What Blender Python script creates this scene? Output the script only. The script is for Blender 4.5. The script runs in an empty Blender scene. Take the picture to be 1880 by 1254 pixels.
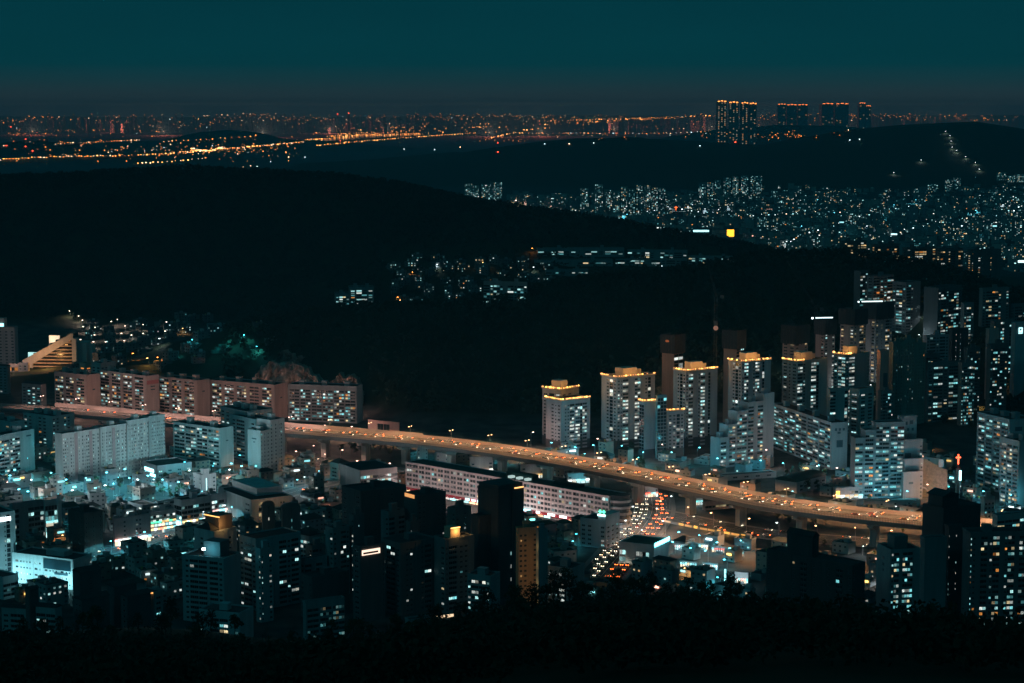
import bpy, math, random
import numpy as np
from mathutils import Vector

random.seed(7)
rng = np.random.default_rng(7)
sc = bpy.context.scene
COL = sc.collection

# ------------------------------------------------------------------ camera
FPX, CX, CY, HOR = 3656.0, 940.0, 627.0, 205.0
CAMZ = 270.0
PIT = math.atan((CY - HOR) / FPX)
CP, SP = math.cos(PIT), math.sin(PIT)
cam_d = bpy.data.cameras.new('camera')
cam_d.sensor_width = 36.0
cam_d.lens = 36.0 * FPX / 1880.0
cam_d.clip_start = 1.0
cam_d.clip_end = 120000.0
cam = bpy.data.objects.new('camera', cam_d)
cam.location = (0, 0, CAMZ)
cam.rotation_euler = (math.pi / 2 - PIT, 0, 0)
COL.objects.link(cam)
sc.camera = cam

# ------------------------------------------------------------------ world: night sky with town glow low down
w = bpy.data.worlds.new('World')
sc.world = w
w.use_nodes = True
nt = w.node_tree
nt.nodes.clear()
tc = nt.nodes.new('ShaderNodeTexCoord')
sx = nt.nodes.new('ShaderNodeSeparateXYZ')
nt.links.new(tc.outputs['Generated'], sx.inputs[0])
ramp = nt.nodes.new('ShaderNodeValToRGB')
cr = ramp.color_ramp
SKY = [(0.0, (.026, .036, .041)), (.008, (.022, .040, .048)), (.015, (.010, .042, .052)), (.024, (.0012, .043, .055)),
       (.055, (.0008, .038, .051)), (.16, (.0007, .036, .049)), (1.0, (.0006, .033, .046))]
cr.elements[0].position, cr.elements[0].color = SKY[0][0], (*SKY[0][1], 1)
cr.elements[1].position, cr.elements[1].color = SKY[-1][0], (*SKY[-1][1], 1)
for p_, c_ in SKY[1:-1]:
    e_ = cr.elements.new(p_)
    e_.color = (*c_, 1)
nt.links.new(sx.outputs['Z'], ramp.inputs[0])
mist = nt.nodes.new('ShaderNodeTexNoise')
mist.inputs['Scale'].default_value = 9.0
mist.inputs['Detail'].default_value = 5.0
mapn = nt.nodes.new('ShaderNodeMapping')
mapn.inputs['Scale'].default_value = (1, 1, 5)
nt.links.new(tc.outputs['Generated'], mapn.inputs[0])
nt.links.new(mapn.outputs[0], mist.inputs['Vector'])
mr = nt.nodes.new('ShaderNodeMapRange')
mr.inputs['To Min'].default_value = .90
mr.inputs['To Max'].default_value = 1.10
nt.links.new(mist.outputs[0], mr.inputs[0])
vm = nt.nodes.new('ShaderNodeVectorMath')
vm.operation = 'SCALE'
nt.links.new(ramp.outputs[0], vm.inputs[0])
nt.links.new(mr.outputs[0], vm.inputs['Scale'])
sky = nt.nodes.new('ShaderNodeTexSky')
sky.sky_type = 'NISHITA'
sky.sun_disc = False
sky.sun_elevation = math.radians(-8)
sky.sun_rotation = math.radians(-60)
bg1 = nt.nodes.new('ShaderNodeBackground')
bg2 = nt.nodes.new('ShaderNodeBackground')
bg2.inputs['Strength'].default_value = .02
addn = nt.nodes.new('ShaderNodeAddShader')
wo = nt.nodes.new('ShaderNodeOutputWorld')
nt.links.new(vm.outputs[0], bg1.inputs[0])
nt.links.new(sky.outputs[0], bg2.inputs[0])
nt.links.new(bg1.outputs[0], addn.inputs[0])
nt.links.new(bg2.outputs[0], addn.inputs[1])
nt.links.new(addn.outputs[0], wo.inputs[0])

# added dim sun lamp: unseen teal fill that brightens the left-hand faces
sd = bpy.data.lights.new('skyglow_fill', 'SUN')
sd.energy = .085
sd.color = (.12, .85, 1.0)
sd.angle = math.radians(6)
so = bpy.data.objects.new('skyglow_fill', sd)
so.rotation_euler = (math.radians(62), 0, math.radians(-38))
COL.objects.link(so)

vs = sc.view_settings
vs.view_transform = 'Standard'
vs.look = 'None'
vs.exposure = 0.0
vs.gamma = 1.0
vs.use_curve_mapping = False
cy = sc.cycles
cy.max_bounces = 5
cy.diffuse_bounces = 2
cy.glossy_bounces = 2
cy.transmission_bounces = 3
cy.transparent_max_bounces = 8
cy.volume_bounces = 0
cy.sample_clamp_direct = 6.0
cy.sample_clamp_indirect = 1.5
cy.use_denoising = True
cy.denoiser = 'OPENIMAGEDENOISE'
cy.use_adaptive_sampling = True
cy.adaptive_threshold = .02
cy.caustics_reflective = False
cy.caustics_refractive = False
cy.use_light_tree = True
cy.pixel_filter_type = 'BLACKMAN_HARRIS'

# ------------------------------------------------------------------ projection helpers
def ray(px, py):
    x, y = (px - CX) / FPX, -(py - CY) / FPX
    return np.array([x, CP + y * SP, -SP + y * CP])

def proj(p):
    X, Y, Z = p[0], p[1], p[2] - CAMZ
    d = Y * CP - Z * SP
    u = Y * SP + Z * CP
    return CX + FPX * X / d, CY - FPX * u / d

def at_z(px, py, z):
    r = ray(px, py)
    t = (z - CAMZ) / r[2]
    return Vector((r[0] * t, r[1] * t, z))

def at_d(px, py, d):
    r = ray(px, py)
    t = d / r[1]
    return Vector((r[0] * t, d, CAMZ + r[2] * t))

# ------------------------------------------------------------------ terrain
def ridge(pts, wf, wb, pw=1.0):
    out = []
    for q in pts:
        v = at_d(q[0], q[1], q[2])
        f_ = q[3] if len(q) > 3 else wf
        out.append((v.x, v.y, max(v.z, 0), f_, wb, pw))
    return np.array(out)

RIDGES = {
 'big': ridge([(-420, 372, 2900), (-100, 338, 3000), (0, 330, 3000), (180, 321, 3000), (350, 311, 3000), (430, 318, 3000), (600, 326, 2980),
               (700, 337, 2960), (800, 357, 2950), (850, 370, 2940), (940, 385, 2920), (1100, 409, 2900), (1250, 440, 2860), (1400, 468, 2820), (1560, 520, 2800)], 520, 700),
 'mid': ridge([(440, 668, 1930, 110), (480, 625, 1950, 130), (540, 600, 1970, 170), (640, 572, 1990, 260), (760, 568, 2000, 310), (900, 566, 2020, 350), (1000, 538, 2060, 430), (1100, 520, 2090, 500),
               (1300, 498, 2140, 560), (1440, 472, 2180, 680), (1560, 468, 2200, 760), (1640, 480, 2210, 800), (1720, 500, 2230, 840), (1820, 530, 2240, 860), (1960, 560, 2250, 860), (2150, 600, 2250, 860)], 400, 420),
 'far_mid': ridge([(380, 330, 8300), (480, 316, 8300), (560, 302, 8300), (700, 293, 8400), (850, 279, 8500), (940, 267, 8500), (1050, 254, 8500),
                   (1160, 252, 8500), (1260, 258, 8500), (1340, 264, 8400), (1440, 268, 8300)], 1450, 1500),
 'far_right': ridge([(1330, 276, 8000), (1450, 263, 8000), (1540, 245, 8100), (1640, 230, 8200), (1720, 226, 8200), (1790, 223, 8200), (1850, 232, 8200), (1960, 250, 8200), (2200, 262, 8200)], 1250, 1400),
 'far_left': ridge([(-200, 285, 11000), (-40, 268, 11000), (40, 257, 11000), (110, 259, 11000), (170, 270, 11000), (240, 290, 11000)], 900, 900),
 'far_knoll': ridge([(300, 258, 14500), (350, 243, 14500), (420, 237, 14500), (480, 244, 14500), (520, 256, 14500)], 1200, 1200),
 'far_knoll2': ridge([(1360, 236, 15000), (1430, 229, 15000), (1540, 231, 15000), (1640, 240, 15000)], 1200, 1200),
 'horizon': ridge([(-700, 214, 33000), (0, 212, 33000), (300, 215, 33000), (700, 214, 33000), (1000, 211, 33000), (1500, 213, 33000), (1900, 210, 33000), (2600, 213, 33000)], 4000, 3000),
}
SIL = [(-500, 1215), (-50, 1212), (0, 1210), (150, 1190), (300, 1197), (400, 1214), (500, 1222), (700, 1218), (800, 1190), (880, 1160), (1000, 1142), (1100, 1130),
       (1200, 1126), (1300, 1130), (1380, 1140), (1440, 1158), (1600, 1205), (1750, 1216), (1880, 1222), (2400, 1230)]
_sil = np.array([tuple(at_d(a, b, 600)) for a, b in SIL])

def vnoise(x, y, seed=0):
    return (np.sin(x * .0131 + seed) * np.cos(y * .0117 + seed * 1.7) + .6 * np.sin(x * .031 + y * .023 + seed * 2.1)
            + .35 * np.sin(x * .071 - y * .063 + seed) + .2 * np.cos(x * .13 + y * .151 + seed * 3)) / 2.15

def terrain(x, y):
    x = np.asarray(x, float)
    y = np.asarray(y, float)
    z = np.zeros_like(x)
    for key, R in RIDGES.items():
        best = np.full_like(x, 1e12)
        hz = np.zeros_like(x)
        wd = np.ones_like(x)
        for i in range(len(R) - 1):
            a, b = R[i], R[i + 1]
            dx, dy = b[0] - a[0], b[1] - a[1]
            t = np.clip(((x - a[0]) * dx + (y - a[1]) * dy) / (dx * dx + dy * dy), 0, 1)
            qx, qy = a[0] + t * dx, a[1] + t * dy
            d = np.hypot(x - qx, y - qy)
            m = d < best
            best = np.where(m, d, best)
            hz = np.where(m, a[2] + t * (b[2] - a[2]), hz)
            wf = a[3] + t * (b[3] - a[3])
            wd = np.where(m, np.where(y < qy, wf, a[4]), wd)
        s = np.clip(best / wd, 0, 1)
        g = (1 - s) ** 2 * (1 + 2 * s)
        h = hz * g
        h = h + vnoise(x, y, len(key)) * np.minimum(h, 60) * .06 * np.clip(best / 60, 0, 1)
        z = np.maximum(z, h)
    # viewpoint hill
    zr = np.interp(x, _sil[:, 0], _sil[:, 2])
    zc = 257.0
    near = zc + (zr - zc) * np.clip(y, 0, 600) / 600.0 + vnoise(x * 3, y * 3, 4) * 2.0 * np.clip((y - 150) / 200, 0, 1) * np.clip((600 - y) / 80, 0, 1)
    s = np.clip((y - 600) / 340.0, 0, 1)
    f = np.where(y <= 600, near, zr * (1 - s) ** 2 * (1 + 2 * s))
    f = np.where(y < 0, zc + np.clip(y, -400, 0) * .2, f)
    f = f * np.clip(1.6 - np.abs(x) / 900.0, 0, 1)
    z = np.maximum(z, f)
    return z

def graded(lo, a, b, hi, step, grow):
    core = list(np.arange(a, b + .1, step))
    out, x, s = [], a, step
    while x > lo:
        s *= grow
        x -= s
        out.append(max(x, lo))
    left = out[::-1]
    out, x, s = [], core[-1], step
    while x < hi:
        s *= grow
        x += s
        out.append(min(x, hi))
    return np.array(left + core + out)

gx = graded(-26000, -1150, 1150, 26000, 18.0, 1.06)
gy = graded(-1500, -100, 3400, 38000, 18.0, 1.035)
GXX, GYY = np.meshgrid(gx, gy)
GZZ = terrain(GXX, GYY)

def tgrid(x, y):
    """height of the ground sheet, read from its own grid"""
    x, y = np.asarray(x, float), np.asarray(y, float)
    i = np.clip(np.searchsorted(gx, x) - 1, 0, len(gx) - 2)
    j = np.clip(np.searchsorted(gy, y) - 1, 0, len(gy) - 2)
    u = np.clip((x - gx[i]) / (gx[i + 1] - gx[i]), 0, 1)
    v = np.clip((y - gy[j]) / (gy[j + 1] - gy[j]), 0, 1)
    return (GZZ[j, i] * (1 - u) + GZZ[j, i + 1] * u) * (1 - v) + (GZZ[j + 1, i] * (1 - u) + GZZ[j + 1, i + 1] * u) * v

def gz(x, y):
    return float(tgrid(np.array([x]), np.array([y]))[0])

_dnear = np.arange(800.0, 4000, 6.0)
_dfar = np.arange(4000, 30000, 40.0)
def G(px, py, dmin=800.0, dmax=30000.0):
    r = ray(px, py)
    d = np.concatenate([_dnear, _dfar])
    d = d[d >= dmin]
    t = d / r[1]
    zz = CAMZ + r[2] * t
    hit = np.nonzero(tgrid(r[0] * t, d) >= zz)[0]
    if len(hit) == 0:
        return at_d(px, py, dmax)
    k = hit[0]
    v = at_d(px, py, d[k])
    v.z = gz(v.x, v.y)
    return v

def GD(px, d):
    """ground point in picture column px at distance d"""
    z = 0.0
    for _ in range(4):
        x = (px - CX) / FPX * (d * CP + (CAMZ - z) * SP)
        z = gz(x, d)
    return Vector((x, d, z))

# ------------------------------------------------------------------ materials
MATS = {}
def mat(name, base=(.5, .5, .5), rough=.8, emit=None, estr=0.0, metal=0.0, noise=.0, nscale=.4, streak=False, spec=.3, sample=None):
    if name in MATS:
        return MATS[name]
    m = bpy.data.materials.new(name)
    m.use_nodes = True
    n = m.node_tree
    b = n.nodes['Principled BSDF']
    b.inputs['Base Color'].default_value = (*base, 1)
    b.inputs['Roughness'].default_value = rough
    b.inputs['Metallic'].default_value = metal
    b.inputs['Specular IOR Level'].default_value = spec
    if emit:
        b.inputs['Emission Color'].default_value = (*emit, 1)
        b.inputs['Emission Strength'].default_value = estr
        if sample is False:
            m.cycles.emission_sampling = 'NONE'
    if noise:
        t = n.nodes.new('ShaderNodeTexCoord')
        mp = n.nodes.new('ShaderNodeMapping')
        if streak:
            mp.inputs['Scale'].default_value = (1, 1, .12)
        nz = n.nodes.new('ShaderNodeTexNoise')
        nz.inputs['Scale'].default_value = nscale
        nz.inputs['Detail'].default_value = 6
        nz.inputs['Roughness'].default_value = .65
        r = n.nodes.new('ShaderNodeMapRange')
        r.inputs['From Min'].default_value = .3
        r.inputs['From Max'].default_value = .7
        r.inputs['To Min'].default_value = 1 - noise
        r.inputs['To Max'].default_value = 1 + noise * .5
        v = n.nodes.new('ShaderNodeVectorMath')
        v.operation = 'SCALE'
        v.inputs[0].default_value = base
        n.links.new(t.outputs['Object'], mp.inputs[0])
        n.links.new(mp.outputs[0], nz.inputs['Vector'])
        n.links.new(nz.outputs[0], r.inputs[0])
        n.links.new(r.outputs[0], v.inputs['Scale'])
        n.links.new(v.outputs[0], b.inputs['Base Color'])
        bp = n.nodes.new('ShaderNodeBump')
        bp.inputs['Strength'].default_value = .3
        n.links.new(nz.outputs[0], bp.inputs['Height'])
        n.links.new(bp.outputs[0], b.inputs['Normal'])
    MATS[name] = m
    return m

def lit_mat(name, stops, lo, hi, grain=.55):
    """light behind a window: every pane differs by its own random number"""
    m = bpy.data.materials.new(name)
    m.use_nodes = True
    n = m.node_tree
    b = n.nodes['Principled BSDF']
    b.inputs['Base Color'].default_value = (.03, .035, .04, 1)
    b.inputs['Roughness'].default_value = .15
    oi = n.nodes.new('ShaderNodeObjectInfo')
    rp = n.nodes.new('ShaderNodeValToRGB')
    rp.color_ramp.interpolation = 'CONSTANT'
    e = rp.color_ramp.elements
    e[0].position, e[0].color = stops[0][0], (*stops[0][1], 1)
    e[1].position, e[1].color = stops[1][0], (*stops[1][1], 1)
    for p_, c_ in stops[2:]:
        x = e.new(p_)
        x.color = (*c_, 1)
    n.links.new(oi.outputs['Random'], rp.inputs[0])
    m1 = n.nodes.new('ShaderNodeMath')
    m1.operation = 'MULTIPLY'
    m1.inputs[1].default_value = 37.77
    m2 = n.nodes.new('ShaderNodeMath')
    m2.operation = 'FRACT'
    n.links.new(oi.outputs['Random'], m1.inputs[0])
    n.links.new(m1.outputs[0], m2.inputs[0])
    pw = n.nodes.new('ShaderNodeMath')
    pw.operation = 'POWER'
    pw.inputs[1].default_value = 1.7
    n.links.new(m2.outputs[0], pw.inputs[0])
    mrg = n.nodes.new('ShaderNodeMapRange')
    mrg.inputs['To Min'].default_value = lo
    mrg.inputs['To Max'].default_value = hi
    n.links.new(pw.outputs[0], mrg.inputs[0])
    t = n.nodes.new('ShaderNodeTexCoord')
    ad = n.nodes.new('ShaderNodeVectorMath')
    ad.operation = 'ADD'
    cb = n.nodes.new('ShaderNodeCombineXYZ')
    mm = n.nodes.new('ShaderNodeMath')
    mm.operation = 'MULTIPLY'
    mm.inputs[1].default_value = 91.0
    n.links.new(oi.outputs['Random'], mm.inputs[0])
    n.links.new(mm.outputs[0], cb.inputs[0])
    n.links.new(t.outputs['Object'], ad.inputs[0])
    n.links.new(cb.outputs[0], ad.inputs[1])
    nz = n.nodes.new('ShaderNodeTexNoise')
    nz.inputs['Scale'].default_value = 2.6
    nz.inputs['Detail'].default_value = 3
    n.links.new(ad.outputs[0], nz.inputs['Vector'])
    r2 = n.nodes.new('ShaderNodeMapRange')
    r2.inputs['From Min'].default_value = .3
    r2.inputs['From Max'].default_value = .7
    r2.inputs['To Min'].default_value = 1 - grain
    r2.inputs['To Max'].default_value = 1 + grain
    n.links.new(nz.outputs[0], r2.inputs[0])
    ml = n.nodes.new('ShaderNodeMath')
    ml.operation = 'MULTIPLY'
    n.links.new(mrg.outputs[0], ml.inputs[0])
    n.links.new(r2.outputs[0], ml.inputs[1])
    n.links.new(rp.outputs[0], b.inputs['Emission Color'])
    n.links.new(ml.outputs[0], b.inputs['Emission Strength'])
    m.cycles.emission_sampling = 'NONE'
    return m

CY1, CY2, WH, WM, OR, RD = (.28, .95, 1.0), (.5, 1.0, .98), (.9, 1.0, .93), (1.0, .78, .42), (1.0, .36, .07), (1.0, .1, .03)
LIT = {
 'cool': lit_mat('window_light_cool', [(0, CY1), (.28, CY2), (.62, WH), (.86, WM), (.96, OR)], .10, 1.15),
 'mixed': lit_mat('window_light_mixed', [(0, CY2), (.22, WH), (.62, WM), (.84, OR), (.95, CY1)], .10, 1.1),
 'white': lit_mat('window_light_white', [(0, WH), (.5, CY2), (.8, (.95, .95, .8))], .18, 1.35),
 'warm': lit_mat('window_light_warm', [(0, WM), (.55, (1, .6, .25)), (.75, WH), (.9, OR)], .15, 1.1),
 'orange': lit_mat('window_light_orange', [(0, OR), (.5, (1, .5, .15)), (.8, WM)], .25, 1.3),
 'dim': lit_mat('window_light_dim', [(0, CY1), (.5, CY2), (.8, WM)], .01, .30),
}
M_DARK = mat('window_glass_dark', (.012, .016, .02), .12, spec=.5)
M_FRAME = mat('window_frame_grey', (.22, .24, .25), .5)
M_ROOF = mat('roof_felt', (.045, .05, .052), .9, noise=.35, nscale=.3)
M_ROOFG = mat('roof_green_paint', (.03, .07, .06), .85, noise=.4, nscale=.25)
M_CONC = mat('concrete', (.34, .33, .32), .85, noise=.25, nscale=.25, streak=True)
M_BLACK = mat('dark_metal', (.03, .03, .035), .6)
M_STEEL = mat('pole_steel', (.35, .36, .37), .45, metal=.6)

def wallmat(c, tag=''):
    k = 'painted_wall_%02d_%02d_%02d' % tuple(int(v * 99) for v in c)
    return mat(k, c, .85, noise=.22, nscale=.22, streak=True)

def glow(col, s, sample=False):
    k = 'lamp_glow_%03d_%03d_%03d_%s' % (int(col[0] * 100), int(col[1] * 100), int(col[2] * 100), str(round(s, 2)).replace('.', '_'))
    return mat(k, (.6, .6, .6), .5, emit=col, estr=s, sample=sample)

# ------------------------------------------------------------------ mesh builder
class MB:
    def __init__(s):
        s.v, s.f, s.m = [], [], []
    def box(s, x0, x1, y0, y1, z0, z1, mi=0):
        o = len(s.v)
        s.v += [(x0, y0, z0), (x1, y0, z0), (x1, y1, z0), (x0, y1, z0), (x0, y0, z1), (x1, y0, z1), (x1, y1, z1), (x0, y1, z1)]
        s.f += [(o, o + 3, o + 2, o + 1), (o + 4, o + 5, o + 6, o + 7), (o, o + 1, o + 5, o + 4), (o + 1, o + 2, o + 6, o + 5), (o + 2, o + 3, o + 7, o + 6), (o + 3, o, o + 4, o + 7)]
        s.m += [mi] * 6
        return s
    def quad(s, a, b, c, d, mi=0):
        o = len(s.v)
        s.v += [tuple(a), tuple(b), tuple(c), tuple(d)]
        s.f.append((o, o + 1, o + 2, o + 3))
        s.m.append(mi)
        return s
    def prism(s, pts, z0, z1, mi=0):
        o, n = len(s.v), len(pts)
        s.v += [(p[0], p[1], z0) for p in pts] + [(p[0], p[1], z1) for p in pts]
        s.f += [tuple(range(o + n - 1, o - 1, -1)), tuple(range(o + n, o + 2 * n))]
        s.f += [(o + i, o + (i + 1) % n, o + n + (i + 1) % n, o + n + i) for i in range(n)]
        s.m += [mi] * (n + 2)
        return s
    def tube(s, a, b, r0, r1=None, n=6, mi=0):
        r1 = r0 if r1 is None else r1
        a, b = Vector(a), Vector(b)
        d = (b - a).normalized()
        u = d.orthogonal().normalized()
        v = d.cross(u)
        o = len(s.v)
        for P, r in ((a, r0), (b, r1)):
            for i in range(n):
                t = 2 * math.pi * i / n
                s.v.append(tuple(P + (u * math.cos(t) + v * math.sin(t)) * r))
        s.f += [(o + i, o + (i + 1) % n, o + n + (i + 1) % n, o + n + i) for i in range(n)]
        s.f += [tuple(range(o + n - 1, o - 1, -1)), tuple(range(o + n, o + 2 * n))]
        s.m += [mi] * (n + 2)
        return s
    def mesh(s, name, mats):
        me = bpy.data.meshes.new(name)
        me.from_pydata(s.v, [], s.f)
        for m in mats:
            me.materials.append(m)
        if len(mats) > 1:
            me.polygons.foreach_set('material_index', s.m)
        me.update()
        return me
    def build(s, name, mats, parent=None):
        if not isinstance(mats, (list, tuple)):
            mats = [mats]
        return link(name, s.mesh(name, mats), parent)

def link(name, data, parent=None):
    o = bpy.data.objects.new(name, data)
    COL.objects.link(o)
    if parent is not None:
        o.parent = parent
    return o

def tag(o, label=None, cat=None, group=None, kind=None):
    if label: o['label'] = label
    if cat: o['category'] = cat
    if group: o['group'] = group
    if kind: o['kind'] = kind
    return o

def thing(name, label, cat, loc, rz=0.0, group=None):
    o = link(name, None)
    o.empty_display_size = .5
    o.location = loc
    o.rotation_euler = (0, 0, rz)
    return tag(o, label, cat, group)

def copy_tree(o, parent=None):
    c = o.copy()
    COL.objects.link(c)
    c.parent = parent
    for ch in list(o.children):
        if ch.users_collection:
            copy_tree(ch, c)
    return c

def np_mesh(name, V, Fq, mats, mi=None):
    me = bpy.data.meshes.new(name)
    V = np.asarray(V, np.float32)
    Fq = np.asarray(Fq, np.int32)
    k = Fq.shape[1]
    me.vertices.add(len(V))
    me.vertices.foreach_set('co', V.ravel())
    me.loops.add(Fq.size)
    me.loops.foreach_set('vertex_index', Fq.ravel())
    me.polygons.add(len(Fq))
    me.polygons.foreach_set('loop_start', np.arange(0, Fq.size, k, dtype=np.int32))
    me.polygons.foreach_set('loop_total', np.full(len(Fq), k, np.int32))
    for m in mats:
        me.materials.append(m)
    if mi is not None:
        me.polygons.foreach_set('material_index', np.asarray(mi, np.int32))
    me.update(calc_edges=True)
    return me

# ------------------------------------------------------------------ lights
LIGHTS = {}
def light_data(col, power, rad=.4, cut=False):
    k = (tuple(round(c, 2) for c in col), round(power), rad, cut)
    if k not in LIGHTS:
        l = bpy.data.lights.new('lamp_light', 'SPOT' if cut else 'POINT')
        if cut:                      # full cut-off lantern: shines down only
            l.spot_size = math.radians(158)
            l.spot_blend = .25
        l.color = col
        l.energy = power * 1.6
        l.shadow_soft_size = rad
        LIGHTS[k] = l
    return LIGHTS[k]

def add_light(parent, pos, col, power, rad=.4, cut=False):
    o = link('lamp_light', light_data(col, power, rad, cut), parent)
    o.location = pos
    return o

LC = {'cyan': (.13, .80, 1.0), 'teal': (.06, .72, .85), 'white': (.80, .96, 1.0), 'cream': (1.0, .80, .62), 'pink': (1.0, .55, .43), 'amber': (1.0, .50, .16), 'sodium': (1.0, .49, .22), 'orange': (1.0, .30, .05), 'red': (1, .08, .03)}
LAMPM = {}
def street_lamp(loc, col, power, h=8.0, label='', group=None, rz=0.0, head=1.0, gs=14.0, double=False, cut=True):
    root = thing('street_lamp', label, 'street lamp', loc, rz, group)
    k = (h, double)
    if k not in LAMPM:
        p = MB().tube((0, 0, -1), (0, 0, h), .13, .08)
        LAMPM[k] = p.mesh('pole', [M_STEEL])
        a = MB()
        if double:
            a.tube((-1.9, 0, h + .25), (0, 0, h - .1), .06).tube((0, 0, h - .1), (1.9, 0, h + .25), .06)
        else:
            a.tube((0, 0, h - .1), (1.7, 0, h + .2), .06)
        LAMPM[k, 'arm'] = a.mesh('arm', [M_STEEL])
    link('pole', LAMPM[k], root)
    arm_ = link('arm', LAMPM[k, 'arm'], root)
    hk = ('head', col, gs, head)
    if hk not in LAMPM:
        hb = MB().box(-.55 * head, .55 * head, -.3 * head, .3 * head, -.2 * head, .12 * head)
        LAMPM[hk] = hb.mesh('lamp_head', [glow(LC[col], gs)])
    for sx_ in ((-1, 1) if double else (1,)):
        o = link('lamp_head', LAMPM[hk], arm_)
        o.location = (1.8 * sx_, 0, h + .2)
        if power:
            add_light(root, (1.8 * sx_, 0, h - .9 - .3 * head), LC[col], power / (2 if double else 1), .5, cut)
    return root
# ------------------------------------------------------------------ buildings
WINM = {}
def win_mesh(state, style):
    k = (state, style)
    if k not in WINM:
        m = MB()
        m.quad((-.5, .03, 0), (.5, .03, 0), (.5, .03, 1), (-.5, .03, 1), 0)
        fx, fz = {'s': (.07, .07), 'b': (.035, .06), 'g': (.03, .04), 'n': (.12, .05)}[style]
        m.box(-.5, -.5 + fx, -.06, .02, 0, 1, 1).box(.5 - fx, .5, -.06, .02, 0, 1, 1)
        m.box(-.5 + fx, .5 - fx, -.06, .02, 0, fz, 1).box(-.5 + fx, .5 - fx, -.06, .02, 1 - fz, 1, 1)
        if style in 'sb':
            m.box(-fx / 2, fx / 2, -.05, .02, fz, 1 - fz, 1)
        WINM[k] = m.mesh('window', [M_DARK if state == 'dark' else LIT[state], M_FRAME])
    return WINM[k]

PANES = [glow(CY1, .30), glow(CY2, .55), glow(CY2, .95), glow(WH, .45), glow(WH, .9), glow(WM, .5), glow(WM, .85), glow(OR, .7), glow(CY1, .12), glow((.6, .9, .85), .22)]
PAL_W = {'cool': [3, 4, 3, 3, 2, 1, 1, .4, 5, 5], 'mixed': [2, 3, 2, 3, 2, 3, 2, 1.3, 3, 3], 'white': [1, 3, 3, 4, 4, 1, 1, .2, 1, 2], 'warm': [.3, .5, .5, 2, 2, 5, 4, 1.5, .5, 1],
         'orange': [0, 0, 0, 0, 0, 2, 2, 5, 0, 0], 'dim': [2, 1, 0, 1, 0, 1, 0, .2, 8, 6]}
WEIGHT = {'w': .45, 'W': 1.3, 's': 1.15, 'b': 2.0, 'n': .7, 'd': .7, 'g': 1.0, 'X': 3.0}
class Foot:
    def __init__(s):
        s.a, s.n = np.zeros((40000, 3)), 0
    def append(s, t):
        s.a[s.n] = t
        s.n += 1
    def arr(s):
        return s.a[:s.n]
FOOT = Foot()      # (x, y, r) circles already built on
def reg_foot(C, th, wR, wL):
    c, s = math.cos(th), math.sin(th)
    n1, n2 = max(1, int(wR / 8)), max(1, int(wL / 8))
    for i in range(n1 + 1):
        for j in range(n2 + 1):
            u, v = wR * i / n1, wL * j / n2
            FOOT.append((C.x + c * u - s * v, C.y + s * u + c * v, 5.0))

OCC = []
def in_view(pts):
    """is any of these points clear of the big buildings and the near hill, seen from the camera"""
    A = np.array(OCC)
    c, s = np.cos(A[:, 3]), np.sin(A[:, 3])
    for p in pts:
        d = np.array([p[0], p[1], p[2] - CAMZ])
        tt = np.linspace(.3, .98, 40)
        if np.any(tgrid(d[0] * tt, d[1] * tt) > CAMZ + d[2] * tt):
            continue
        ox, oy, oz = -A[:, 0], -A[:, 1], CAMZ - A[:, 2]
        lo, hi = np.zeros(len(A)), np.full(len(A), .992)
        for (o_, d_, e_) in ((ox * c + oy * s, d[0] * c + d[1] * s, A[:, 4]), (-ox * s + oy * c, -d[0] * s + d[1] * c, A[:, 5]), (oz, np.full(len(A), d[2]), A[:, 6])):
            with np.errstate(divide='ignore', invalid='ignore'):
                t0, t1 = -o_ / d_, (e_ - o_) / d_
            lo, hi = np.maximum(lo, np.minimum(t0, t1)), np.minimum(hi, np.maximum(t0, t1))
        if not np.any(lo < hi):
            return True
    return False

def solve_w(C, dirx, diry, ztop, px):
    lo, hi = 0.5, 240.0
    f = lambda q: proj((C.x + dirx * q, C.y + diry * q, ztop))[0]
    s = 1 if f(5) > f(0) else -1
    for _ in range(40):
        m = (lo + hi) / 2
        if (f(m) - px) * s < 0:
            lo = m
        else:
            hi = m
    return (lo + hi) / 2

def solve_h(x, y, ytop):
    lo, hi = -50.0, 420.0
    for _ in range(40):
        m = (lo + hi) / 2
        if proj((x, y, m))[1] > ytop:
            lo = m
        else:
            hi = m
    return (lo + hi) / 2

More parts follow.
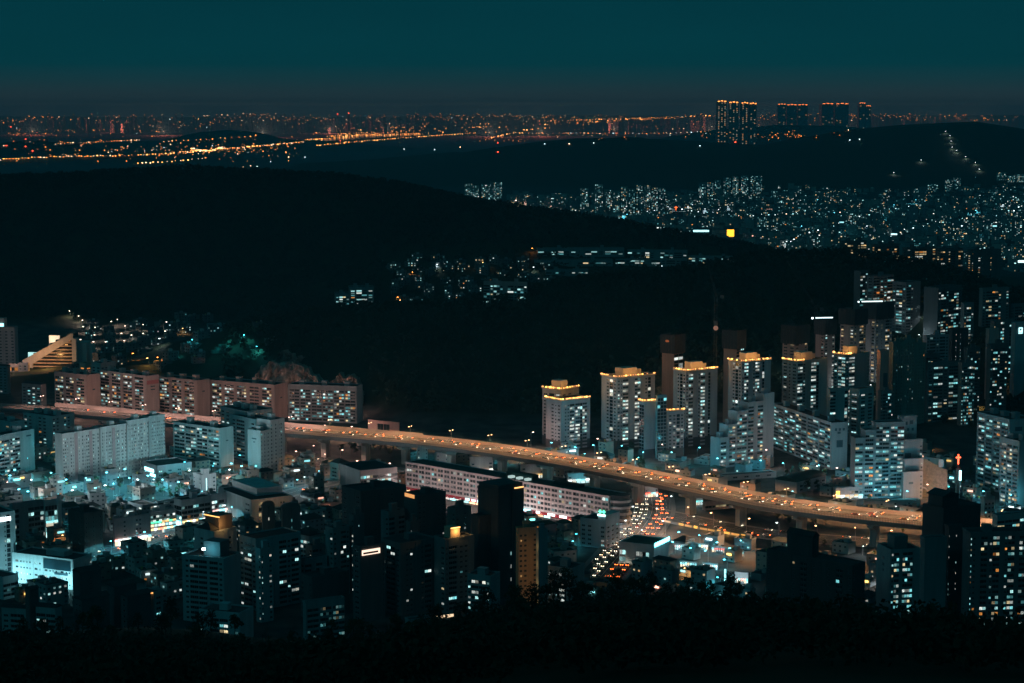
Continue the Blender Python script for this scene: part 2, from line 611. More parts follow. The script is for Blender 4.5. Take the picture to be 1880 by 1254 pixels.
def relief(mb, face, W, H, z0, pat, sh, u_off=0.0, depth=.35):
    """piers, jambs and sills of one face into mb; returns window slots (u, z, w, h, char)"""
    def bx(u0, u1, o0, o1, za, zb):
        if face == 'R':
            mb.box(u_off + u0, u_off + u1, -o1, -o0, za, zb)
        else:
            mb.box(-o1, -o0, u_off + u0, u_off + u1, za, zb)
    tot = sum(WEIGHT[c] for c in pat)
    n = max(1, int((H - z0 - .7) / sh))
    u = 0.0
    wins = []
    for c in pat:
        cw = WEIGHT[c] / tot * W
        if c in 'wWX':
            bx(u, u + cw, .01, depth, -1.5, H)
        elif c in 'sn':
            ww = cw * (.56 if c == 's' else .45)
            wh = 1.25 if c == 's' else 1.0
            a = u + (cw - ww) / 2
            bx(u, a, .01, depth * .62, -1.5, H)
            bx(a + ww, u + cw, .01, depth * .62, -1.5, H)
            zb = -1.5
            for r in range(n):
                za = z0 + r * sh + .95
                bx(a, a + ww, .01, depth * .62, zb, za)
                wins.append((u_off + a + ww / 2, za, ww, wh, c))
                zb = za + wh
            bx(a, a + ww, .01, depth * .62, zb, H)
        elif c == 'b':
            ww = cw * .92
            a = u + (cw - ww) / 2
            zb = -1.5
            for r in range(n):
                za = z0 + r * sh + .98
                bx(u + .05, u + cw - .05, .01, depth + .28, zb if r == 0 else za - .98 - .18, za)
                wins.append((u_off + a + ww * .25, za, ww * .5, sh - 1.16, c))
                wins.append((u_off + a + ww * .75, za, ww * .5, sh - 1.16, c))
                zb = za + sh - 1.16
            bx(u, u + cw, .01, depth, zb, H)
        elif c == 'g':
            for r in range(n):
                za = z0 + r * sh + .3
                wins.append((u_off + u + cw / 2, za, cw * .94, sh - .45, 'g'))
            bx(u, u + cw, .01, depth, z0 + n * sh, H)
        u += cw
    return wins

def place_windows(root, slots, lit, pal, small, cap=285, litc=None):
    """slots: (face, u, z, w, h, char)"""
    if small:
        mb = MB()
        for (fc, u, z, w_, h_, c) in slots:
            on = random.random() < lit
            mi = (1 + random.choices(range(10), PAL_W[pal])[0]) if on else 0
            p = lambda a, zz: (a, -.09, zz) if fc == 'R' else (-.09, a, zz)
            a0, a1 = u - w_ / 2, u + w_ / 2
            if fc == 'R':
                mb.quad(p(a0, z), p(a1, z), p(a1, z + h_), p(a0, z + h_), mi)
            else:
                mb.quad(p(a1, z), p(a0, z), p(a0, z + h_), p(a1, z + h_), mi)
        if mb.v:
            tag(mb.build('window_rows', [M_DARK] + PANES, root), kind='stuff')
        return
    states = {}
    prev = None
    for q_ in slots:
        p = lit if litc is None else litc.get(q_[5], lit)
        if prev and prev[0][5] == 'b' and q_[5] == 'b' and prev[0][2] == q_[2] and random.random() < .6:
            on = prev[1]
        else:
            on = random.random() < p
        states[q_] = on
        prev = (q_, on)
    if len(slots) > cap:
        random.shuffle(slots)
    for (fc, u, z, w_, h_, c) in slots[:cap]:
        st = pal if states[(fc, u, z, w_, h_, c)] else 'dark'
        o = link('window', win_mesh(st, c), root)
        o.scale = (w_, 1, h_)
        if fc == 'R':
            o.location = (u, -.10, z)
        else:
            o.location = (-.10, u, z)
            o.rotation_euler = (0, 0, -math.pi / 2)
    if len(slots) > cap:
        place_windows(root, slots[cap:], lit, pal, True)

def building(label, xl, xc, xr, ytop, th, d=None, yb=None, L='', R='', wall=(.5, .5, .5), sh=2.8, lit=.35, pal='cool', wL=12.0, wR=12.0, sec=None, secax='R',
             roofs=1, base=.4, small=False, name='apartment_block', cat='apartment block', group=None, roofm=None, parapet=.9, litc=None, litL=None, litR=None, roofkind='flat', dark_base=0.0, marks=None):
    C = G(xc, yb) if yb else GD(xc, d)
    if proj(C)[1] < ytop:
        print('BAD', label)
    H = solve_h(C.x, C.y, ytop) - C.z
    H = max(H, 3.2)
    t = math.radians(th)
    c, s = math.cos(t), math.sin(t)
    if xr is not None and xr > xc:
        wR = solve_w(C, c, s, C.z + H, xr)
    if xl is not None and xl < xc:
        wL = solve_w(C, -s, c, C.z + H, xl)
    root = thing(name, label, cat, C, t, group)
    reg_foot(C, t, wR, wL)
    OCC.append((C.x, C.y, C.z, t, wR, wL, H))
    wm = wallmat(wall)
    mb = MB()
    slots = []
    secs = sec or [(0, 1, 1)]
    blocks = []
    for (f0, f1, k) in secs:
        h = H * k
        if secax == 'R':
            x0, x1, y0, y1 = wR * f0, wR * f1, 0, wL
        else:
            x0, x1, y0, y1 = 0, wR, wL * f0, wL * f1
        blocks.append((x0, x1, y0, y1, h))
        mb.box(x0, x1, y0, y1, -2.5, h)
        fr = R if secax == 'R' and isinstance(R, str) else R
        if R:
            if secax == 'R' and sec:
                pr = R[secs.index((f0, f1, k))] if isinstance(R, list) else R
                slots += [('R', *q) for q in relief(mb, 'R', x1 - x0, h, base, pr, sh, x0)]
            elif secax == 'R' or f0 == 0:
                slots += [('R', *q) for q in relief(mb, 'R', x1 - x0, h, base, R, sh, x0)]
        if L:
            if secax == 'L' and sec:
                pl = L[secs.index((f0, f1, k))] if isinstance(L, list) else L
                slots += [('L', *q) for q in relief(mb, 'L', y1 - y0, h, base, pl, sh, y0)]
            elif secax == 'L' or f0 == 0:
                slots += [('L', *q) for q in relief(mb, 'L', y1 - y0, h, base, L, sh, y0)]
        pt = .25
        if parapet:
            mb.box(x0 - .36, x1, y0 - .36, y0 - .36 + pt, h - .02, h + parapet)
            mb.box(x0 - .36, x1, y1 - pt, y1, h - .02, h + parapet)
            mb.box(x0 - .36, x0 - .36 + pt, y0 - .11, y1 - pt, h - .02, h + parapet)
            mb.box(x1 - pt, x1, y0 - .11, y1 - pt, h - .02, h + parapet)
    mb.build('wall', wm, root)
    if dark_base:
        q = MB().box(-.42, wR + .05, -.42, wL + .05, -2.4, dark_base)
        q.build('plinth', mat('dark_stone', (.06, .065, .07), .6, noise=.2), root)
    rf = MB()
    for (x0, x1, y0, y1, h) in blocks:
        if roofkind == 'flat':
            rf.box(x0 + .02, x1 - .27, y0 + .02, y1 - .27, h, h + .12)
        else:
            o = .6
            a0, a1, b0, b1 = x0 - o, x1 + o, y0 - o, y1 + o
            rh = min(x1 - x0, y1 - y0) * .28
            if roofkind == 'hip':
                if (x1 - x0) >= (y1 - y0):
                    ins = (y1 - y0) / 2
                    r0, r1 = (a0 + ins, (b0 + b1) / 2, h + rh), (a1 - ins, (b0 + b1) / 2, h + rh)
                else:
                    ins = (x1 - x0) / 2
                    r0, r1 = ((a0 + a1) / 2, b0 + ins, h + rh), ((a0 + a1) / 2, b1 - ins, h + rh)
            else:
                if (x1 - x0) >= (y1 - y0):
                    r0, r1 = (a0, (b0 + b1) / 2, h + rh), (a1, (b0 + b1) / 2, h + rh)
                else:
                    r0, r1 = ((a0 + a1) / 2, b0, h + rh), ((a0 + a1) / 2, b1, h + rh)
            p = [(a0, b0, h), (a1, b0, h), (a1, b1, h), (a0, b1, h)]
            if (x1 - x0) >= (y1 - y0):
                rf.quad(p[0], p[1], r1, r0).quad(p[2], p[3], r0, r1).quad(p[3], p[0], r0, r0).quad(p[1], p[2], r1, r1)
            else:
                rf.quad(p[3], p[0], r0, r1).quad(p[1], p[2], r1, r0).quad(p[0], p[1], r0, r0).quad(p[2], p[3], r1, r1)
            rf.quad(p[3], p[2], p[1], p[0])
    ro = rf.build('roof', roofm or M_ROOF, root)
    if roofs and roofkind == 'flat':
        ax_long = 'R' if wR >= wL else 'L'
        for (x0, x1, y0, y1, h) in blocks:
            nn = roofs if not sec else 1
            for i in range(nn):
                f = (i + .5) / nn
                a, b = min(4.2, (x1 - x0) * .4), min(4.6, (y1 - y0) * .4)
                if ax_long == 'R':
                    px_, py_ = x0 + (x1 - x0) * f, y0 + (y1 - y0) * .45
                else:
                    px_, py_ = x0 + (x1 - x0) * .45, y0 + (y1 - y0) * f
                hh = 3.2 + random.random() * 1.2
                MB().box(px_ - a / 2, px_ + a / 2, py_ - b / 2, py_ + b / 2, h + .1, h + hh).box(px_ - a / 2 - .2, px_ + a / 2 + .2, py_ - b / 2 - .2, py_ + b / 2 + .2, h + hh, h + hh + .25).build('stair_house', wm, ro)
                if i % 2 == 0:
                    q = MB()
                    q.tube((px_ + a * .8, py_ + b * .7, h + .1), (px_ + a * .8, py_ + b * .7, h + 1.9), 1.0, n=10)
                    q.build('water_tank', M_CONC, ro)
    if litL is not None or litR is not None:
        sl = [q for q in slots if q[0] == 'L']
        sr = [q for q in slots if q[0] == 'R']
        half = 285
        place_windows(root, sl, lit if litL is None else litL, pal, small, cap=half * len(sl) // max(1, len(slots)) if len(slots) > half else half, litc=litc)
        place_windows(root, sr, lit if litR is None else litR, pal, small, cap=half * len(sr) // max(1, len(slots)) if len(slots) > half else half, litc=litc)
    else:
        place_windows(root, slots, lit, pal, small, litc=litc)
    if marks:      # dark painted blocks of lettering high on a gable: (face, u, z, w, h)
        for (fc, fu, fz, w_, h_) in marks:
            W_ = wR if fc == 'R' else wL
            u, z = fu * W_, fz * H
            q = MB()
            if fc == 'R':
                q.box(u - w_ / 2, u + w_ / 2, -.40, -.37, z - h_ / 2, z + h_ / 2)
            else:
                q.box(-.40, -.37, u - w_ / 2, u + w_ / 2, z - h_ / 2, z + h_ / 2)
            q.build('painted_mark', mat('sign_paint_slate', (.05, .09, .11), .7), root)
    root['_d'] = (wR, wL, H)
    return root

def dims(root):
    return tuple(root['_d'])

def sign_box(root, x0, x1, y0, y1, z0, z1, col, s, name='sign_board', sample=True):
    """backlit sign: case and glowing face"""
    o = MB().box(x0, x1, y0, y1, z0, z1).build(name, glow(col, s, sample), root)
    return o

CROWN_MESH = None
def crown(root, path, z, every=1.7, power=900, skip=None, lights=4):
    """a rail of warm lamps along the roof edge; path is in the building's own axes"""
    global CROWN_MESH
    if CROWN_MESH is None:
        CROWN_MESH = [MB().box(-w_, w_, -.25, .25, -.4, .4).mesh('crown_lamp', [glow((1, g_, .10), s_)]) for (w_, g_, s_) in ((.4, .46, 4.2), (.75, .40, 2.0), (.55, .36, 1.1), (.7, .5, 6.0))]
    rail = MB()
    tot = []
    for a, b in zip(path[:-1], path[1:]):
        L_ = math.hypot(b[0] - a[0], b[1] - a[1])
        n = max(1, int(L_ / every))
        for i in range(n):
            f = (i + .5) / n
            tot.append((a[0] + (b[0] - a[0]) * f, a[1] + (b[1] - a[1]) * f))
        rail.tube((*a, z - .5), (*b, z - .5), .12, n=4).tube((*a, z + .8), (*b, z + .8), .08, n=4)
    rail.build('crown_rail', mat('crown_rail_paint', (.6, .5, .4), .6), root)
    for (x, y) in tot:
        if random.random() < .12:
            continue
        o = link('crown_lamp', random.choice(CROWN_MESH), root)
        o.location = (x, y, z)
        k = .6 + random.random() * .7
        o.scale = (k, 1, k)
    st = max(1, len(tot) // lights)
    for (x, y) in tot[st // 2::st]:
        add_light(root, (x + 1.2, y + 1.2, z + 1.4), (1, .44, .11), power * 1.8, .5)
# ------------------------------------------------------------------ ground sheet
nx_, ny_ = len(gx), len(gy)
idx = np.arange(nx_ * ny_).reshape(ny_, nx_)
quads = np.stack([idx[:-1, :-1], idx[:-1, 1:], idx[1:, 1:], idx[1:, :-1]], -1).reshape(-1, 4)
mg = bpy.data.materials.new('ground_soil_and_paving')
mg.use_nodes = True
n = mg.node_tree
b = n.nodes['Principled BSDF']
b.inputs['Roughness'].default_value = .9
b.inputs['Specular IOR Level'].default_value = .1
ge = n.nodes.new('ShaderNodeNewGeometry')
sp_ = n.nodes.new('ShaderNodeSeparateXYZ')
n.links.new(ge.outputs['Position'], sp_.inputs[0])
mr_ = n.nodes.new('ShaderNodeMapRange')
mr_.inputs['From Min'].default_value = .5
mr_.inputs['From Max'].default_value = 6
n.links.new(sp_.outputs['Z'], mr_.inputs[0])
nz_ = n.nodes.new('ShaderNodeTexNoise')
nz_.inputs['Scale'].default_value = .06
nz_.inputs['Detail'].default_value = 8
n.links.new(ge.outputs['Position'], nz_.inputs['Vector'])
r1 = n.nodes.new('ShaderNodeValToRGB')
r1.color_ramp.elements[0].color = (.035, .036, .036, 1)
r1.color_ramp.elements[1].color = (.11, .105, .10, 1)
r1.color_ramp.elements[0].position = .35
r1.color_ramp.elements[1].position = .7
r2 = n.nodes.new('ShaderNodeValToRGB')
r2.color_ramp.elements[0].color = (.018, .026, .014, 1)
r2.color_ramp.elements[1].color = (.05, .055, .035, 1)
n.links.new(nz_.outputs[0], r1.inputs[0])
n.links.new(nz_.outputs[0], r2.inputs[0])
mx = n.nodes.new('ShaderNodeMix')
mx.data_type = 'RGBA'
n.links.new(mr_.outputs[0], mx.inputs['Factor'])
n.links.new(r1.outputs[0], mx.inputs[6])
n.links.new(r2.outputs[0], mx.inputs[7])
n.links.new(mx.outputs[2], b.inputs['Base Color'])
ground = link('ground', np_mesh('ground', np.stack([GXX.ravel(), GYY.ravel(), GZZ.ravel()], -1), quads, [mg]))
tag(ground, 'dark ground running from the viewpoint hill across the town to the horizon', 'ground', kind='structure')

# ------------------------------------------------------------------ haze
mh = bpy.data.materials.new('night_haze')
mh.use_nodes = True
n = mh.node_tree
n.nodes.clear()
pv = n.nodes.new('ShaderNodeVolumePrincipled')
pv.inputs['Color'].default_value = (.20, .80, 1.0, 1)
pv.inputs['Density'].default_value = 5.4e-5
pv.inputs['Anisotropy'].default_value = .0
ou = n.nodes.new('ShaderNodeOutputMaterial')
n.links.new(pv.outputs[0], ou.inputs['Volume'])
hz = MB().box(-26500, 26500, -1600, 38500, -6, 372).build('haze', mh)
tag(hz, 'thin night haze hanging over the whole town and hills', 'haze', kind='stuff')

# ------------------------------------------------------------------ strips of road
M_ASPH = mat('asphalt', (.055, .055, .056), .75, noise=.35, nscale=.5)
M_ASPH2 = mat('bridge_asphalt', (.17, .155, .14), .6, noise=.3, nscale=.3)
M_PAINT = mat('road_paint', (.75, .74, .68), .6)

def resample(pts, step):
    P = [np.array(p[:2], float) for p in pts]
    # Catmull-Rom
    out = []
    Q = [2 * P[0] - P[1]] + P + [2 * P[-1] - P[-2]]
    for i in range(1, len(Q) - 2):
        p0, p1, p2, p3 = Q[i - 1], Q[i], Q[i + 1], Q[i + 2]
        m = max(2, int(np.linalg.norm(p2 - p1) / 2))
        for k in range(m):
            t = k / m
            out.append(.5 * (2 * p1 + (p2 - p0) * t + (2 * p0 - 5 * p1 + 4 * p2 - p3) * t * t + (3 * p1 - p0 - 3 * p2 + p3) * t ** 3))
    out.append(P[-1])
    A = np.array(out)
    s = np.concatenate([[0], np.cumsum(np.linalg.norm(np.diff(A, axis=0), axis=1))])
    n_ = max(2, int(s[-1] / step))
    ss = np.linspace(0, s[-1], n_ + 1)
    R_ = np.stack([np.interp(ss, s, A[:, 0]), np.interp(ss, s, A[:, 1])], -1)
    T = np.gradient(R_, axis=0)
    T /= np.linalg.norm(T, axis=1)[:, None]
    N = np.stack([-T[:, 1], T[:, 0]], -1)      # left of travel
    return ss, R_, T, N

def strip(mb, R_, N, o0, o1, z, mi=0, sel=None):
    for i in range(len(R_) - 1):
        if sel and not sel(i):
            continue
        a, b_ = R_[i] + N[i] * o0, R_[i + 1] + N[i + 1] * o0
        c, d = R_[i + 1] + N[i + 1] * o1, R_[i] + N[i] * o1
        mb.quad((*a, z), (*b_, z), (*c, z), (*d, z), mi)

def beam(mb, R_, N, o0, o1, z0, z1, mi=0):
    """a bar of rectangular section along a path"""
    o = len(mb.v)
    for i in range(len(R_)):
        a, b_ = R_[i] + N[i] * o0, R_[i] + N[i] * o1
        mb.v += [(*a, z0), (*b_, z0), (*b_, z1), (*a, z1)]
    for i in range(len(R_) - 1):
        k = o + 4 * i
        for j in range(4):
            mb.f.append((k + j, k + 4 + j, k + 4 + (j + 1) % 4, k + (j + 1) % 4))
            mb.m.append(mi)
    mb.f += [(o + 3, o + 2, o + 1, o), tuple(o + 4 * (len(R_) - 1) + j for j in range(4))]
    mb.m += [mi, mi]

def road(name, label, pts, width, z=.06, kerb=True, lanes=4):
    ss, R_, T, N = resample(pts, 6.0)
    mb = MB()
    h = width / 2
    strip(mb, R_, N, h, -h, z)
    ob = mb.build(name, M_ASPH)
    tag(ob, label, 'road', kind='structure')
    mk = MB()
    for k in range(1, lanes):
        o = -h + width * k / lanes
        strip(mk, R_, N, o + .09, o - .09, z + .006, sel=(lambda i: i % 2 == 0) if k != lanes / 2 else None)
    if mk.v:
        mk.build('lane_marking', M_PAINT, ob)
    if kerb:
        pv_ = MB()
        beam(pv_, R_, N, h, h + 3.0, -.3, z + .14)
        beam(pv_, R_, N, -h - 3.0, -h, -.3, z + .14)
        o2 = pv_.build('pavement', mat('pavement_slabs', (.2, .195, .19), .85, noise=.3, nscale=.8))
        tag(o2, 'pavement with kerbs beside ' + label, 'pavement', kind='structure')
    for p in R_:
        FOOT.append((p[0], p[1], h + 5))
    return ss, R_, T, N

pz = lambda L_, z=0.0: [tuple(at_z(a, b_, z)) for a, b_ in L_]
BOUL = road('road', 'the wide boulevard under the elevated expressway', pz([(430, 838), (505, 843), (560, 847), (640, 854), (735, 867), (900, 890), (1050, 914), (1150, 931), (1230, 948), (1330, 968), (1440, 984), (1640, 999), (1800, 1006)]), 24.0, lanes=6)
CROSS = road('road', 'the busy crossroad coming forward from under the bridge', pz([(1195, 905), (1197, 938), (1182, 966), (1160, 992), (1136, 1020), (1100, 1062)]), 26.0, z=.075, lanes=8)
SHOPST = road('road', 'the bright shopping street on the left', pz([(120, 1040), (195, 1013), (300, 986), (400, 957), (470, 930), (540, 903), (640, 878)]), 14.0, z=.07, lanes=2)

# ------------------------------------------------------------------ elevated expressway
ZD = 19.1
NEAR = [(-40, 742), (80, 750), (170, 758), (310, 772), (420, 780), (520, 789), (600, 795), (700, 803.5), (800, 813), (900, 826), (1000, 842), (1100, 861), (1180, 877),
        (1300, 903), (1400, 923), (1540, 942), (1700, 958), (1830, 969), (1960, 978)]
ss, R_, T, N = resample(pz(NEAR, ZD + 2.2), 4.0)
BW = 25.0
BR = (ss, R_, T, N)
bridge = thing('elevated_expressway', 'long elevated expressway curving across the town on wide concrete piers, full of traffic', 'bridge', (0, 0, 0))
mb = MB()
beam(mb, R_, N, .3, BW - .3, ZD - .5, ZD)
mb.build('deck', M_ASPH2, bridge)
mk = MB()
for o, dash in ((1.2, 0), (4.7, 1), (8.2, 1), (11.4, 0), (13.8, 0), (17.0, 1), (20.5, 1), (24.0, 0)):
    strip(mk, R_, N, o, o + .2, ZD + .006, sel=(lambda i: i % 3 == 0) if dash else None)
mk.build('lane_marking', M_PAINT, bridge)
mb = MB()
beam(mb, R_, N, 5.5, BW - 5.5, ZD - 4.4, ZD - 1.6)
beam(mb, R_, N, 2.6, BW - 2.6, ZD - 1.6, ZD - .5)
beam(mb, R_, N, 0.0, 2.6, ZD - 1.1, ZD - .5)
beam(mb, R_, N, BW - 2.6, BW, ZD - 1.1, ZD - .5)
M_GIRD = mat('girder_paint_grey', (.30, .31, .33), .7, noise=.2, nscale=.15)
mb.build('girder', M_GIRD, bridge)
mb = MB()
beam(mb, R_, N, 12.3, 12.8, ZD, ZD + .9)
mb.build('median_barrier', M_CONC, bridge)
# clear sound panels: bars and translucent sheet, every panel on its own
mp = bpy.data.materials.new('milky_acrylic_panel')
mp.use_nodes = True
n = mp.node_tree
n.nodes.clear()
tr = n.nodes.new('ShaderNodeBsdfTranslucent')
tr.inputs[0].default_value = (.92, .80, .70, 1)
df = n.nodes.new('ShaderNodeBsdfDiffuse')
df.inputs[0].default_value = (.55, .52, .5, 1)
ms = n.nodes.new('ShaderNodeMixShader')
ms.inputs[0].default_value = .35
ou = n.nodes.new('ShaderNodeOutputMaterial')
n.links.new(tr.outputs[0], ms.inputs[1])
n.links.new(df.outputs[0], ms.inputs[2])
n.links.new(ms.outputs[0], ou.inputs[0])
M_RAIL = mat('rail_bronze', (.16, .12, .10), .5)
def panel_mesh(h0, h1, L_):
    m = MB()
    m.quad((0, 0, h0), (L_, 0, h0), (L_, 0, h1), (0, 0, h1), 0)
    for k in range(4):
        x = L_ * k / 4
        m.box(x - .09, x + .09, -.12, .10, h0 - .2, h1 + .12, 1)
    hm = (h0 + h1) / 2
    for z in (h0, hm, h1):
        m.box(0.1, L_ - .1, -.1, .08, z - .07, z + .07, 1)
    return m.mesh('railing_panel', [mp, M_RAIL])
pl = panel_mesh(-.55, 2.2, 4.0)
for i in range(len(R_) - 1):
    x = proj((*R_[i], ZD))[0]
    if x < 120 or x > 1860:
        continue
    o = link('railing_panel', pl, bridge)
    o.location = (*R_[i], ZD)
    dv = R_[i + 1] - R_[i]
    o.rotation_euler = (0, 0, math.atan2(dv[1], dv[0]))
    o.scale = (np.linalg.norm(dv) / 4.0, 1, 1)
def wall_panel(h):
    return MB().box(.03, 3.97, -.08, .08, -.2, h).box(-.1, .1, -.18, .18, -.4, h + .12).box(.1, 3.9, -.13, .13, .95, 1.1).mesh('wall_panel', [mat('noise_wall_panel', (.5, .42, .40), .75, noise=.15, nscale=.3)])
wp = {3.6: wall_panel(3.6), 2.4: wall_panel(2.4)}
for i in range(len(R_) - 1):
    a, b_ = R_[i] + N[i] * BW, R_[i + 1] + N[i + 1] * BW
    x = proj((*a, ZD))[0]
    if x < 100 or x > 1880:
        continue
    o = link('wall_panel', wp[3.6 if x < 775 else 2.4], bridge)
    o.location = (*a, ZD)
    dv = b_ - a
    o.rotation_euler = (0, 0, math.atan2(dv[1], dv[0]))
    o.scale = (np.linalg.norm(dv) / 4.0, 1, 1)
PXS = np.array([proj((*p, ZD))[0] for p in R_])
def bridge_at(px):
    i = int(np.argmin(np.abs(PXS - px)))
    return R_[i], T[i], N[i]
pier_b = MB()
pier_b.prism([(-2.2, -3), (2.2, -3), (2.2, 3), (-2.2, 3)], -1, 11.3)
for k in (-1, 1):      # hammerhead arms
    pts = [(0, 11.3), (0, 14.65), (9.5 * k, 14.65), (9.5 * k, 13.3), (3.0 * k, 11.3)]
    o = len(pier_b.v)
    pier_b.v += [(-1.9, y, z) for y, z in pts] + [(1.9, y, z) for y, z in pts]
    pier_b.f += [tuple(range(o, o + 5)), tuple(range(o + 9, o + 4, -1))] + [(o + j, o + 5 + j, o + 5 + (j + 1) % 5, o + (j + 1) % 5) for j in range(5)]
    pier_b.m += [0] * 7
pier_m = pier_b.mesh('pier', [mat('pier_concrete', (.42, .39, .37), .85, noise=.3, nscale=.3, streak=True)])
for px in (180, 260, 420, 500, 583, 652, 731, 812, 900, 985, 1068, 1150, 1240, 1338, 1458, 1597, 1735, 1850):
    p, t_, n_ = bridge_at(px)
    o = link('pier', pier_m, bridge)
    c = p + n_ * BW / 2
    o.location = (c[0], c[1], 0)
    o.rotation_euler = (0, 0, math.atan2(t_[1], t_[0]))
    FOOT.append((c[0], c[1], 6))
for p, n_ in zip(R_[::2], N[::2]):
    c = p + n_ * BW / 2
    FOOT.append((c[0], c[1], 16))

# lamps on the bridge
s_last = -1e9
k = 0
ORD = ['first', 'second', 'third', 'fourth', 'fifth', 'sixth', 'seventh', 'eighth', 'ninth', 'tenth', 'eleventh', 'twelfth', 'thirteenth', 'fourteenth', 'fifteenth', 'sixteenth', 'seventeenth', 'eighteenth', 'nineteenth', 'twentieth', 'twenty-first', 'twenty-second', 'twenty-third', 'twenty-fourth', 'twenty-fifth', 'twenty-sixth', 'twenty-seventh', 'twenty-eighth', 'twenty-ninth', 'thirtieth', 'thirty-first', 'thirty-second']
for i in range(len(R_)):
    x = PXS[i]
    if x < 60 or x > 1870 or ss[i] - s_last < 33:
        continue
    s_last = ss[i]
    c = R_[i] + N[i] * 12.55
    street_lamp((c[0], c[1], ZD + .9), 'sodium' if x > 520 else 'pink', 500000 * (.7 + .6 * random.random()) if x > 520 else 70000, 9.5, 'twin-armed lamp post on the expressway median, %s from the left' % ORD[k], 'lamp posts along the expressway',
                math.atan2(N[i][1], N[i][0]), .8, 9.0, True)
    k += 1

# ------------------------------------------------------------------ cars
CARM = {}
def car_meshes():
    cols = {'white car paint': (.6, .6, .58), 'black car paint': (.02, .02, .022), 'silver car paint': (.32, .33, .34), 'red car paint': (.3, .03, .02), 'grey car paint': (.1, .105, .11), 'taxi orange paint': (.5, .2, .03)}
    glass = mat('car_glass', (.01, .012, .015), .1, spec=.5)
    for k, c in cols.items():
        m = MB()
        side = [(-2.25, .35), (-2.3, .8), (-2.1, 1.0), (-1.3, 1.03), (1.1, .98), (2.1, .82), (2.28, .62), (2.28, .35)]
        def loft(side, y0, mi, ins=0.0):
            o, q = len(m.v), len(side)
            m.v += [(x, -y0, z) for x, z in side] + [(x, y0, z) for x, z in side]
            m.f += [tuple(range(o, o + q)), tuple(range(o + 2 * q - 1, o + q - 1, -1))] + [(o + j, o + q + j, o + q + (j + 1) % q, o + (j + 1) % q) for j in range(q)]
            m.m += [mi] * (q + 2)
        loft(side, .9, 0)
        body = m.mesh('body', [mat(k.replace(' ', '_'), c, .3, spec=.5)])
        m = MB()
        o = len(m.v)
        lo = [(-1.75, -.84, 1.0), (1.0, -.84, .98), (1.0, .84, .98), (-1.75, .84, 1.0)]
        hi = [(-1.25, -.68, 1.42), (.25, -.68, 1.45), (.25, .68, 1.45), (-1.25, .68, 1.42)]
        m.v += lo + hi
        m.f += [(4, 5, 6, 7), (0, 1, 5, 4), (1, 2, 6, 5), (2, 3, 7, 6), (3, 0, 4, 7)]
        m.m += [1, 0, 0, 0, 0]
        CARM[k] = (body, m.mesh('cabin', [glass, mat(k.replace(' ', '_'), c)]))
    CARM['wheel'] = MB().tube((0, -.1, 0), (0, .1, 0), .33, n=10).mesh('wheel', [mat('tyre_rubber', (.015, .015, .015), .8)])
    CARM['head'] = MB().box(-.05, .06, -.24, .24, -.12, .12).mesh('headlight', [glow((1, .86, .62), 55.0, True)])
    CARM['tail'] = MB().box(-.06, .05, -.26, .26, -.12, .14).mesh('taillight', [glow((1, .14, .02), 18.0, True)])
car_meshes()
PAINTS = [k for k in CARM if k.endswith('paint')]
def car(loc, ang, label, group, lights=True):
    k = random.choices(PAINTS, [5, 4, 4, 1, 4, 1.5])[0]
    root = thing('car', label % k.split()[0], 'car', loc, ang, group + ' ' + k.split()[0])
    body_ = link('body', CARM[k][0], root)
    link('cabin', CARM[k][1], root)
    for x in (-1.4, 1.4):
        for y in (-.82, .82):
            link('wheel', CARM['wheel'], root).location = (x, y, .33)
    if lights:
        for y in (-.62, .62):
            link('headlight', CARM['head'], body_).location = (2.27, y, .66)
            link('taillight', CARM['tail'], body_).location = (-2.27, y, .74)
    return root
def traffic(path, lanes, z, x0, x1, label, group, gap):
    ss, R_, T, N = path
    for (o, dr) in lanes:
        s = random.random() * gap
        while s < ss[-1]:
            i = min(int(np.searchsorted(ss, s)), len(ss) - 1)
            p = R_[i] + N[i] * (o + random.uniform(-.3, .3))
            x, y = proj((*p, z))
            if x0 < x < x1:
                a = math.atan2(T[i][1], T[i][0]) + (0 if dr > 0 else math.pi)
                car((p[0], p[1], z), a, label, group)
            s += gap * random.uniform(.55, 1.5)
traffic(BR, [(3.0, 1), (6.5, 1), (9.9, 1)], ZD + .005, 525, 1705, '%s car driving towards the right in the near lanes of the elevated expressway', 'cars on the near carriageway', 21)
traffic(BR, [(15.4, -1), (18.8, -1), (22.2, -1)], ZD + .005, 525, 1705, '%s car driving away to the left in the far lanes of the elevated expressway', 'cars on the far carriageway', 24)
traffic(BR, [(15.4, -1), (18.8, -1), (6.5, 1)], ZD + .005, 150, 310, '%s car on the left stretch of the expressway before the orange-lit apartments', 'cars on the left stretch', 22)
traffic(BOUL, [(9.5, 1), (-5.5, -1), (-9.5, -1)], .08, 1225, 1640, '%s car in the queue on the boulevard below the expressway', 'cars queueing below the bridge', 20)
traffic(BOUL, [(9.5, 1), (-6, -1), (-9.5, -1)], .08, 520, 745, '%s car on the boulevard below the left part of the expressway', 'cars on the boulevard left', 24)
traffic(CROSS, [(-10.5, 1), (-7, 1), (-3.6, 1)], .085, 1090, 1215, '%s car coming down the crossroad with its headlights on', 'cars coming forward on the crossroad', 13)
traffic(CROSS, [(3.6, -1), (7, -1), (10.5, -1)], .085, 1090, 1225, '%s car going up the crossroad with its tail lights on', 'cars going away on the crossroad', 13)
traffic(SHOPST, [(-3, 1), (3, -1)], .08, 150, 640, '%s car in the bright shopping street', 'cars in the shopping street', 26)

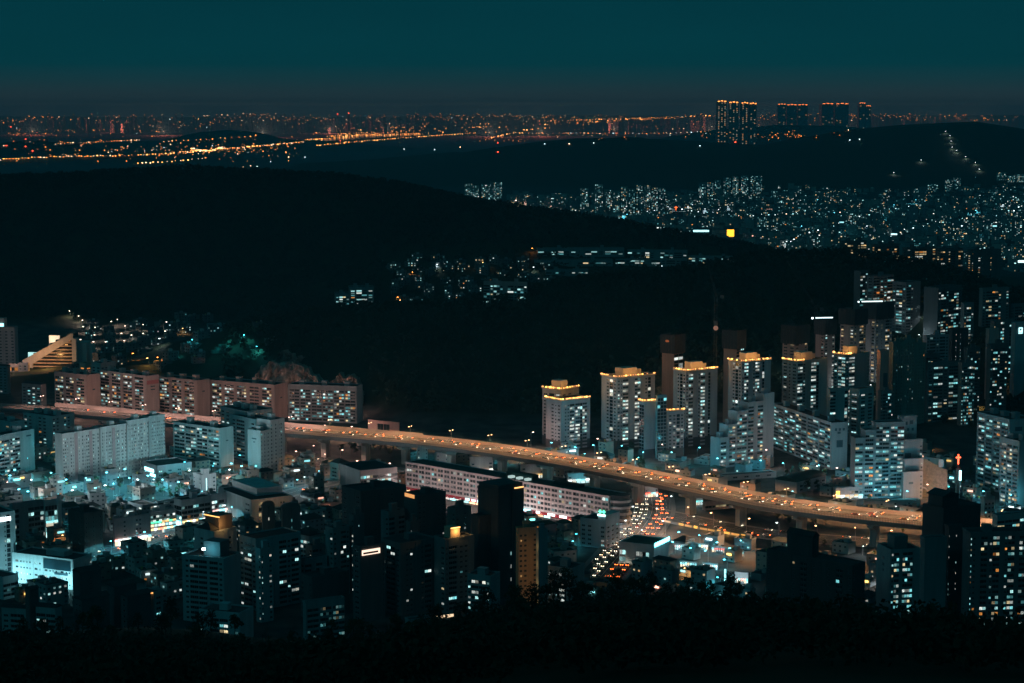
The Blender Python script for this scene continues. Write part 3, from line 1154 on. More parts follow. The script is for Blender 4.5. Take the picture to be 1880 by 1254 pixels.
# parked cars in the car parks below the left slabs
for row, (xa, ya, xb, yb_) in enumerate(((130, 914, 215, 897), (140, 926, 232, 908), (215, 921, 280, 906), (60, 905, 105, 899))):
    n_ = 11 if row < 3 else 6
    for i in range(n_):
        if random.random() < .2:
            continue
        f_ = i / (n_ - 1)
        v = at_z(xa + (xb - xa) * f_, ya + (yb_ - ya) * f_, 0)
        car((v.x, v.y, .02), math.radians(140) + random.uniform(-.06, .06), '%s parked car in the lamplit car park below the pale slabs', 'parked cars at left', False)
        FOOT.append((v.x, v.y, 3))

# low parapet; glowing yellow strips stand in for the lamplit ramp edge
ss, R_, T, N = BOUL
yp = thing('ramp_parapet', 'low parapet with glowing yellow strips standing in for a lamplit ramp edge, right of the crossroad', 'parapet', (0, 0, 0))
pb = MB().box(0, 1, -.2, .2, 0, 1.6).mesh('parapet_block', [M_CONC])
yb2 = [MB().box(.06 + .1 * k_, .94 - .12 * k_, -.42, -.22, .3, 1.5 + .2 * k_).mesh('lit_edge_glow', [glow((1, .44 + .05 * k_, .05), (.55, 1.0, 1.7)[k_])]) for k_ in range(3)]
first = None
for i in range(len(R_) - 1):
    a, b_ = R_[i] - N[i] * 16.5, R_[i + 1] - N[i + 1] * 16.5
    x = proj((*a, 0))[0]
    if x < 1218 or x > 1375:
        continue
    dv = b_ - a
    o = link('parapet_block', pb, yp)
    o.location = (a[0], a[1], 0)
    o.rotation_euler = (0, 0, math.atan2(dv[1], dv[0]))
    o.scale = (np.linalg.norm(dv), 1, 1)
    if random.random() < .85:
        link('lit_edge_glow', random.choice(yb2), o)
    if i % 3 == 0:
        add_light(yp, (a[0] - N[i][0] * 3 * 1, a[1] - N[i][1] * 3, 2.2), LC['amber'], 1500, .4)
# ================================================================== buildings, left side
PINK, GREY, PALE, TEALW, CREAM = (.50, .38, .35), (.5, .5, .5), (.62, .62, .62), (.36, .45, .47), (.55, .52, .46)
DKW = (.20, .22, .23)
DKG = (.14, .16, .17)
ROWG = 'long apartment slabs behind the expressway'
B = building
B('twelve-storey balcony slab at the left end of the row behind the expressway', 100, 161, 183, 690, 53, d=1772, L='WbbWbbWbbw', R='X', wall=PINK, lit=.38, pal='mixed', roofs=3, group=ROWG, marks=[('R', .5, .62, 3, 1.2)])
q = B('second balcony slab of the row, its bare gable painted bright white', 183, 270, 291, 692, 49, d=1760, L='WbbWbbWbbWbbw', R='X', wall=(.54, .44, .42), lit=.4, pal='mixed', roofs=4, group=ROWG, marks=[('R', .5, .74, 5, .9), ('R', .5, .66, 5, .9)])
wR_, wL_, H_ = dims(q)
MB().box(.4, wR_ - .3, -.42, -.37, H_ * .80, H_ * .90).build('painted_band', mat('gable_band_pink', (.55, .2, .2), .8), q)
B('third balcony slab of the row, left of the pale stair tower gable', 291, 363, 384, 700, 53, d=1752, L='WbbWbbWbbw', R='X', wall=PINK, lit=.4, pal='mixed', roofs=3, group=ROWG, marks=[('R', .5, .7, 3, 1)])
B('fourth balcony slab of the row standing under the rock face', 384, 505, 527, 708, 62, d=1735, L='WbbWbbWbbWbbWbbW', R='X', wall=PINK, lit=.38, pal='mixed', roofs=4, group=ROWG, marks=[('R', .5, .62, 3, 1)])
B('right-hand slab of the row facing forward with dark balconies beside the wooded hill', 529, 655, 665, 711, 76, d=1716, L='wbbwbbwbbwbbwbbwbbw', R='X', wall=(.34, .36, .37), lit=.42, pal='cool', roofs=3, group=ROWG)

LG = 'pale apartment slabs on the left'
B('pale apartment tower cut by the left edge of the picture, balconies lit', None, -22, 62, 806, 60, d=1425, L='X', R='wbbwbbwbbXX', wall=(.5, .55, .56), lit=.45, pal='cool', roofs=2, group=LG, marks=[('R', .88, .9, 5, 1.1)])
B('tall teal slab standing behind the long pale slab on the left', 43, 97, 136, 766, 52, d=1580, L='WssWss', R='ssWssW', wall=TEALW, lit=.30, pal='cool', roofs=3, group=LG)
B('teal slab at the far left behind the edge tower', -20, 20, 44, 776, 45, d=1560, L='sWss', R='ssW', wall=TEALW, lit=.25, pal='cool', roofs=2, group=LG)
q = B('long pale grey slab with rows of small punched windows and narrow pink bands', 101, 117, 302, 797, 50, yb=897, L='X', R='sswnWswnwsswnWswnwssWnsnWss', wall=PALE, lit=.24, pal='cool', sh=2.55, roofs=4, group=LG,
  sec=[(0, .36, .985), (.36, .62, 1.0), (.62, .84, 1.05), (.84, 1, 1.07)], dark_base=0)
wR_, wL_, H_ = dims(q)
for f_ in (.11, .25, .47):
    MB().box(wR_ * f_, wR_ * f_ + 2.6, -.55, -.36, -1, H_ * .98).build('pink_band', mat('gable_band_rose', (.5, .36, .37), .85, noise=.15), q)
for f_ in (.36, .62, .84):
    MB().box(wR_ * f_ - 1.2, wR_ * f_ + .4, -1.5, -.2, -1, H_ * 1.0).build('stair_bay', wallmat((.56, .57, .58)), q)
B('white apartment slab with glazed balconies and a banded gable left of centre', 318, 405, 428, 788, 51, d=1500, L='wbbwbbwbbwbbw', R='X', wall=(.58, .58, .58), lit=.42, pal='cool', roofs=2, group=LG, marks=[('R', .5, .68, 2.4, .8)])
B('teal apartment slab rising behind the white balcony slab', 405, 452, 500, 757, 40, d=1545, L='ssWss', R='WsbsWs', wall=TEALW, lit=.36, pal='mixed', roofs=3, group=LG)
B('narrow teal slab wedged behind the corner tower by the expressway', 425, 470, 500, 772, 40, d=1520, L='sWbs', R='WsWs', wall=TEALW, lit=.34, pal='mixed', roofs=1, group=LG)
B('corner tower with a wide pale gable right at the expressway edge', 455, 480, 522, 793, 50, yb=873, L='X', R='sWsWnsW', wall=(.58, .57, .57), lit=.12, pal='cool', roofs=1, group=LG, sec=[(0, .4, 1), (.4, 1, 1.22)], marks=[('L', .5, .82, 5, 1), ('L', .5, .74, 2, .8)])

# terraced (stepped) complex
C = GD(92, 2010)
ter = thing('terraced_block', 'wedge-shaped stepped apartment block with a long sloping white side wall and orange terraces', 'apartment block', C, math.radians(-6))
pxm = FPX / 2010
Wt = (136 - 52) / pxm
Ht = solve_h(C.x, C.y, 612) - C.z
mtw = wallmat((.6, .53, .50))
nst = 9
x0t = -(92 - 52) / pxm
mb = MB()
fl = MB()
for i in range(nst):
    z0, z1 = i * Ht * .92 / nst, (i + 1) * Ht * .92 / nst
    xa = x0t + Wt * max(0, (i - 2.2)) / (nst - 1.2)
    mb.box(xa, x0t + Wt, .0, 16, z0 + .9, z1)
    fl.box(xa - 1.6, x0t + Wt, -1.8, 16, z0, z0 + 1.15)
mb.build('dark_glazing', mat('terrace_glass', (.02, .02, .022), .2), ter)
fl.build('terrace_slab', wallmat((.55, .42, .34)), ter)
sl = MB()
zt = Ht
a = [(x0t - 6, .0, Ht * .02), (x0t - 6, .0, Ht * .20), (x0t + Wt - 1, .0, Ht), (x0t + Wt + 1.5, .0, Ht), (x0t + 3, 0, Ht * .02)]
o = len(sl.v)
sl.v += [(p[0], -2.6, p[2]) for p in [a[1], a[2], (x0t + Wt + 1.5, 0, Ht), (x0t + Wt + 1.5, 0, Ht * .86), (x0t + 5, 0, Ht * .10), (x0t + 5, 0, -1), (x0t - 6, 0, -1)]]
sl.v += [(v[0], -1.9, v[2]) for v in sl.v[o:o + 7]]
sl.f += [tuple(range(o, o + 7)), tuple(range(o + 13, o + 6, -1))] + [(o + j, o + 7 + j, o + 7 + (j + 1) % 7, o + (j + 1) % 7) for j in range(7)]
sl.m += [0] * 9
sl.build('sloping_wall', mtw, ter)
back = MB()
o = len(back.v)
pr = [(x0t - 6, -1), (x0t - 6, Ht * .19), (x0t + Wt - 1, Ht * .985), (x0t + Wt, Ht * .985), (x0t + Wt, -1)]
back.v += [(x, .2, z) for x, z in pr] + [(x, 18, z) for x, z in pr]
back.f += [tuple(range(o + 9, o + 4, -1)), (o + 1, o + 6, o + 7, o + 2), (o, o + 5, o + 6, o + 1)]
back.m += [0] * 3
back.build('sloping_roof', mat('dark_roof_glass', (.03, .05, .055), .35), ter)
MB().box(x0t + Wt, x0t + Wt + 4.5, -3, 6, -1, Ht * .86).box(x0t + Wt + 4.5, x0t + Wt + 13, 4, 18, -1, Ht * .74).box(x0t + Wt + 13, x0t + Wt + 18, 8, 18, -1, Ht * .64).build('stair_tower', wallmat((.55, .52, .52)), ter)
for (u, k) in ((.62, 5.3), (.86, 6.3), (.70, 7.3), (.92, 7.4), (.5, 5.2), (.34, 3.3)):
    z = k * Ht * .92 / nst + 1.2
    o = link('window', win_mesh('orange', 's'), ter)
    o.location = (x0t + Wt * u, -.1, z - 1)
    o.scale = (3.2, 1, 1.4)
for (pxa, pxb, ya, yb_, col) in ((89, 109, 617, 632, (1, .72, .45)), (49, 69, 648, 661, (.45, .98, .95))):
    xa, xb = (pxa - 92) / pxm, (pxb - 92) / pxm
    za, zb = solve_h(C.x, C.y, yb_) - C.z, solve_h(C.x, C.y, ya) - C.z
    t = thing('billboard', 'glowing %s roof billboard on the terraced block' % ('cream' if col[0] == 1 else 'cyan'), 'billboard', C + Vector((xa * math.cos(-.1), 6, za)), math.radians(-6))
    MB().box(0, xb - xa, 0, .4, .2, zb - za).build('lit_panel', glow(col, 1.0), t)
    MB().box(0, xb - xa, .41, 4, -1, zb - za).box(.4, .8, .2, 3, -8, .2).box(xb - xa - .8, xb - xa - .4, .2, 3, -8, .2).build('casing', mat('billboard_case', (.4, .4, .4), .7), t)
    add_light(t, ((xb - xa) / 2, -4, (zb - za) * .3), col, 2500, 1.0)
    FOOT.append((C.x, C.y, 30))
add_light(ter, (x0t + Wt * .55, -22, 10), LC['amber'], 12000, 1.0)  # unseen point lights added to wash the terraces and the sloping wall
add_light(ter, (x0t - 10, -42, 24), (1, .8, .72), 8000, 1.0)
add_light(ter, (x0t - 14, -24, 12), LC['pink'], 5000, 1.0)

q = B('pink tower with a square window grid at the left edge of the picture', -40, 28, 32, 602, 86, d=2080, L='swswswswswsw', R='X', wall=(.5, .42, .42), lit=.04, pal='orange', sh=3.3, roofs=0, name='office_tower', cat='office tower')
wR_, wL_, H_ = dims(q)
MB().box(1, wR_ - 1, wL_ * .28, wL_ * .75, H_, H_ + 10).build('roof_block', wallmat((.5, .42, .42)), q)
sign_box(q, .3, .9, wL_ * .30, wL_ * .5, H_ + 1.5, H_ + 4.5, (.35, .95, 1), 3.0)
q = B('low glass hall glowing gold beside the terraced block', 15, 33, 34, 670, 80, d=1990, L='gggggg', R='X', wall=(.5, .4, .36), lit=.8, pal='orange', sh=4.2, roofs=0, name='glass_hall', cat='building')
B('pink hotel wing with small balconies next to the gold glass hall', 34, 52, 54, 668, 80, d=1985, L='wsws', R='X', wall=(.55, .43, .4), lit=.2, pal='orange', roofs=0, name='hotel_wing', cat='building')
B('dark low house with a hipped roof in front of the terraced block', 40, 76, 84, 706, 60, d=1800, L='ssss', R='X', wall=(.3, .31, .32), lit=.3, pal='cool', roofkind='hip', roofs=0, parapet=0, name='house', cat='house')
B('grey gabled house at the left edge below the pink tower', -10, 14, 18, 672, 70, d=1900, L='sss', R='X', wall=(.3, .3, .32), lit=.1, pal='cool', roofkind='gable', roofs=0, parapet=0, name='house', cat='house')
B('small orange stair block right of the terraced block', 146, 158, 168, 668, 45, d=1900, L='s', R='s', wall=(.55, .42, .34), lit=.8, pal='orange', roofs=0)
B('grey apartment block peeping out above the row behind the stair block', 168, 186, 212, 668, 50, d=1880, L='ss', R='ssss', wall=GREY, lit=.35, pal='mixed', roofs=1)

# shopping street, left foreground
SH = 'shop buildings along the bright street'
def shopfront(root, face='R', cols=('cyan', 'white', 'amber', 'pink'), z=0, n=5, s=5.0, h=2.6):
    wR_, wL_, H_ = dims(root)
    W_ = wR_ if face == 'R' else wL_
    CC = {'cyan': (.3, .95, 1), 'white': (1, .95, .85), 'amber': (1, .6, .2), 'pink': (1, .5, .42), 'red': (1, .12, .06), 'teal': (.1, .9, .9), 'green': (.1, 1, .5)}
    for i in range(n):
        a, b_ = W_ * i / n + .3, W_ * (i + 1) / n - .3
        c = CC[random.choice(cols)]
        m = MB()
        m.box(a, b_, -.6, -.42, z + .5, z + h) if face == 'R' else m.box(-.6, -.42, a, b_, z + .5, z + h)
        m.build('shop_window', glow(random.choice([(1, .85, .62), (1, .7, .42), (.5, .95, 1), (.75, 1, .95)]), round(s * random.choice([.25, .4, .6, .8]), 2)), root)
        m = MB()
        zz = z + h + .25
        m.box(a, b_, -1.2, -.45, zz, zz + 1.0) if face == 'R' else m.box(-1.2, -.45, a, b_, zz, zz + 1.0)
        m.build('sign_board', glow(c, round(s * random.choice([.35, .6, .9]), 2)), root)
q = B('two-storey pink-brick shop building with a fully lit ground floor', 207, 210, 276, 955, 40, yb=1006, L='', R='XsXssX', wall=(.45, .36, .37), lit=.2, pal='cool', base=5, roofs=1, name='shop_building', cat='shop', group=SH)
shopfront(q, 'R', ('cyan', 'white', 'pink'), n=10, s=4.5, h=3.2)
q = B('narrow lit shop building in the middle of the bright street', 274, 276, 322, 942, 40, yb=985, L='', R='bbwbb', wall=(.4, .42, .44), lit=.5, pal='white', base=4, roofs=1, name='shop_building', cat='shop', group=SH)
shopfront(q, 'R', ('cyan', 'amber', 'red', 'white'), n=8, s=4.5)
shopfront(q, 'R', ('cyan', 'amber', 'green', 'red'), z=4.5, n=7, s=2.6)
q = B('grey four-storey shop building with ribbon windows on the bright street', 320, 334, 388, 920, 42, yb=968, L='ggg', R='bbbbbw', wall=(.46, .48, .5), lit=.25, pal='cool', base=4.2, sh=3.2, roofs=1, name='shop_building', cat='shop', group=SH)
shopfront(q, 'R', ('cyan', 'white', 'amber', 'pink'), n=9, s=4.5)
shopfront(q, 'L', ('cyan',), n=2, s=4)
q = B('corner shop building with a tall cyan blade sign at the end of the bright street', 386, 389, 424, 910, 42, yb=950, L='', R='bwbwb', wall=(.45, .44, .46), lit=.6, pal='white', base=4, sh=3.2, roofs=1, name='shop_building', cat='shop', group=SH)
shopfront(q, 'R', ('cyan', 'pink', 'white'), n=6, s=4.5)
wR_, wL_, H_ = dims(q)
sign_box(q, wR_ - 1.2, wR_ - .2, -2.4, -.45, 4, H_ - 1, (.4, 1, 1), 4.0, 'blade_sign')
q = B('white market hall with a dark flat roof and warm lit upper windows', 400, 462, 536, 920, 33, yb=962, L='sXs', R='XbbbXssX', wall=(.56, .56, .56), lit=.6, pal='warm', base=3, sh=3.6, roofs=0, name='market_hall', cat='market hall')
wR_, wL_, H_ = dims(q)
MB().box(wR_ * .35, wR_ - .5, wL_ * .25, wL_ - .5, H_ + .13, H_ + 5.2).build('upper_storey', wallmat((.56, .56, .56)), q)
add_light(q, (wR_ * .4, -5, 7), LC['amber'], 1500, .5)
q = B('dark office with white window squares behind the pink shop building', 236, 262, 288, 930, 40, d=1330, L='sss', R='ssb', wall=(.2, .25, .27), lit=.75, pal='white', roofs=0, name='office_building', cat='office building')
B('pale two-storey annex between the dark office and the grey shop building', 286, 290, 322, 930, 40, d=1345, L='', R='bbb', wall=(.5, .52, .54), lit=.1, pal='cool', roofs=0, name='office_building', cat='office building')
q = B('flat-roofed clinic with two glowing cyan signs under the long pale slab', 262, 289, 352, 857, 35, d=1440, L='X', R='swswsws', wall=(.3, .26, .27), lit=.3, pal='cool', roofs=0, name='clinic', cat='building', roofm=M_ROOFG)
wR_, wL_, H_ = dims(q)
sign_box(q, -.9, -.42, wL_ * .2, wL_ * .8, H_ - 5.0, H_ - 2.8, (.35, .95, 1), 5.0)
sign_box(q, -.9, -.42, wL_ * .1, wL_ * .9, H_ - 8.0, H_ - 6.2, (.35, .95, 1), 5.0)
sign_box(q, wR_ - 1, wR_ - .4, -1.2, -.45, H_ - 8, H_ - 4.8, (.3, .95, 1), 5.0, 'blade_sign')
q = B('slim pale office with a lit stair strip behind the grey shop building', 355, 370, 396, 874, 40, d=1395, L='nWn', R='WnWs', wall=(.45, .5, .52), lit=.3, pal='cool', roofs=1, name='office_building', cat='office building')
wR_, wL_, H_ = dims(q)
sign_box(q, wR_ * .30, wR_ * .36, -.55, -.42, 2, H_ - 2, (.5, .98, 1), 1.6, 'light_strip', False)
q = B('dark brown ribbed box building in front of the shopping street', 126, 156, 188, 945, 44, yb=1018, L='wnwnwnwnw', R='nwnwn', wall=(.10, .095, .09), lit=.03, pal='dim', roofs=1, name='office_building', cat='office building')

# left edge offices
q = B('white-pylon office tower at the left edge with a white roof sign', -30, 0, 27, 944, 38, yb=1072, L='s', R='WngW', wall=(.56, .6, .62), lit=.05, pal='cool', roofs=0, name='office_tower', cat='office tower')
wR_, wL_, H_ = dims(q)
sign_box(q, wR_ * .05, wR_ * .72, -.7, -.42, H_ - 4.4, H_ - 2.2, (.85, 1, 1), 4.0)
q = B('striped office block with dark ribbon windows behind the left-edge tower', 18, 25, 84, 928, 40, d=1235, L='X', R='bXbbb', wall=(.28, .29, .30), lit=.22, pal='white', sh=3.4, roofs=0, name='office_building', cat='office building')
q = B('glass office corner with a lamp-lit white pylon near the left edge', 80, 84, 112, 922, 40, d=1246, L='', R='ggggW', wall=(.45, .5, .52), lit=.35, pal='cool', sh=3.4, roofs=0, name='office_building', cat='office building')
wR_, wL_, H_ = dims(q)
MB().box(wR_ - 3.2, wR_ - .5, -1.6, -.4, -1, H_ + 3).build('pylon', wallmat((.6, .6, .6)), q)
shopfront(q, 'R', ('cyan', 'teal'), n=3, s=4)
shopfront(q, 'R', ('cyan',), z=7, n=2, s=2.5)
q = B('white office with rows of narrow windows and a dark glass top floor at lower left', 23, 135, 168, 1030, 64, d=1108, L='wnnswnnnswnswnnnnsw', R='XXn', wall=(.6, .64, .65), lit=.45, pal='white', sh=3.5, base=1, roofs=0, name='office_building', cat='office building')
wR_, wL_, H_ = dims(q)
MB().box(-.5, wR_ * .2, wL_ * .03, wL_ * .48, H_ - 6.2, H_ - .5).build('glass_floor', mat('dark_blue_glass', (.02, .05, .065), .12), q)
MB().box(wR_ * .35, wR_ * .8, wL_ * .25, wL_ * .55, H_ + .1, H_ + 3).build('plant_room', wallmat((.4, .44, .45)), q)
MB().box(-.52, -.45, wL_ * .08, wL_ * .30, H_ - 9.0, H_ - 7.6).build('sign_lettering', mat('sign_paint_slate', (.05, .09, .11), .7), q)
for k_ in (.1, .4, .7, .95):
    add_light(q, (-7, wL_ * k_, 5.0), (.35, .9, 1.0), 4200, .6)  # unseen cyan lights added to brighten the office front
B('pale curved-front building at the left edge below the white office', -40, 6, 33, 1062, 50, d=1085, L='ss', R='bb', wall=(.5, .58, .6), lit=.15, pal='cool', roofs=0, name='office_building', cat='office building')
# bottom left houses
B('three-storey house with a dark tiled roof at the bottom left', 3, 62, 68, 1118, 76, d=985, L='sbs', R='X', wall=(.34, .4, .41), lit=.12, pal='cool', roofkind='gable', roofs=0, parapet=0, name='house', cat='house')
q = B('slim brick bell tower with a small gabled cap between the bottom left houses', 47, 58, 70, 1082, 45, d=978, L='X', R='X', wall=(.12, .12, .12), lit=0, roofkind='gable', roofs=0, parapet=0, name='bell_tower', cat='tower')
B('low house with wide dark windows right of the bell tower', 66, 104, 112, 1116, 72, d=975, L='bb', R='X', wall=(.34, .39, .4), lit=.05, pal='cool', roofkind='gable', roofs=0, parapet=0, name='house', cat='house')
B('tall dark shed-roofed block right of the white office', 134, 150, 185, 1052, 40, d=1030, L='X', R='XsX', wall=(.10, .105, .11), lit=.0, roofkind='gable', roofs=0, parapet=0, name='house', cat='house')
B('dark brick house with one pale corner strip below the shed-roofed block', 137, 152, 200, 1102, 42, d=985, L='ss', R='XX', wall=(.13, .13, .135), lit=.0, roofkind='gable', roofs=0, parapet=0, name='house', cat='house')
B('dark gabled house in the second row at lower left', 198, 212, 250, 1078, 42, d=1010, L='X', R='XX', wall=(.09, .095, .10), lit=.0, roofkind='gable', roofs=0, parapet=0, name='house', cat='house')
q = B('dark gabled house with an orange lit eave at lower left', 222, 236, 276, 1096, 42, d=985, L='n', R='XX', wall=(.10, .10, .105), lit=.1, roofkind='gable', roofs=0, parapet=0, name='house', cat='house')
q = B('small house with a glowing orange roof edge behind the dark gabled house', 254, 284, 298, 1090, 60, d=1000, L='X', R='s', wall=(.3, .3, .3), lit=.3, roofs=0, name='house', cat='house')
wR_, wL_, H_ = dims(q)
sign_box(q, -.9, -.5, 0, wL_, H_ + .2, H_ + .7, (1, .45, .12), 2.2, 'eave_light', False)

# ================================================================== foreground dark towers
FG = 'dark apartment towers in the foreground'
q = B('foreground apartment tower with a floodlit flat roof at left', 335, 412, 441, 1028, 66, d=1030, L='sbwbbsw', R='XX', wall=(.36, .42, .44), lit=.05, pal='white', roofs=0, group=FG)
wR_, wL_, H_ = dims(q)
MB().box(wR_ * .3, wR_ * .85, wL_ * .2, wL_ * .6, H_, H_ + 8).build('stair_house', wallmat(DKG), q)
o = MB().box(0, 1.2, wL_ * .46, wL_ * .52, H_ + 4.0, H_ + 5.2).build('flood_lamp', glow((.8, 1, 1), 8.0), q)
add_light(q, (.6, wL_ * .40, H_ + 4.2), LC['cyan'], 900, .4)
q = B('twin-bay foreground tower with an orange floodlit hipped roof cap', 357, 395, 434, 978, 50, d=1075, L='sWsW', R='WsWsW', wall=(.36, .42, .44), lit=.06, pal='cool', roofs=0, group=FG)
wR_, wL_, H_ = dims(q)
MB().box(wR_ * .35, wR_ * .95, wL_ * .15, wL_ * .85, H_, H_ + 8).build('stair_house', wallmat((.2, .17, .15)), q)
rm = MB()
rm.quad((-.6, wL_ * .1, H_ + 1), (wR_ * .33, wL_ * .1, H_ + 1), (wR_ * .16, wL_ * .5, H_ + 5), (wR_ * .16, wL_ * .5, H_ + 5)).quad((wR_ * .33, wL_ * .9, H_ + 1), (-.6, wL_ * .9, H_ + 1), (wR_ * .16, wL_ * .5, H_ + 5), (wR_ * .16, wL_ * .5, H_ + 5))
rm.quad((-.6, wL_ * .9, H_ + 1), (-.6, wL_ * .1, H_ + 1), (wR_ * .16, wL_ * .5, H_ + 5), (wR_ * .16, wL_ * .5, H_ + 5)).quad((wR_ * .33, wL_ * .1, H_ + 1), (wR_ * .33, wL_ * .9, H_ + 1), (wR_ * .16, wL_ * .5, H_ + 5), (wR_ * .16, wL_ * .5, H_ + 5))
rm.build('roof_cap', M_ROOF, q)
o = MB().box(wR_ * .335, wR_ * .35, wL_ * .1, wL_ * .9, H_ + 7.2, H_ + 7.7).build('roof_light', glow((1, .45, .12), 2.4), q)
add_light(q, (wR_ * .30, -1.2, H_ + 3.4), LC['amber'], 900, .4)
q = B('broad foreground tower with several bright white windows, left of centre', 440, 472, 551, 992, 42, d=1060, L='sbs', R='WbwdWbsbw', wall=(.34, .40, .42), lit=.13, pal='white', roofs=0, group=FG)
for (a0, a1, yt, lab) in ((480, 504, 930, 'rounded dark stair tower rising behind the broad foreground tower'), (516, 551, 934, 'second rounded stair tower with a thin light strip behind the broad foreground tower')):
    q = B(lab, a0, a0 + 4, a1, yt, 28, d=1105, L='', R='XdX', wall=(.16, .17, .17), lit=.0, roofs=0, name='stair_tower', cat='tower')
    wR_, wL_, H_ = dims(q)
    cp_ = MB()
    pts = [(wR_ * (.5 - .5 * math.cos(math.pi * i / 8)), H_ + .9 + 2.0 * math.sin(math.pi * i / 8)) for i in range(9)]
    o = len(cp_.v)
    cp_.v += [(x, 0, z) for x, z in pts] + [(x, wL_, z) for x, z in pts]
    cp_.f += [tuple(range(o, o + 9)), tuple(range(o + 17, o + 8, -1))] + [(o + j, o + 9 + j, o + 10 + j, o + 1 + j) for j in range(8)]
    cp_.m += [0] * 10
    cp_.build('roof_cap', wallmat((.16, .17, .17)), q)
    for k_ in range(9):
        if random.random() < .6:
            o = link('window', win_mesh('dim' if random.random() < .5 else 'white', 'n'), q)
            o.location = (wR_ * .52, -.1, 6 + k_ * (H_ - 10) / 9)
            o.scale = (.8, 1, 1.8)
B('low foreground block with tall paired windows at the foot of the towers', 366, 440, 464, 1128, 70, d=985, L='sWbbWs', R='XX', wall=(.36, .46, .48), lit=.12, pal='cool', roofs=1, group=FG)
B('blank dark foreground slab right of the broad tower', 552, 574, 640, 1062, 38, d=1040, L='sWs', R='XXX', wall=(.11, .12, .125), lit=.06, pal='white', roofs=1, group=FG)
B('foreground slab with slanting rows of dim balconies', 556, 562, 632, 1108, 30, d=985, L='', R='wbbwbbwbb', wall=(.22, .27, .28), lit=.3, pal='dim', roofs=0, group=FG)
B('small foreground block with pale corner windows behind the blank slab', 552, 560, 600, 1028, 36, d=1085, L='s', R='bWbW', wall=(.25, .3, .32), lit=.08, pal='white', roofs=0, group=FG)
B('low pale house between the foreground towers and the dark slabs', 545, 570, 588, 984, 50, d=1120, L='bb', R='s', wall=(.4, .46, .48), lit=.1, pal='cool', roofkind='hip', roofs=0, parapet=0, name='house', cat='house')
q = B('dark foreground tower with a glowing roof name board', 648, 663, 706, 1006, 38, d=1035, L='s', R='XXn', wall=(.12, .13, .135), lit=.06, pal='white', roofs=1, group=FG)
wR_, wL_, H_ = dims(q)
sign_box(q, .6, wR_ * .78, -.8, -.42, H_ - 4.2, H_ - 1.4, (1, .72, .55), 1.6)
MB().box(1.2, wR_ * .70, -.87, -.81, H_ - 3.6, H_ - 2.6).build('name_lettering', mat('sign_paint_dark', (.03, .02, .02), .7), q)
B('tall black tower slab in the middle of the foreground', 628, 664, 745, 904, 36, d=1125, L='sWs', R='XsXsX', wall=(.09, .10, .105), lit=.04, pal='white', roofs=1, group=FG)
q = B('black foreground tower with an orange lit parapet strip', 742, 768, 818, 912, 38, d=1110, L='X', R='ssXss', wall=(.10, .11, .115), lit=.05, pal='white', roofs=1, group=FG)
wR_, wL_, H_ = dims(q)
sign_box(q, -.55, -.42, wL_ * .2, wL_ * .9, H_ - 1.5, H_ + .6, (1, .42, .12), .9, 'parapet_light', False)
B('foreground tower with four paired white windows in the dark centre', 700, 736, 800, 1000, 40, d=1050, L='sbs', R='WssdWsbW', wall=(.13, .15, .155), lit=.09, pal='white', roofs=1, group=FG)
q = B('foreground tower with an orange floodlit crown box', 798, 818, 870, 992, 34, d=1055, L='sW', R='nbwssW', wall=(.17, .20, .21), lit=.04, pal='cool', roofs=0, group=FG)
wR_, wL_, H_ = dims(q)
MB().box(wR_ * .22, wR_ * .55, wL_ * .1, wL_ * .7, H_, H_ + 6.2).build('crown_box', wallmat((.45, .36, .25)), q)
MB().box(wR_ * .22, wR_ * .55, wL_ * .1 - .5, wL_ * .1 - .2, H_ + 5.8, H_ + 6.2).build('roof_light', glow((1, .5, .14), 2.6), q)
add_light(q, (wR_ * .40, -1.0, H_ + 4.0), LC['amber'], 800, .4)
add_light(q, (wR_ * .75, wL_ * .3, H_ + 2.0), LC['amber'], 300, .3)
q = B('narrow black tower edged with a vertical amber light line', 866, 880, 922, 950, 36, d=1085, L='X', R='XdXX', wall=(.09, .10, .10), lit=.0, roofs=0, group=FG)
wR_, wL_, H_ = dims(q)
sign_box(q, wR_ * .80, wR_ * .84, -.55, -.42, H_ * .45, H_ - 1, (1, .5, .16), .55, 'edge_light', False)
sign_box(q, wR_ * .55, wR_ * .95, -.6, -.42, H_ - .6, H_ + .3, (1, .5, .16), 1.8, 'parapet_light', False)
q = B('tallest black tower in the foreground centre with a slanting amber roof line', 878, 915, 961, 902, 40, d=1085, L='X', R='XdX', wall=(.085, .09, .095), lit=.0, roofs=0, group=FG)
wR_, wL_, H_ = dims(q)
MB().box(0.2, wR_ - .4, 0.2, wL_ - .4, H_, H_ + 3).build('stair_house', wallmat((.085, .09, .095)), q)
sign_box(q, wR_ * .62, wR_ * .98, -.6, -.42, H_ + .1, H_ + .8, (1, .5, .16), 2.2, 'parapet_light', False)
for k_ in range(3):
    o = link('window', win_mesh('white', 'n'), q)
    o.location = (wR_ * .5, -.1, H_ * (.15 + .12 * k_))
    o.scale = (1.0, 1, 2.2)
q = B('amber-washed foreground tower with a grid of dark square windows', 947, 952, 986, 972, 20, d=1062, L='', R='ssWs', wall=(.42, .30, .20), lit=.05, pal='warm', roofs=1, group=FG, wL=14)
wR_, wL_, H_ = dims(q)
for k_ in range(4):
    add_light(q, (wR_ * .45, -9, H_ * (.15 + .22 * k_)), LC['amber'], 150, .5)
B('teal side wing attached right of the amber-washed tower', 984, 988, 1005, 974, 24, d=1056, L='', R='XX', wall=(.22, .28, .30), lit=.03, pal='white', roofs=1, group=FG, wL=13)
B('low foreground house with four big bright windows', 858, 900, 917, 1060, 64, d=1010, L='sbbs', R='X', wall=(.28, .31, .32), lit=.5, pal='white', roofs=1, name='house', cat='house')
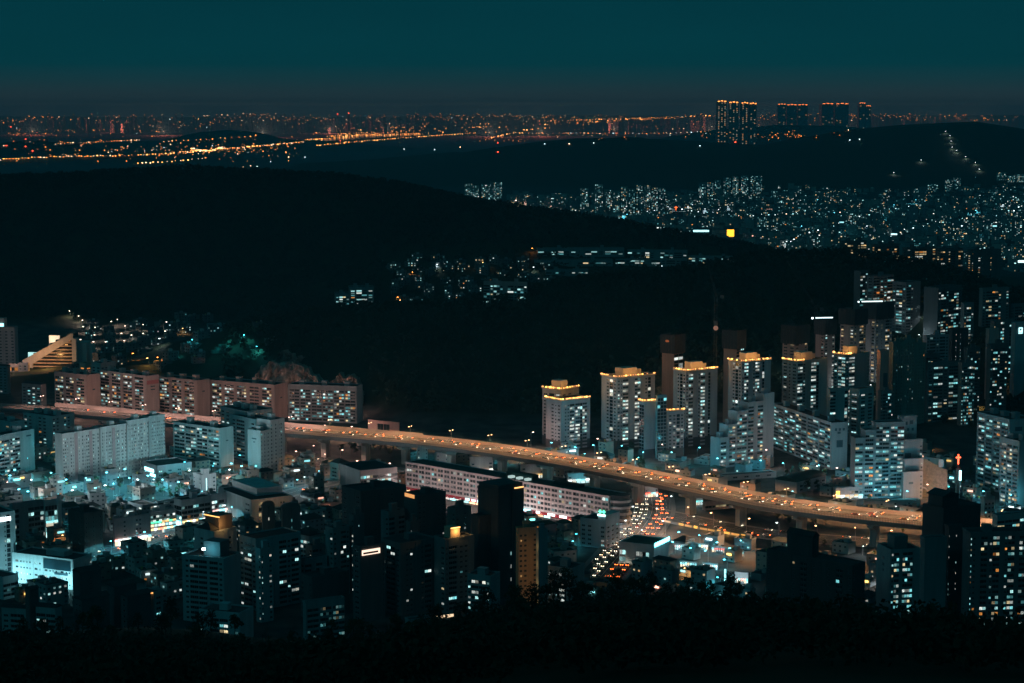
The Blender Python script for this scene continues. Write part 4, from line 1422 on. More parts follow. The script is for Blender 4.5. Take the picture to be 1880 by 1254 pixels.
B('small foreground block with a scatter of lit white windows right of the teal wing', 1006, 1050, 1072, 1046, 62, d=1050, L='sWbsWs', R='X', wall=(.24, .27, .28), lit=.42, pal='white', roofs=1, name='house', cat='house')
q = B('white corner clinic with a green double cross roof sign beside the crossroad', 1066, 1112, 1137, 958, 58, d=1215, L='sWss', R='nnn', wall=(.44, .50, .53), lit=.06, pal='cool', roofs=0, name='clinic', cat='building')
wR_, wL_, H_ = dims(q)
MB().box(-.3, wR_, -.3, wL_ * .3, H_, H_ + 4).build('stair_house', wallmat((.44, .50, .53)), q)
for k_ in (0, 1):
    y = wL_ * (.20 - .14 * k_)
    m = MB().box(-1.0, -.6, y - .35, y + .35, H_ + 5.0, H_ + 7.4).box(-1.0, -.6, y - 1.1, y - .35, H_ + 5.85, H_ + 6.55).box(-1.0, -.6, y + .35, y + 1.1, H_ + 5.85, H_ + 6.55)
    m.build('cross_sign', glow((.1, 1.0, .55), 2.4), q)
sign_box(q, -1.0, -.5, wL_ * .0, wL_ * .3, H_ + 3.4, H_ + 4.6, (.6, 1, 1), 3.0)
q = B('low showroom with a glowing cyan roof sign in front of the crossroad', 1137, 1200, 1227, 1003, 62, d=1165, L='WbbXb', R='X', wall=(.42, .47, .5), lit=.55, pal='white', roofs=0, sh=4.2, name='showroom', cat='building', roofm=M_ROOFG)
wR_, wL_, H_ = dims(q)
sign_box(q, 0, wR_, -.9, -.45, H_ - .5, H_ + 1.8, (.2, .95, 1), 5.0)

for (a0, a1, yt, dd, lb, wl, pt, lt) in ((598, 641, 972, 1092, 'slim dark tower with a pale corner strip left of the black slabs', (.22, .27, .28), 'sWbs', .1), (641, 668, 948, 1100, 'narrow dark tower squeezed beside the tall black slab', (.15, .17, .18), 'XnX', .3), (822, 864, 936, 1118, 'slim dark tower with a ladder of small windows behind the crown box', (.16, .19, .2), 'sWsW', .12),
                                 (562, 598, 1004, 1098, 'stubby dark tower with pale sills beside the rounded stair towers', (.26, .31, .32), 'bsW', .12), (746, 770, 960, 1088, 'thin dark tower with dotted stair lights in the foreground centre', (.13, .15, .155), 'nXn', .35), (700, 742, 942, 1105, 'dark balcony tower standing before the black slab', (.18, .21, .22), 'bWb', .1),
                                 (470, 500, 1010, 1035, 'projecting lit stair bay of the broad foreground tower', (.34, .40, .42), 'nWs', .4)):
    B(lb, a0, a0 + (a1 - a0) * .35, a1, yt, 42, d=dd, L='sW', R=pt, wall=wl, lit=lt, pal='white', roofs=1, group=FG)
q = B('low dark block with a warm glowing attic strip at the foot of the towers', 744, 752, 836, 1140, 28, d=960, L='', R='sWbbWs', wall=(.2, .24, .25), lit=.15, pal='warm', roofs=0, group=FG)
wR_, wL_, H_ = dims(q)
sign_box(q, wR_ * .55, wR_ * .95, -.6, -.42, H_ - .6, H_ + .8, (1, .7, .42), 1.2, 'attic_light', False)

# bottom right towers
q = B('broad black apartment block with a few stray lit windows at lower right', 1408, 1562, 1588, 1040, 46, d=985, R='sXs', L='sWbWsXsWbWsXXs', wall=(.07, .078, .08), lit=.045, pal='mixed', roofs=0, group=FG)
wR_, wL_, H_ = dims(q)
m = MB().box(wR_ * .12, wR_ * .62, wL_ * .48, wL_ * .78, H_, H_ + 11)
m.build('stair_house', wallmat((.07, .078, .08)), q)
m = MB()
x0, x1, y0, y1, z = wR_ * .12 - .5, wR_ * .62 + .5, wL_ * .48 - .5, wL_ * .78 + .5, H_ + 11
m.quad((x0, y0, z), (x1, y0, z), ((x0 + x1) / 2, y0, z + 2.6), ((x0 + x1) / 2, y0, z + 2.6)).quad((x1, y1, z), (x0, y1, z), ((x0 + x1) / 2, y1, z + 2.6), ((x0 + x1) / 2, y1, z + 2.6))
m.quad((x0, y1, z), (x0, y0, z), ((x0 + x1) / 2, y0, z + 2.6), ((x0 + x1) / 2, y1, z + 2.6)).quad((x1, y0, z), (x1, y1, z), ((x0 + x1) / 2, y1, z + 2.6), ((x0 + x1) / 2, y0, z + 2.6))
m.build('stair_house_roof', M_ROOF, q)
q = B('teal apartment block with cool lit balconies and a shadowed gable at lower right', 1611, 1633, 1690, 1012, 14, d=1015, L='X', R='sbWbbX', wall=(.25, .33, .35), lit=.50, pal='cool', roofs=0, group=FG, marks=[('L', .5, .88, 2.6, 1.6), ('L', .5, .80, 2.6, 1.6), ('L', .5, .73, 1.8, 1.4)])
wR_, wL_, H_ = dims(q)
MB().box(wR_ * .2, wR_ * .65, wL_ * .2, wL_ * .7, H_, H_ + 7).build('stair_house', wallmat((.14, .17, .18)), q)
B('big bare dark gable of the apartment block in the right foreground', 1690, 1693, 1738, 990, 12, d=985, L='', R='XX', wall=(.16, .21, .225), lit=0, roofs=0, group=FG, wL=30)
B('black block with a column of tiny stair lights between the gable and the lit tower', 1735, 1737, 1768, 968, 12, d=1010, L='', R='nXnX', wall=(.07, .08, .085), lit=.4, pal='white', roofs=0, group=FG, wL=20)
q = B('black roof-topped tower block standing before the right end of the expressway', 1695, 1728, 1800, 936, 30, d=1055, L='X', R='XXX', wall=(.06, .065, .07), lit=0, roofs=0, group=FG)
wR_, wL_, H_ = dims(q)
m = MB().box(wR_ * .02, wR_ * .45, wL_ * .1, wL_ * .8, H_, H_ + 7)
m.quad((-.5, wL_ * .05, H_ + 7), (wR_ * .48, wL_ * .05, H_ + 7), (wR_ * .23, wL_ * .05, H_ + 9.5), (wR_ * .23, wL_ * .05, H_ + 9.5)).quad((-.5, wL_ * .85, H_ + 7), (-.5, wL_ * .05, H_ + 7), (wR_ * .23, wL_ * .05, H_ + 9.5), (wR_ * .23, wL_ * .85, H_ + 9.5)).quad((wR_ * .48, wL_ * .05, H_ + 7), (wR_ * .48, wL_ * .85, H_ + 7), (wR_ * .23, wL_ * .85, H_ + 9.5), (wR_ * .23, wL_ * .05, H_ + 9.5))
m.build('stair_house', wallmat((.06, .065, .07)), q)
B('lit balcony tower filling the bottom right corner of the picture', 1768, 1776, 1925, 980, 6, d=990, L='', R='nsWbwsbWsbWbwsbX', wall=(.13, .165, .175), lit=.42, pal='cool', roofs=2, group=FG, litc={'n': .5, 's': .3, 'b': .5})
B('white low block with cool lit windows behind the corner tower', 1822, 1828, 1900, 948, 25, d=1150, L='', R='bbbbb', wall=(.3, .4, .42), lit=.5, pal='cool', roofs=0, name='office_building', cat='office building')
B('pale house with small windows behind the black roof-topped tower', 1800, 1806, 1826, 916, 30, d=1290, L='', R='sss', wall=(.4, .44, .45), lit=.2, pal='cool', roofs=1, name='house', cat='house')
# ================================================================== centre: long pink market slab
pk = (.50, .45, .45)
def pinkslab(label, xl, xc, xr, ytl, d_yb):
    pass
Lp = at_z(746, 903, 0)
Rp = at_z(1118, 972, 0)
dv = Rp - Lp
ang = math.atan2(dv.y, dv.x)
LEN = dv.length
q = thing('market_slab', 'long pink five-storey market building with ribbon windows and red ground-floor awnings', 'building', Lp, ang)
HS = solve_h(Lp.x, Lp.y, 849)
mb = MB()
DEP = 17.0
mb.box(0, LEN, 0, DEP, -1, HS)
nb = 30
slots = []
sh = (HS - 4.6) / 5
for i in range(nb):
    u0, u1 = LEN * i / nb, LEN * (i + 1) / nb
    mb.box(u0 - .35, u0 + .35, -.45, -.01, -1, HS)
    for r in range(5):
        z = 4.4 + r * sh
        mb.box(u0 + .36, u1 - .36, -.36, -.01, z - .55, z + .75)
        slots.append(('R', u0 + (u1 - u0) * .29, z + .78, (u1 - u0) * .36, sh - 1.4, 's'))
        slots.append(('R', u0 + (u1 - u0) * .70, z + .78, (u1 - u0) * .36, sh - 1.4, 's'))
mb.box(-.35, LEN + .35, -.5, -.01, HS - .5, HS + .8)
mb.box(-.35, LEN + .35, DEP - .3, DEP, HS, HS + .8).box(-.35, -.05, 0, DEP - .3, HS, HS + .8).box(LEN + .05, LEN + .35, 0, DEP - .3, HS, HS + .8)
mb.build('wall', wallmat(pk), q)
place_windows(q, slots, .16, 'cool', False, cap=290)
MB().box(.1, LEN - .1, .1, DEP - .4, HS + .01, HS + .15).build('roof', M_ROOFG, q)
for f in (.50, .54, .58):
    o = MB().box(LEN * f, LEN * f + 3, 5, 9, HS + .15, HS + 1.6).build('roof_light', glow((.7, .95, .9), .6), q)
MB().box(LEN * .47, LEN * .60, 9.5, 15.5, HS + .15, HS + 3.4).build('plant_room', M_ROOFG, q)
MB().box(LEN * .70, LEN * .82, 9.5, 15, HS + .15, HS + 2.2).build('plant_room', M_ROOF, q)
M_RED = mat('awning_red', (.5, .05, .07), .7)
for i in range(nb):
    u0, u1 = LEN * i / nb, LEN * (i + 1) / nb
    m = MB()
    m.quad((u0 + .2, -3.2, 2.7), (u1 - .2, -3.2, 2.7), (u1 - .2, -.5, 3.75), (u0 + .2, -.5, 3.75)).box(u0 + .2, u1 - .2, -3.25, -3.2, 2.3, 2.7)
    m.build('awning', M_RED, q)
    if random.random() < .75:
        c = random.choice([(1, .93, .85), (.4, 1, 1), (1, .6, .3)])
        MB().box(u0 + .5, u1 - .5, -.62, -.52, .3, 2.4).build('shop_window', glow(c, random.uniform(.8, 2.4)), q)
for (f, L_, c, s) in ((.33, 3.5, (.4, 1, 1), 4), (.36, 4, (1, .4, .5), 3.5), (.39, 4, (.3, .9, 1), 4.5), (.56, 3, (.4, 1, 1), 4), (.60, 10, (.2, .95, 1), 4.5), (.68, 3, (.7, 1, 1), 3.5), (.735, 6, (.8, 1, 1), 4), (.79, 6, (.9, 1, 1), 4), (.86, 3, (.5, 1, 1), 4), (.93, 5, (.9, 1, 1), 4), (.13, 4, (.5, 1, 1), 2.5)):
    MB().box(LEN * f, LEN * f + L_, -3.8, -3.3, 3.0, 4.3).build('sign_board', glow(c, s), q)
# round stair end on the right
m = MB()
for r in range(5):
    z = 1.5 + r * (HS - 1) / 5
    arc = [(LEN + .4 + 9.5 * math.sin(math.pi * i / 10), DEP / 2 - 8 * math.cos(math.pi * i / 10)) for i in range(11)]
    m.prism(arc, z, z + 1.5)
m.build('stair_balustrade', wallmat((.6, .56, .56)), q)
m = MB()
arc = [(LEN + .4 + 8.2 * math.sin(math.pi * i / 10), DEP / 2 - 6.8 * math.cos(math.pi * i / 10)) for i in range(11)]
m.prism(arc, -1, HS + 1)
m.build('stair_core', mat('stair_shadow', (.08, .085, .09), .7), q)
for k_ in range(14):
    add_light(q, (LEN * (k_ + .5) / 14, -13.0, 7.5), (1.0, .74, .68), 3400, .6)  # unseen lights added to brighten the long market front
reg_foot(Lp, ang, LEN + 10, DEP)
for k_ in range(24):
    FOOT.append((Lp.x + math.cos(ang) * LEN * k_ / 23 + math.sin(ang) * 12, Lp.y + math.sin(ang) * LEN * k_ / 23 - math.cos(ang) * 12, 10))

# buildings around the bridge
B('dark-roofed office with warm and cool lit ribbon windows left of the long market building', 624, 662, 729, 866, 30, d=1375, L='X', R='bbbbbb', wall=(.26, .25, .25), lit=.42, pal='cool', sh=3.2, roofs=0, name='office_building', cat='office building')
B('low white hip-roofed pavilion beside the boulevard under the bridge', 606, 622, 642, 851, 40, d=1450, L='s', R='ss', wall=(.55, .53, .5), lit=.3, pal='white', roofkind='hip', roofs=0, parapet=0, name='house', cat='house')
B('pink concrete pump building behind the far parapet of the expressway', 671, 676, 733, 772, -30, d=1632, L='', R='XbbX', wall=(.5, .33, .30), lit=0, sh=7, roofs=0, name='pump_house', cat='building', wL=14)
q = B('barrel-roofed pale warehouse just behind the right part of the expressway', 1424, 1462, 1516, 888, 48, d=1395, L='X', R='wswswsws', wall=(.46, .46, .47), lit=.06, pal='cool', roofs=0, name='warehouse', cat='warehouse')
wR_, wL_, H_ = dims(q)
cp_ = MB()
pts = [(wL_ * (.5 - .5 * math.cos(math.pi * i / 10)), H_ + .8 + 3.2 * math.sin(math.pi * i / 10)) for i in range(11)]
cp_.v += [(-.3, y, z) for y, z in pts] + [(wR_, y, z) for y, z in pts]
cp_.f += [tuple(range(10, -1, -1)), tuple(range(11, 22))] + [(j, j + 1, 12 + j, 11 + j) for j in range(10)]
cp_.m += [0] * 12
cp_.build('barrel_roof', M_ROOFG, q)
B('long low dark-roofed depot behind the expressway', 1290, 1300, 1425, 884, 20, d=1440, L='', R='swswswswswsw', wall=(.35, .37, .38), lit=.05, pal='cool', roofs=0, name='warehouse', cat='warehouse', wL=22)
q = B('white garage building with a yellow sign and lit forecourt behind the bridge', 1530, 1534, 1584, 898, 14, d=1372, L='', R='sXbs', wall=(.6, .5, .5), lit=.15, pal='warm', roofs=0, name='garage', cat='building')
wR_, wL_, H_ = dims(q)
sign_box(q, .2, 2.6, -1.0, -.45, H_ - 6, H_ - 1.5, (1, .55, .05), 3.0)
shopfront(q, 'R', ('amber', 'cyan', 'white'), n=6, s=1.8, h=2.0)
add_light(q, (wR_ * .5, -6, 6), LC['pink'], 3500, .5)
B('long pale low shed along the boulevard behind the garage', 1586, 1590, 1690, 922, 8, d=1345, L='', R='sXsXsXsX', wall=(.5, .44, .42), lit=.15, pal='warm', roofs=0, name='warehouse', cat='warehouse')
B('pink-fronted shop row under the bridge right of the crossroad', 1290, 1294, 1372, 925, 24, d=1335, L='', R='bbbbbb', wall=(.5, .36, .34), lit=.15, pal='warm', roofs=0, name='shop_building', cat='shop')
for (a0, a1, yt, dd, lab, cols) in ((765, 785, 820, 1500, 'cyan-signed shop block under the bridge behind the market building', ('cyan', 'teal')), (800, 822, 832, 1490, 'small shop with one cyan sign under the bridge', ('cyan',)),
                                   (862, 905, 842, 1470, 'floodlit filling station under the bridge left of centre', ('white', 'amber')), (1040, 1082, 872, 1430, 'white-lit forecourt shop under the middle of the bridge', ('white', 'cyan')),
                                   (1160, 1182, 900, 1372, 'corner shop with a tall white sign beside the crossroad', ('cyan', 'white')), (1182, 1208, 896, 1380, 'pink shop building under the bridge at the crossroad', ('red', 'cyan')),
                                   (1262, 1290, 918, 1350, 'small cyan-signed shop behind the bridge pier', ('cyan', 'teal')), (955, 1000, 856, 1450, 'amber-lit repair yard under the bridge', ('amber', 'white'))):
    q = B(lab, a0, a0 + 2, a1, yt, 20, d=dd, L='', R='sXs', wall=(.42, .38, .38), lit=.2, pal='white', roofs=0, name='shop_building', cat='shop')
    shopfront(q, 'R', cols, n=5, s=2.6, h=2.2)
    wR_, wL_, H_ = dims(q)
    add_light(q, (wR_ / 2, -6, 6.5), LC['cyan'] if 'cyan' in cols and random.random() < .5 else LC['white'], 1400, .5)

# ================================================================== crowned towers
CT = 'crowned apartment towers behind the expressway'
TW = (.34, .37, .40)
def ctower(label, xl, xc, xr, ytop, th, d, L, R, roofh=6.5, cr_R=1.0, cr_L=1.0, lit=.42, pal='white', cap=True, crown_=True, **kw):
    q = B(label, xl, xc, xr, ytop, th, d=d, L=L, R=R, wall=kw.pop('wall', TW), lit=lit, pal=pal, roofs=0, group=CT, dark_base=kw.pop('dark_base', 7.0), litc={'s': .10, 'n': .08, 'b': .72, 'g': .15}, **kw)
    wR_, wL_, H_ = dims(q)
    if crown_:
        # wavy line: pull the crown in and out with the bays
        path = [(-.5, wL_ * cr_L)]
        for k_ in range(6):
            f = 1 - k_ / 5
            path.append((-.5 - (1.0 if k_ % 2 else 0.2), wL_ * cr_L * f))
        for k_ in range(1, 9):
            path.append((wR_ * cr_R * k_ / 8, -.6 - (1.1 if k_ % 3 == 1 else .2)))
        slab = MB()
        slab.box(-1.7, wR_ * cr_R, -1.8, .3, H_ + .2, H_ + .55).box(-1.7, .3, .3, wL_ * cr_L, H_ + .2, H_ + .55)
        slab.build('crown_ledge', wallmat((.5, .45, .4)), q)
        crown(q, path, H_ + 1.5, power=520, lights=5)
    if cap:
        MB().box(wR_ * .25, wR_ * .62, wL_ * .25, wL_ * .75, H_ + .1, H_ + roofh).box(wR_ * .68, wR_ * .8, wL_ * .4, wL_ * .7, H_ + .1, H_ + roofh - 2).build('penthouse', wallmat((.5, .46, .42)), q)
    return q
ctower('back wing of the leftmost crowned tower, a step taller than its front', 996, 1030, 1062, 716, 52, 1600, 'sgs', 'ssW', lit=.2)
ctower('leftmost crowned tower with a convex pale front and its own lower crown', 1003, 1030, 1083, 736, 36, 1578, 'snsW', 'WssbwbgbW', pal='white', cap=False)
ctower('second crowned tower from the left, broad with two bright window columns', 1105, 1132, 1202, 694, 34, 1582, 'sgsW', 'snbWdbWsgW')
q = ctower('low white wing with a small crown in front of the second crowned tower', 1174, 1182, 1205, 738, 30, 1540, 'gg', 'XX', cap=False, lit=.1)
B('dark teal glass lift shaft between the two low white wings', 1204, 1206, 1224, 728, 26, d=1538, L='', R='ggg', wall=(.16, .26, .29), lit=.02, pal='cool', roofs=0, wL=9, name='lift_shaft', cat='tower')
ctower('lowest right wing with a short crown beside the glass lift shaft', 1222, 1226, 1256, 755, 24, 1545, '', 'ssgs', cap=False, lit=.3)
ctower('third crowned tower standing before the pink tower under construction', 1237, 1258, 1317, 682, 34, 1595, 'sgsW', 'sbWdsbWgX')
ctower('fourth crowned tower, right of the tower crane', 1338, 1360, 1415, 665, 34, 1600, 'sgsW', 'sbWdsbWgX')
ctower('crowned tower with a partly dark crown to the right of the stepped slab', 1437, 1462, 1518, 664, 36, 1640, 'sns', 'bsWdbgX', wall=(.36, .4, .41), cr_R=.18, lit=.5, dark_base=3)
ctower('small crowned tower with a bright window column near the pink gable', 1531, 1550, 1596, 652, 36, 1660, 'bs', 'sbWXn', wall=(.36, .4, .41), cr_R=.2, dark_base=3)

# towers under construction with dark climbing screens on top
CS = 'towers under construction on the hillside'
def ctower2(label, xl, xc, xr, yscr, ybody, th, d, L, R, wall=(.5, .4, .38), lit=.4, logo=False, pal='white'):
    q = B(label, xl, xc, xr, ybody, th, d=d, L=L, R=R, wall=wall, lit=lit, pal=pal, roofs=0, group=CS, parapet=0)
    wR_, wL_, H_ = dims(q)
    top = solve_h(q.location.x, q.location.y, yscr) - q.location.z
    scr = mat('climbing_screen_mesh', (.05, .062, .068), .6, noise=.3, nscale=.5)
    for i in range(5):
        u0, u1 = -1.3 + (wR_ + 2.6) * i / 5, -1.3 + (wR_ + 2.6) * (i + 1) / 5
        MB().box(u0 + .1, u1 - .1, -1.45, -1.3, H_ - 3, top).box(u0, u0 + .18, -1.7, -1.2, H_ - 4, top + .6).build('climbing_screen', scr, q)
        v0, v1 = -1.3 + (wL_ + 2.6) * i / 5, -1.3 + (wL_ + 2.6) * (i + 1) / 5
        MB().box(-1.45, -1.3, v0 + .1, v1 - .1, H_ - 3, top).build('climbing_screen', scr, q)
        MB().box(u0 + .1, u1 - .1, wL_ + 1.3, wL_ + 1.45, H_ - 3, top).build('climbing_screen', scr, q)
    MB().box(0, wR_, 0, wL_, H_, top - 3).build('concrete_core', M_CONC, q)
    if logo:
        m = MB()
        m.prism([(2.0 * math.cos(t * math.pi / 6), 1.0 * math.sin(t * math.pi / 6)) for t in range(12)], 0, .1)
        o = m.build('company_emblem', mat('emblem_orange_glow', (.8, .25, .1), .6, emit=(1, .3, .1), estr=.18, sample=False), q)  # emblem colour carries a faint glow of its own
        o.rotation_euler = (math.pi / 2, 0, -math.pi / 2)
        o.location = (-1.5, wL_ * .5, (H_ + top) / 2 + 1)
    return q
ctower2('slender pink tower under construction with an orange oval emblem on its dark screen', 1216, 1236, 1254, 615, 643, 50, 1660, 'X', 'gg', logo=True, wall=(.46, .32, .27))
ctower2('slender pink tower under construction right of the tower crane', 1329, 1350, 1366, 607, 635, 50, 1680, 'X', 'gg', wall=(.46, .32, .27))
ctower2('grey tower under construction behind the partly dark crowned tower', 1437, 1458, 1483, 598, 626, 45, 1730, 'ss', 'sWs', lit=.3, pal='warm')
ctower2('tower under construction topped by white work lights', 1498, 1512, 1533, 588, 609, 40, 1760, 'sW', 'sWs', lit=.45)
ctower2('pale tower under construction with reddish stair windows', 1543, 1566, 1590, 568, 591, 42, 1770, 'sWs', 'sWbs', lit=.35, pal='warm')
ctower2('tallest tower under construction on the hillside at right', 1588, 1606, 1638, 556, 581, 40, 1790, 'sW', 'sWnWbs', wall=(.36, .36, .38), lit=.3, pal='warm')
for (px_, py_, dd, w_) in ((1512, 583, 1758, 16), (1600, 553, 1788, 20)):
    v = at_d(px_, py_, dd)
    t = thing('work_platform', 'strip of white work lights on top of a tower under construction at %s' % ('the crane' if px_ < 1550 else 'the right'), 'work lights', v, 0.2)
    MB().box(-w_ / 2, w_ / 2, -2, -1.4, -.5, .5).build('light_strip', glow((.75, 1, 1), 1.8), t)
    MB().box(-w_ / 2, w_ / 2, -1.39, 4, -.5, 0).build('platform', M_BLACK, t)
    MB().box(-w_ / 2 - 3.5, -w_ / 2 - 2.3, -2, -1.2, -.8, .4).build('flood_lamp', glow((.8, 1, 1), 9 if px_ < 1550 else 3), t)

# cranes: lattice mast and luffing jib
def crane(label, px, pyb, pyt, d, jib=None):
    b_ = at_d(px, pyb, d)
    top = at_d(px, pyt, d)
    b_.z = gz(b_.x, b_.y)
    h = top.z - b_.z
    t = thing('tower_crane', label, 'tower crane', b_)
    M_CR = mat('crane_paint', (.06, .07, .075), .6)
    m = MB()
    s = 1.1
    for x, y in ((-s, -s), (s, -s), (s, s), (-s, s)):
        m.tube((x, y, 0), (x, y, h), .16, n=4)
    z, k_ = 0, 0
    while z < h - 3:
        f = 1 if k_ % 2 else -1
        m.tube((-s * f, -s, z), (s * f, -s, z + 3), .09, n=4).tube((-s, -s * f, z), (-s, s * f, z + 3), .09, n=4)
        m.tube((-s, -s, z), (s, -s, z), .08, n=4)
        z += 3
        k_ += 1
    m.build('mast', M_CR, t)
    c = MB().box(-1.6, 1.6, -1.6, 1.6, h * .80, h * .80 + 3.6)
    c.build('climbing_cage', M_CR, t)
    MB().tube((0, -1.9, h * .80 - 2.2), (0, -1.7, h * .80 - 2.2), 2.0, n=14).build('company_emblem', mat('emblem_pale_glow', (.6, .35, .28), .7, emit=(1, .6, .5), estr=.10, sample=False), t)  # pale disc gives off a little light through its own material
    if jib:
        e = at_d(jib[0], jib[1], d)
        v = Vector((e.x - b_.x, 0, e.z - b_.z))
        m = MB()
        a = Vector((0, 0, h))
        nseg = 14
        for o in (Vector((0, -.7, 0)), Vector((0, .7, 0)), Vector((.9, 0, 1.0))):
            m.tube(a + o, v + o * .4, .14, n=4)
        for i in range(nseg):
            p0, p1 = a.lerp(v, i / nseg), a.lerp(v, (i + 1) / nseg)
            m.tube(p0 + Vector((0, -.7, 0)), p1 + Vector((.8, 0, .9)), .07, n=3)
        m.build('jib', M_CR, t)
        sg = -1 if v.x > 0 else 1
        MB().tube((0, 0, h), (6 * sg, 0, h + 6), .2, n=4).box(5 * sg - 1.4, 5 * sg + 1.4, -1.2, 1.2, h - 1.4, h + 1.4).build('counterweight', M_CR, t)
    return t
crane('tall tower crane mast between the third and fourth crowned towers', 1311, 830, 545, 1640, (1301, 495))
crane('luffing crane on the tower with white work lights, jib leaning left', 1497, 640, 568, 1775, (1445, 480))
crane('pale crane with its jib leaning up-left over the hillside apartments', 1607, 600, 545, 1815, (1586, 464))

# ================================================================== right-hand slabs
RG = 'apartment slabs at right behind the expressway'
B('stepped white balcony slab climbing to the right beside the fourth crowned tower', 1305, 1320, 1420, 806, 35, yb=862, L='X', R=['wbw', 'wbw', 'bbw', 'bWb', 'XX'], sec=[(0, .15, 1.0), (.15, .32, 1.42), (.32, .52, 1.85), (.52, .80, 2.1), (.80, 1, 2.35)],
  wall=(.36, .39, .42), lit=.46, pal='cool', roofs=1, group=RG)
B('long balcony slab with four roof boxes and a square window mark on its gable', 1419, 1526, 1556, 778, 17, yb=864, L='wbbwbbwbbwbbwbbw', R='X', wall=(.34, .38, .41), lit=.44, pal='cool', roofs=4, group=RG,
  marks=[('R', .25, .87, 1.8, 2), ('R', .5, .87, 1.8, 2), ('R', .75, .87, 1.8, 2), ('R', .45, .80, 2.6, 1.6), ('R', .5, .56, 5.2, 5.5)])
B('narrow apartment tower at the left end of the long balcony slab', 1393, 1400, 1419, 724, 30, d=1545, L='n', R='XX', wall=(.46, .5, .52), lit=.1, roofs=0, group=RG)
q = B('stepped apartment block with a tall marked gable right of the long slab', 1562, 1568, 1660, 806, 9, yb=917, L='', R=['bw', 'bw', 'bbwbb'], sec=[(0, .2, 1.0), (.2, .42, 1.13), (.42, 1, 1.25)], wall=(.30, .35, .38), lit=.46, pal='cool', roofs=0, group=RG, wL=12)
B('tall white gable tower of the stepped block with coloured square marks', 1648, 1651, 1683, 766, 20, d=1388, L='', R='XX', wall=(.38, .38, .40), lit=0, roofs=0, group=RG, marks=[('R', .35, .92, 1.6, 2.4), ('R', .65, .93, 2.8, 2.6), ('R', .45, .84, 1.6, 2), ('R', .75, .84, 1.6, 2)])
for i, (yt, dd, a0, a1) in enumerate(((810, 1382, 1651, 1694), (845, 1377, 1657, 1695), (869, 1372, 1655, 1694))):
    B(('upper', 'middle', 'lowest')[i] + ' step of the white terraced gable in front of the marked gable tower', a0, a0 + 2, a1, yt, 18, d=dd, L='', R='XXs', wall=(.36, .36, .38), lit=.5, pal='mixed', roofs=0, group=RG, wL=6,
      marks=[('R', .3, .72, 5, 5)] if i == 0 else ([('R', .4, .62, 3.5, 1.6)] if i == 2 else None))
B('apartment slab at the right edge with dense lit balconies', 1795, 1850, 1900, 772, 22, d=1390, L='wbwbwbwbw', R='XX', wall=(.32, .35, .37), lit=.44, pal='cool', roofs=3, group=RG, marks=[('R', .35, .88, 6, 3)])
B('lower front slab at the right edge overlapping the dense balconies', 1838, 1868, 1905, 812, 22, d=1345, L='wbwbwbw', R='XX', wall=(.35, .34, .35), lit=.44, pal='mixed', roofs=2, group=RG)
B('pink-gabled apartment block on the slope with a tall dark panel', 1610, 1613, 1632, 645, 20, d=1655, L='', R='XX', wall=(.46, .30, .27), lit=0, roofs=0, wL=20, marks=[('R', .62, .62, 4, 16)])
B('green-grey ribbed apartment block right of the pink gable', 1632, 1636, 1700, 630, 30, d=1672, L='', R='WnWsWnWsW', wall=(.24, .27, .24), lit=.12, pal='cool', roofs=3, sec=[(0, .34, 1.0), (.34, .68, 1.02), (.68, 1, .97)])
B('small white block with a lit entrance under the partly dark crowned tower', 1518, 1522, 1556, 716, 24, d=1575, L='', R='bXg', wall=(.4, .44, .45), lit=.3, pal='white', roofs=0)
B('low white house at the foot of the small crowned tower', 1560, 1576, 1604, 716, 40, d=1600, L='s', R='ss', wall=(.4, .48, .5), lit=.2, pal='white', roofs=0, name='house', cat='house')
H3 = 'hillside apartments at upper right'
q = B('hillside apartment block washed by an orange street lamp', 1639, 1662, 1690, 520, 42, d=1900, L='sbs', R='bsX', wall=(.18, .19, .2), lit=.4, pal='cool', roofs=0, group=H3)
B('hillside apartment block with a lit stair column behind the pale crane', 1568, 1578, 1594, 499, 38, d=1960, L='', R='bs', wall=(.12, .14, .15), lit=.5, pal='cool', roofs=0, group=H3)
B('dark hillside apartment block with scattered cool windows left of the orange lamp', 1592, 1602, 1641, 508, 38, d=1930, L='s', R='bssb', wall=(.14, .17, .18), lit=.42, pal='cool', roofs=1, group=H3)
B('hillside slab with a blank dark gable in the upper right', 1697, 1720, 1766, 530, 46, d=1860, L='XX', R='sbsbbs', wall=(.11, .13, .14), lit=.42, pal='cool', roofs=0, group=H3)
B('narrow lower wing with cool windows right of the blank-gabled slab', 1764, 1768, 1788, 558, 30, d=1850, L='', R='sbs', wall=(.2, .24, .25), lit=.45, pal='mixed', roofs=0, group=H3)
B('hillside slab with two yellow windows at the upper right edge', 1798, 1802, 1853, 531, 26, d=1880, L='', R='sbbsWs', wall=(.18, .23, .24), lit=.4, pal='mixed', roofs=1, group=H3)
B('dark slab at the right edge behind the yellow-windowed slab', 1850, 1854, 1900, 560, 26, d=1900, L='', R='sbsb', wall=(.14, .17, .18), lit=.3, pal='cool', roofs=0, group=H3)
B('black tower with thin vertical light strips on the slope', 1742, 1745, 1778, 606, 26, d=1760, L='', R='XnXnXX', wall=(.08, .09, .095), lit=.75, pal='white', roofs=0, wL=14)
B('lit column block left of the white emblem building', 1818, 1822, 1860, 590, 26, d=1770, L='', R='nXbXb', wall=(.16, .2, .21), lit=.5, pal='cool', roofs=0)
B('salmon-coloured roof block on a dark building at upper right', 1810, 1812, 1834, 605, 22, d=1745, L='', R='XX', wall=(.5, .40, .38), lit=0, roofs=0, sh=3)
q = B('white building with a glowing square emblem at the right edge', 1857, 1860, 1898, 594, 22, d=1740, L='', R='XX', wall=(.48, .50, .52), lit=0, roofs=0, name='office_building', cat='office building')
wR_, wL_, H_ = dims(q)
m = MB()
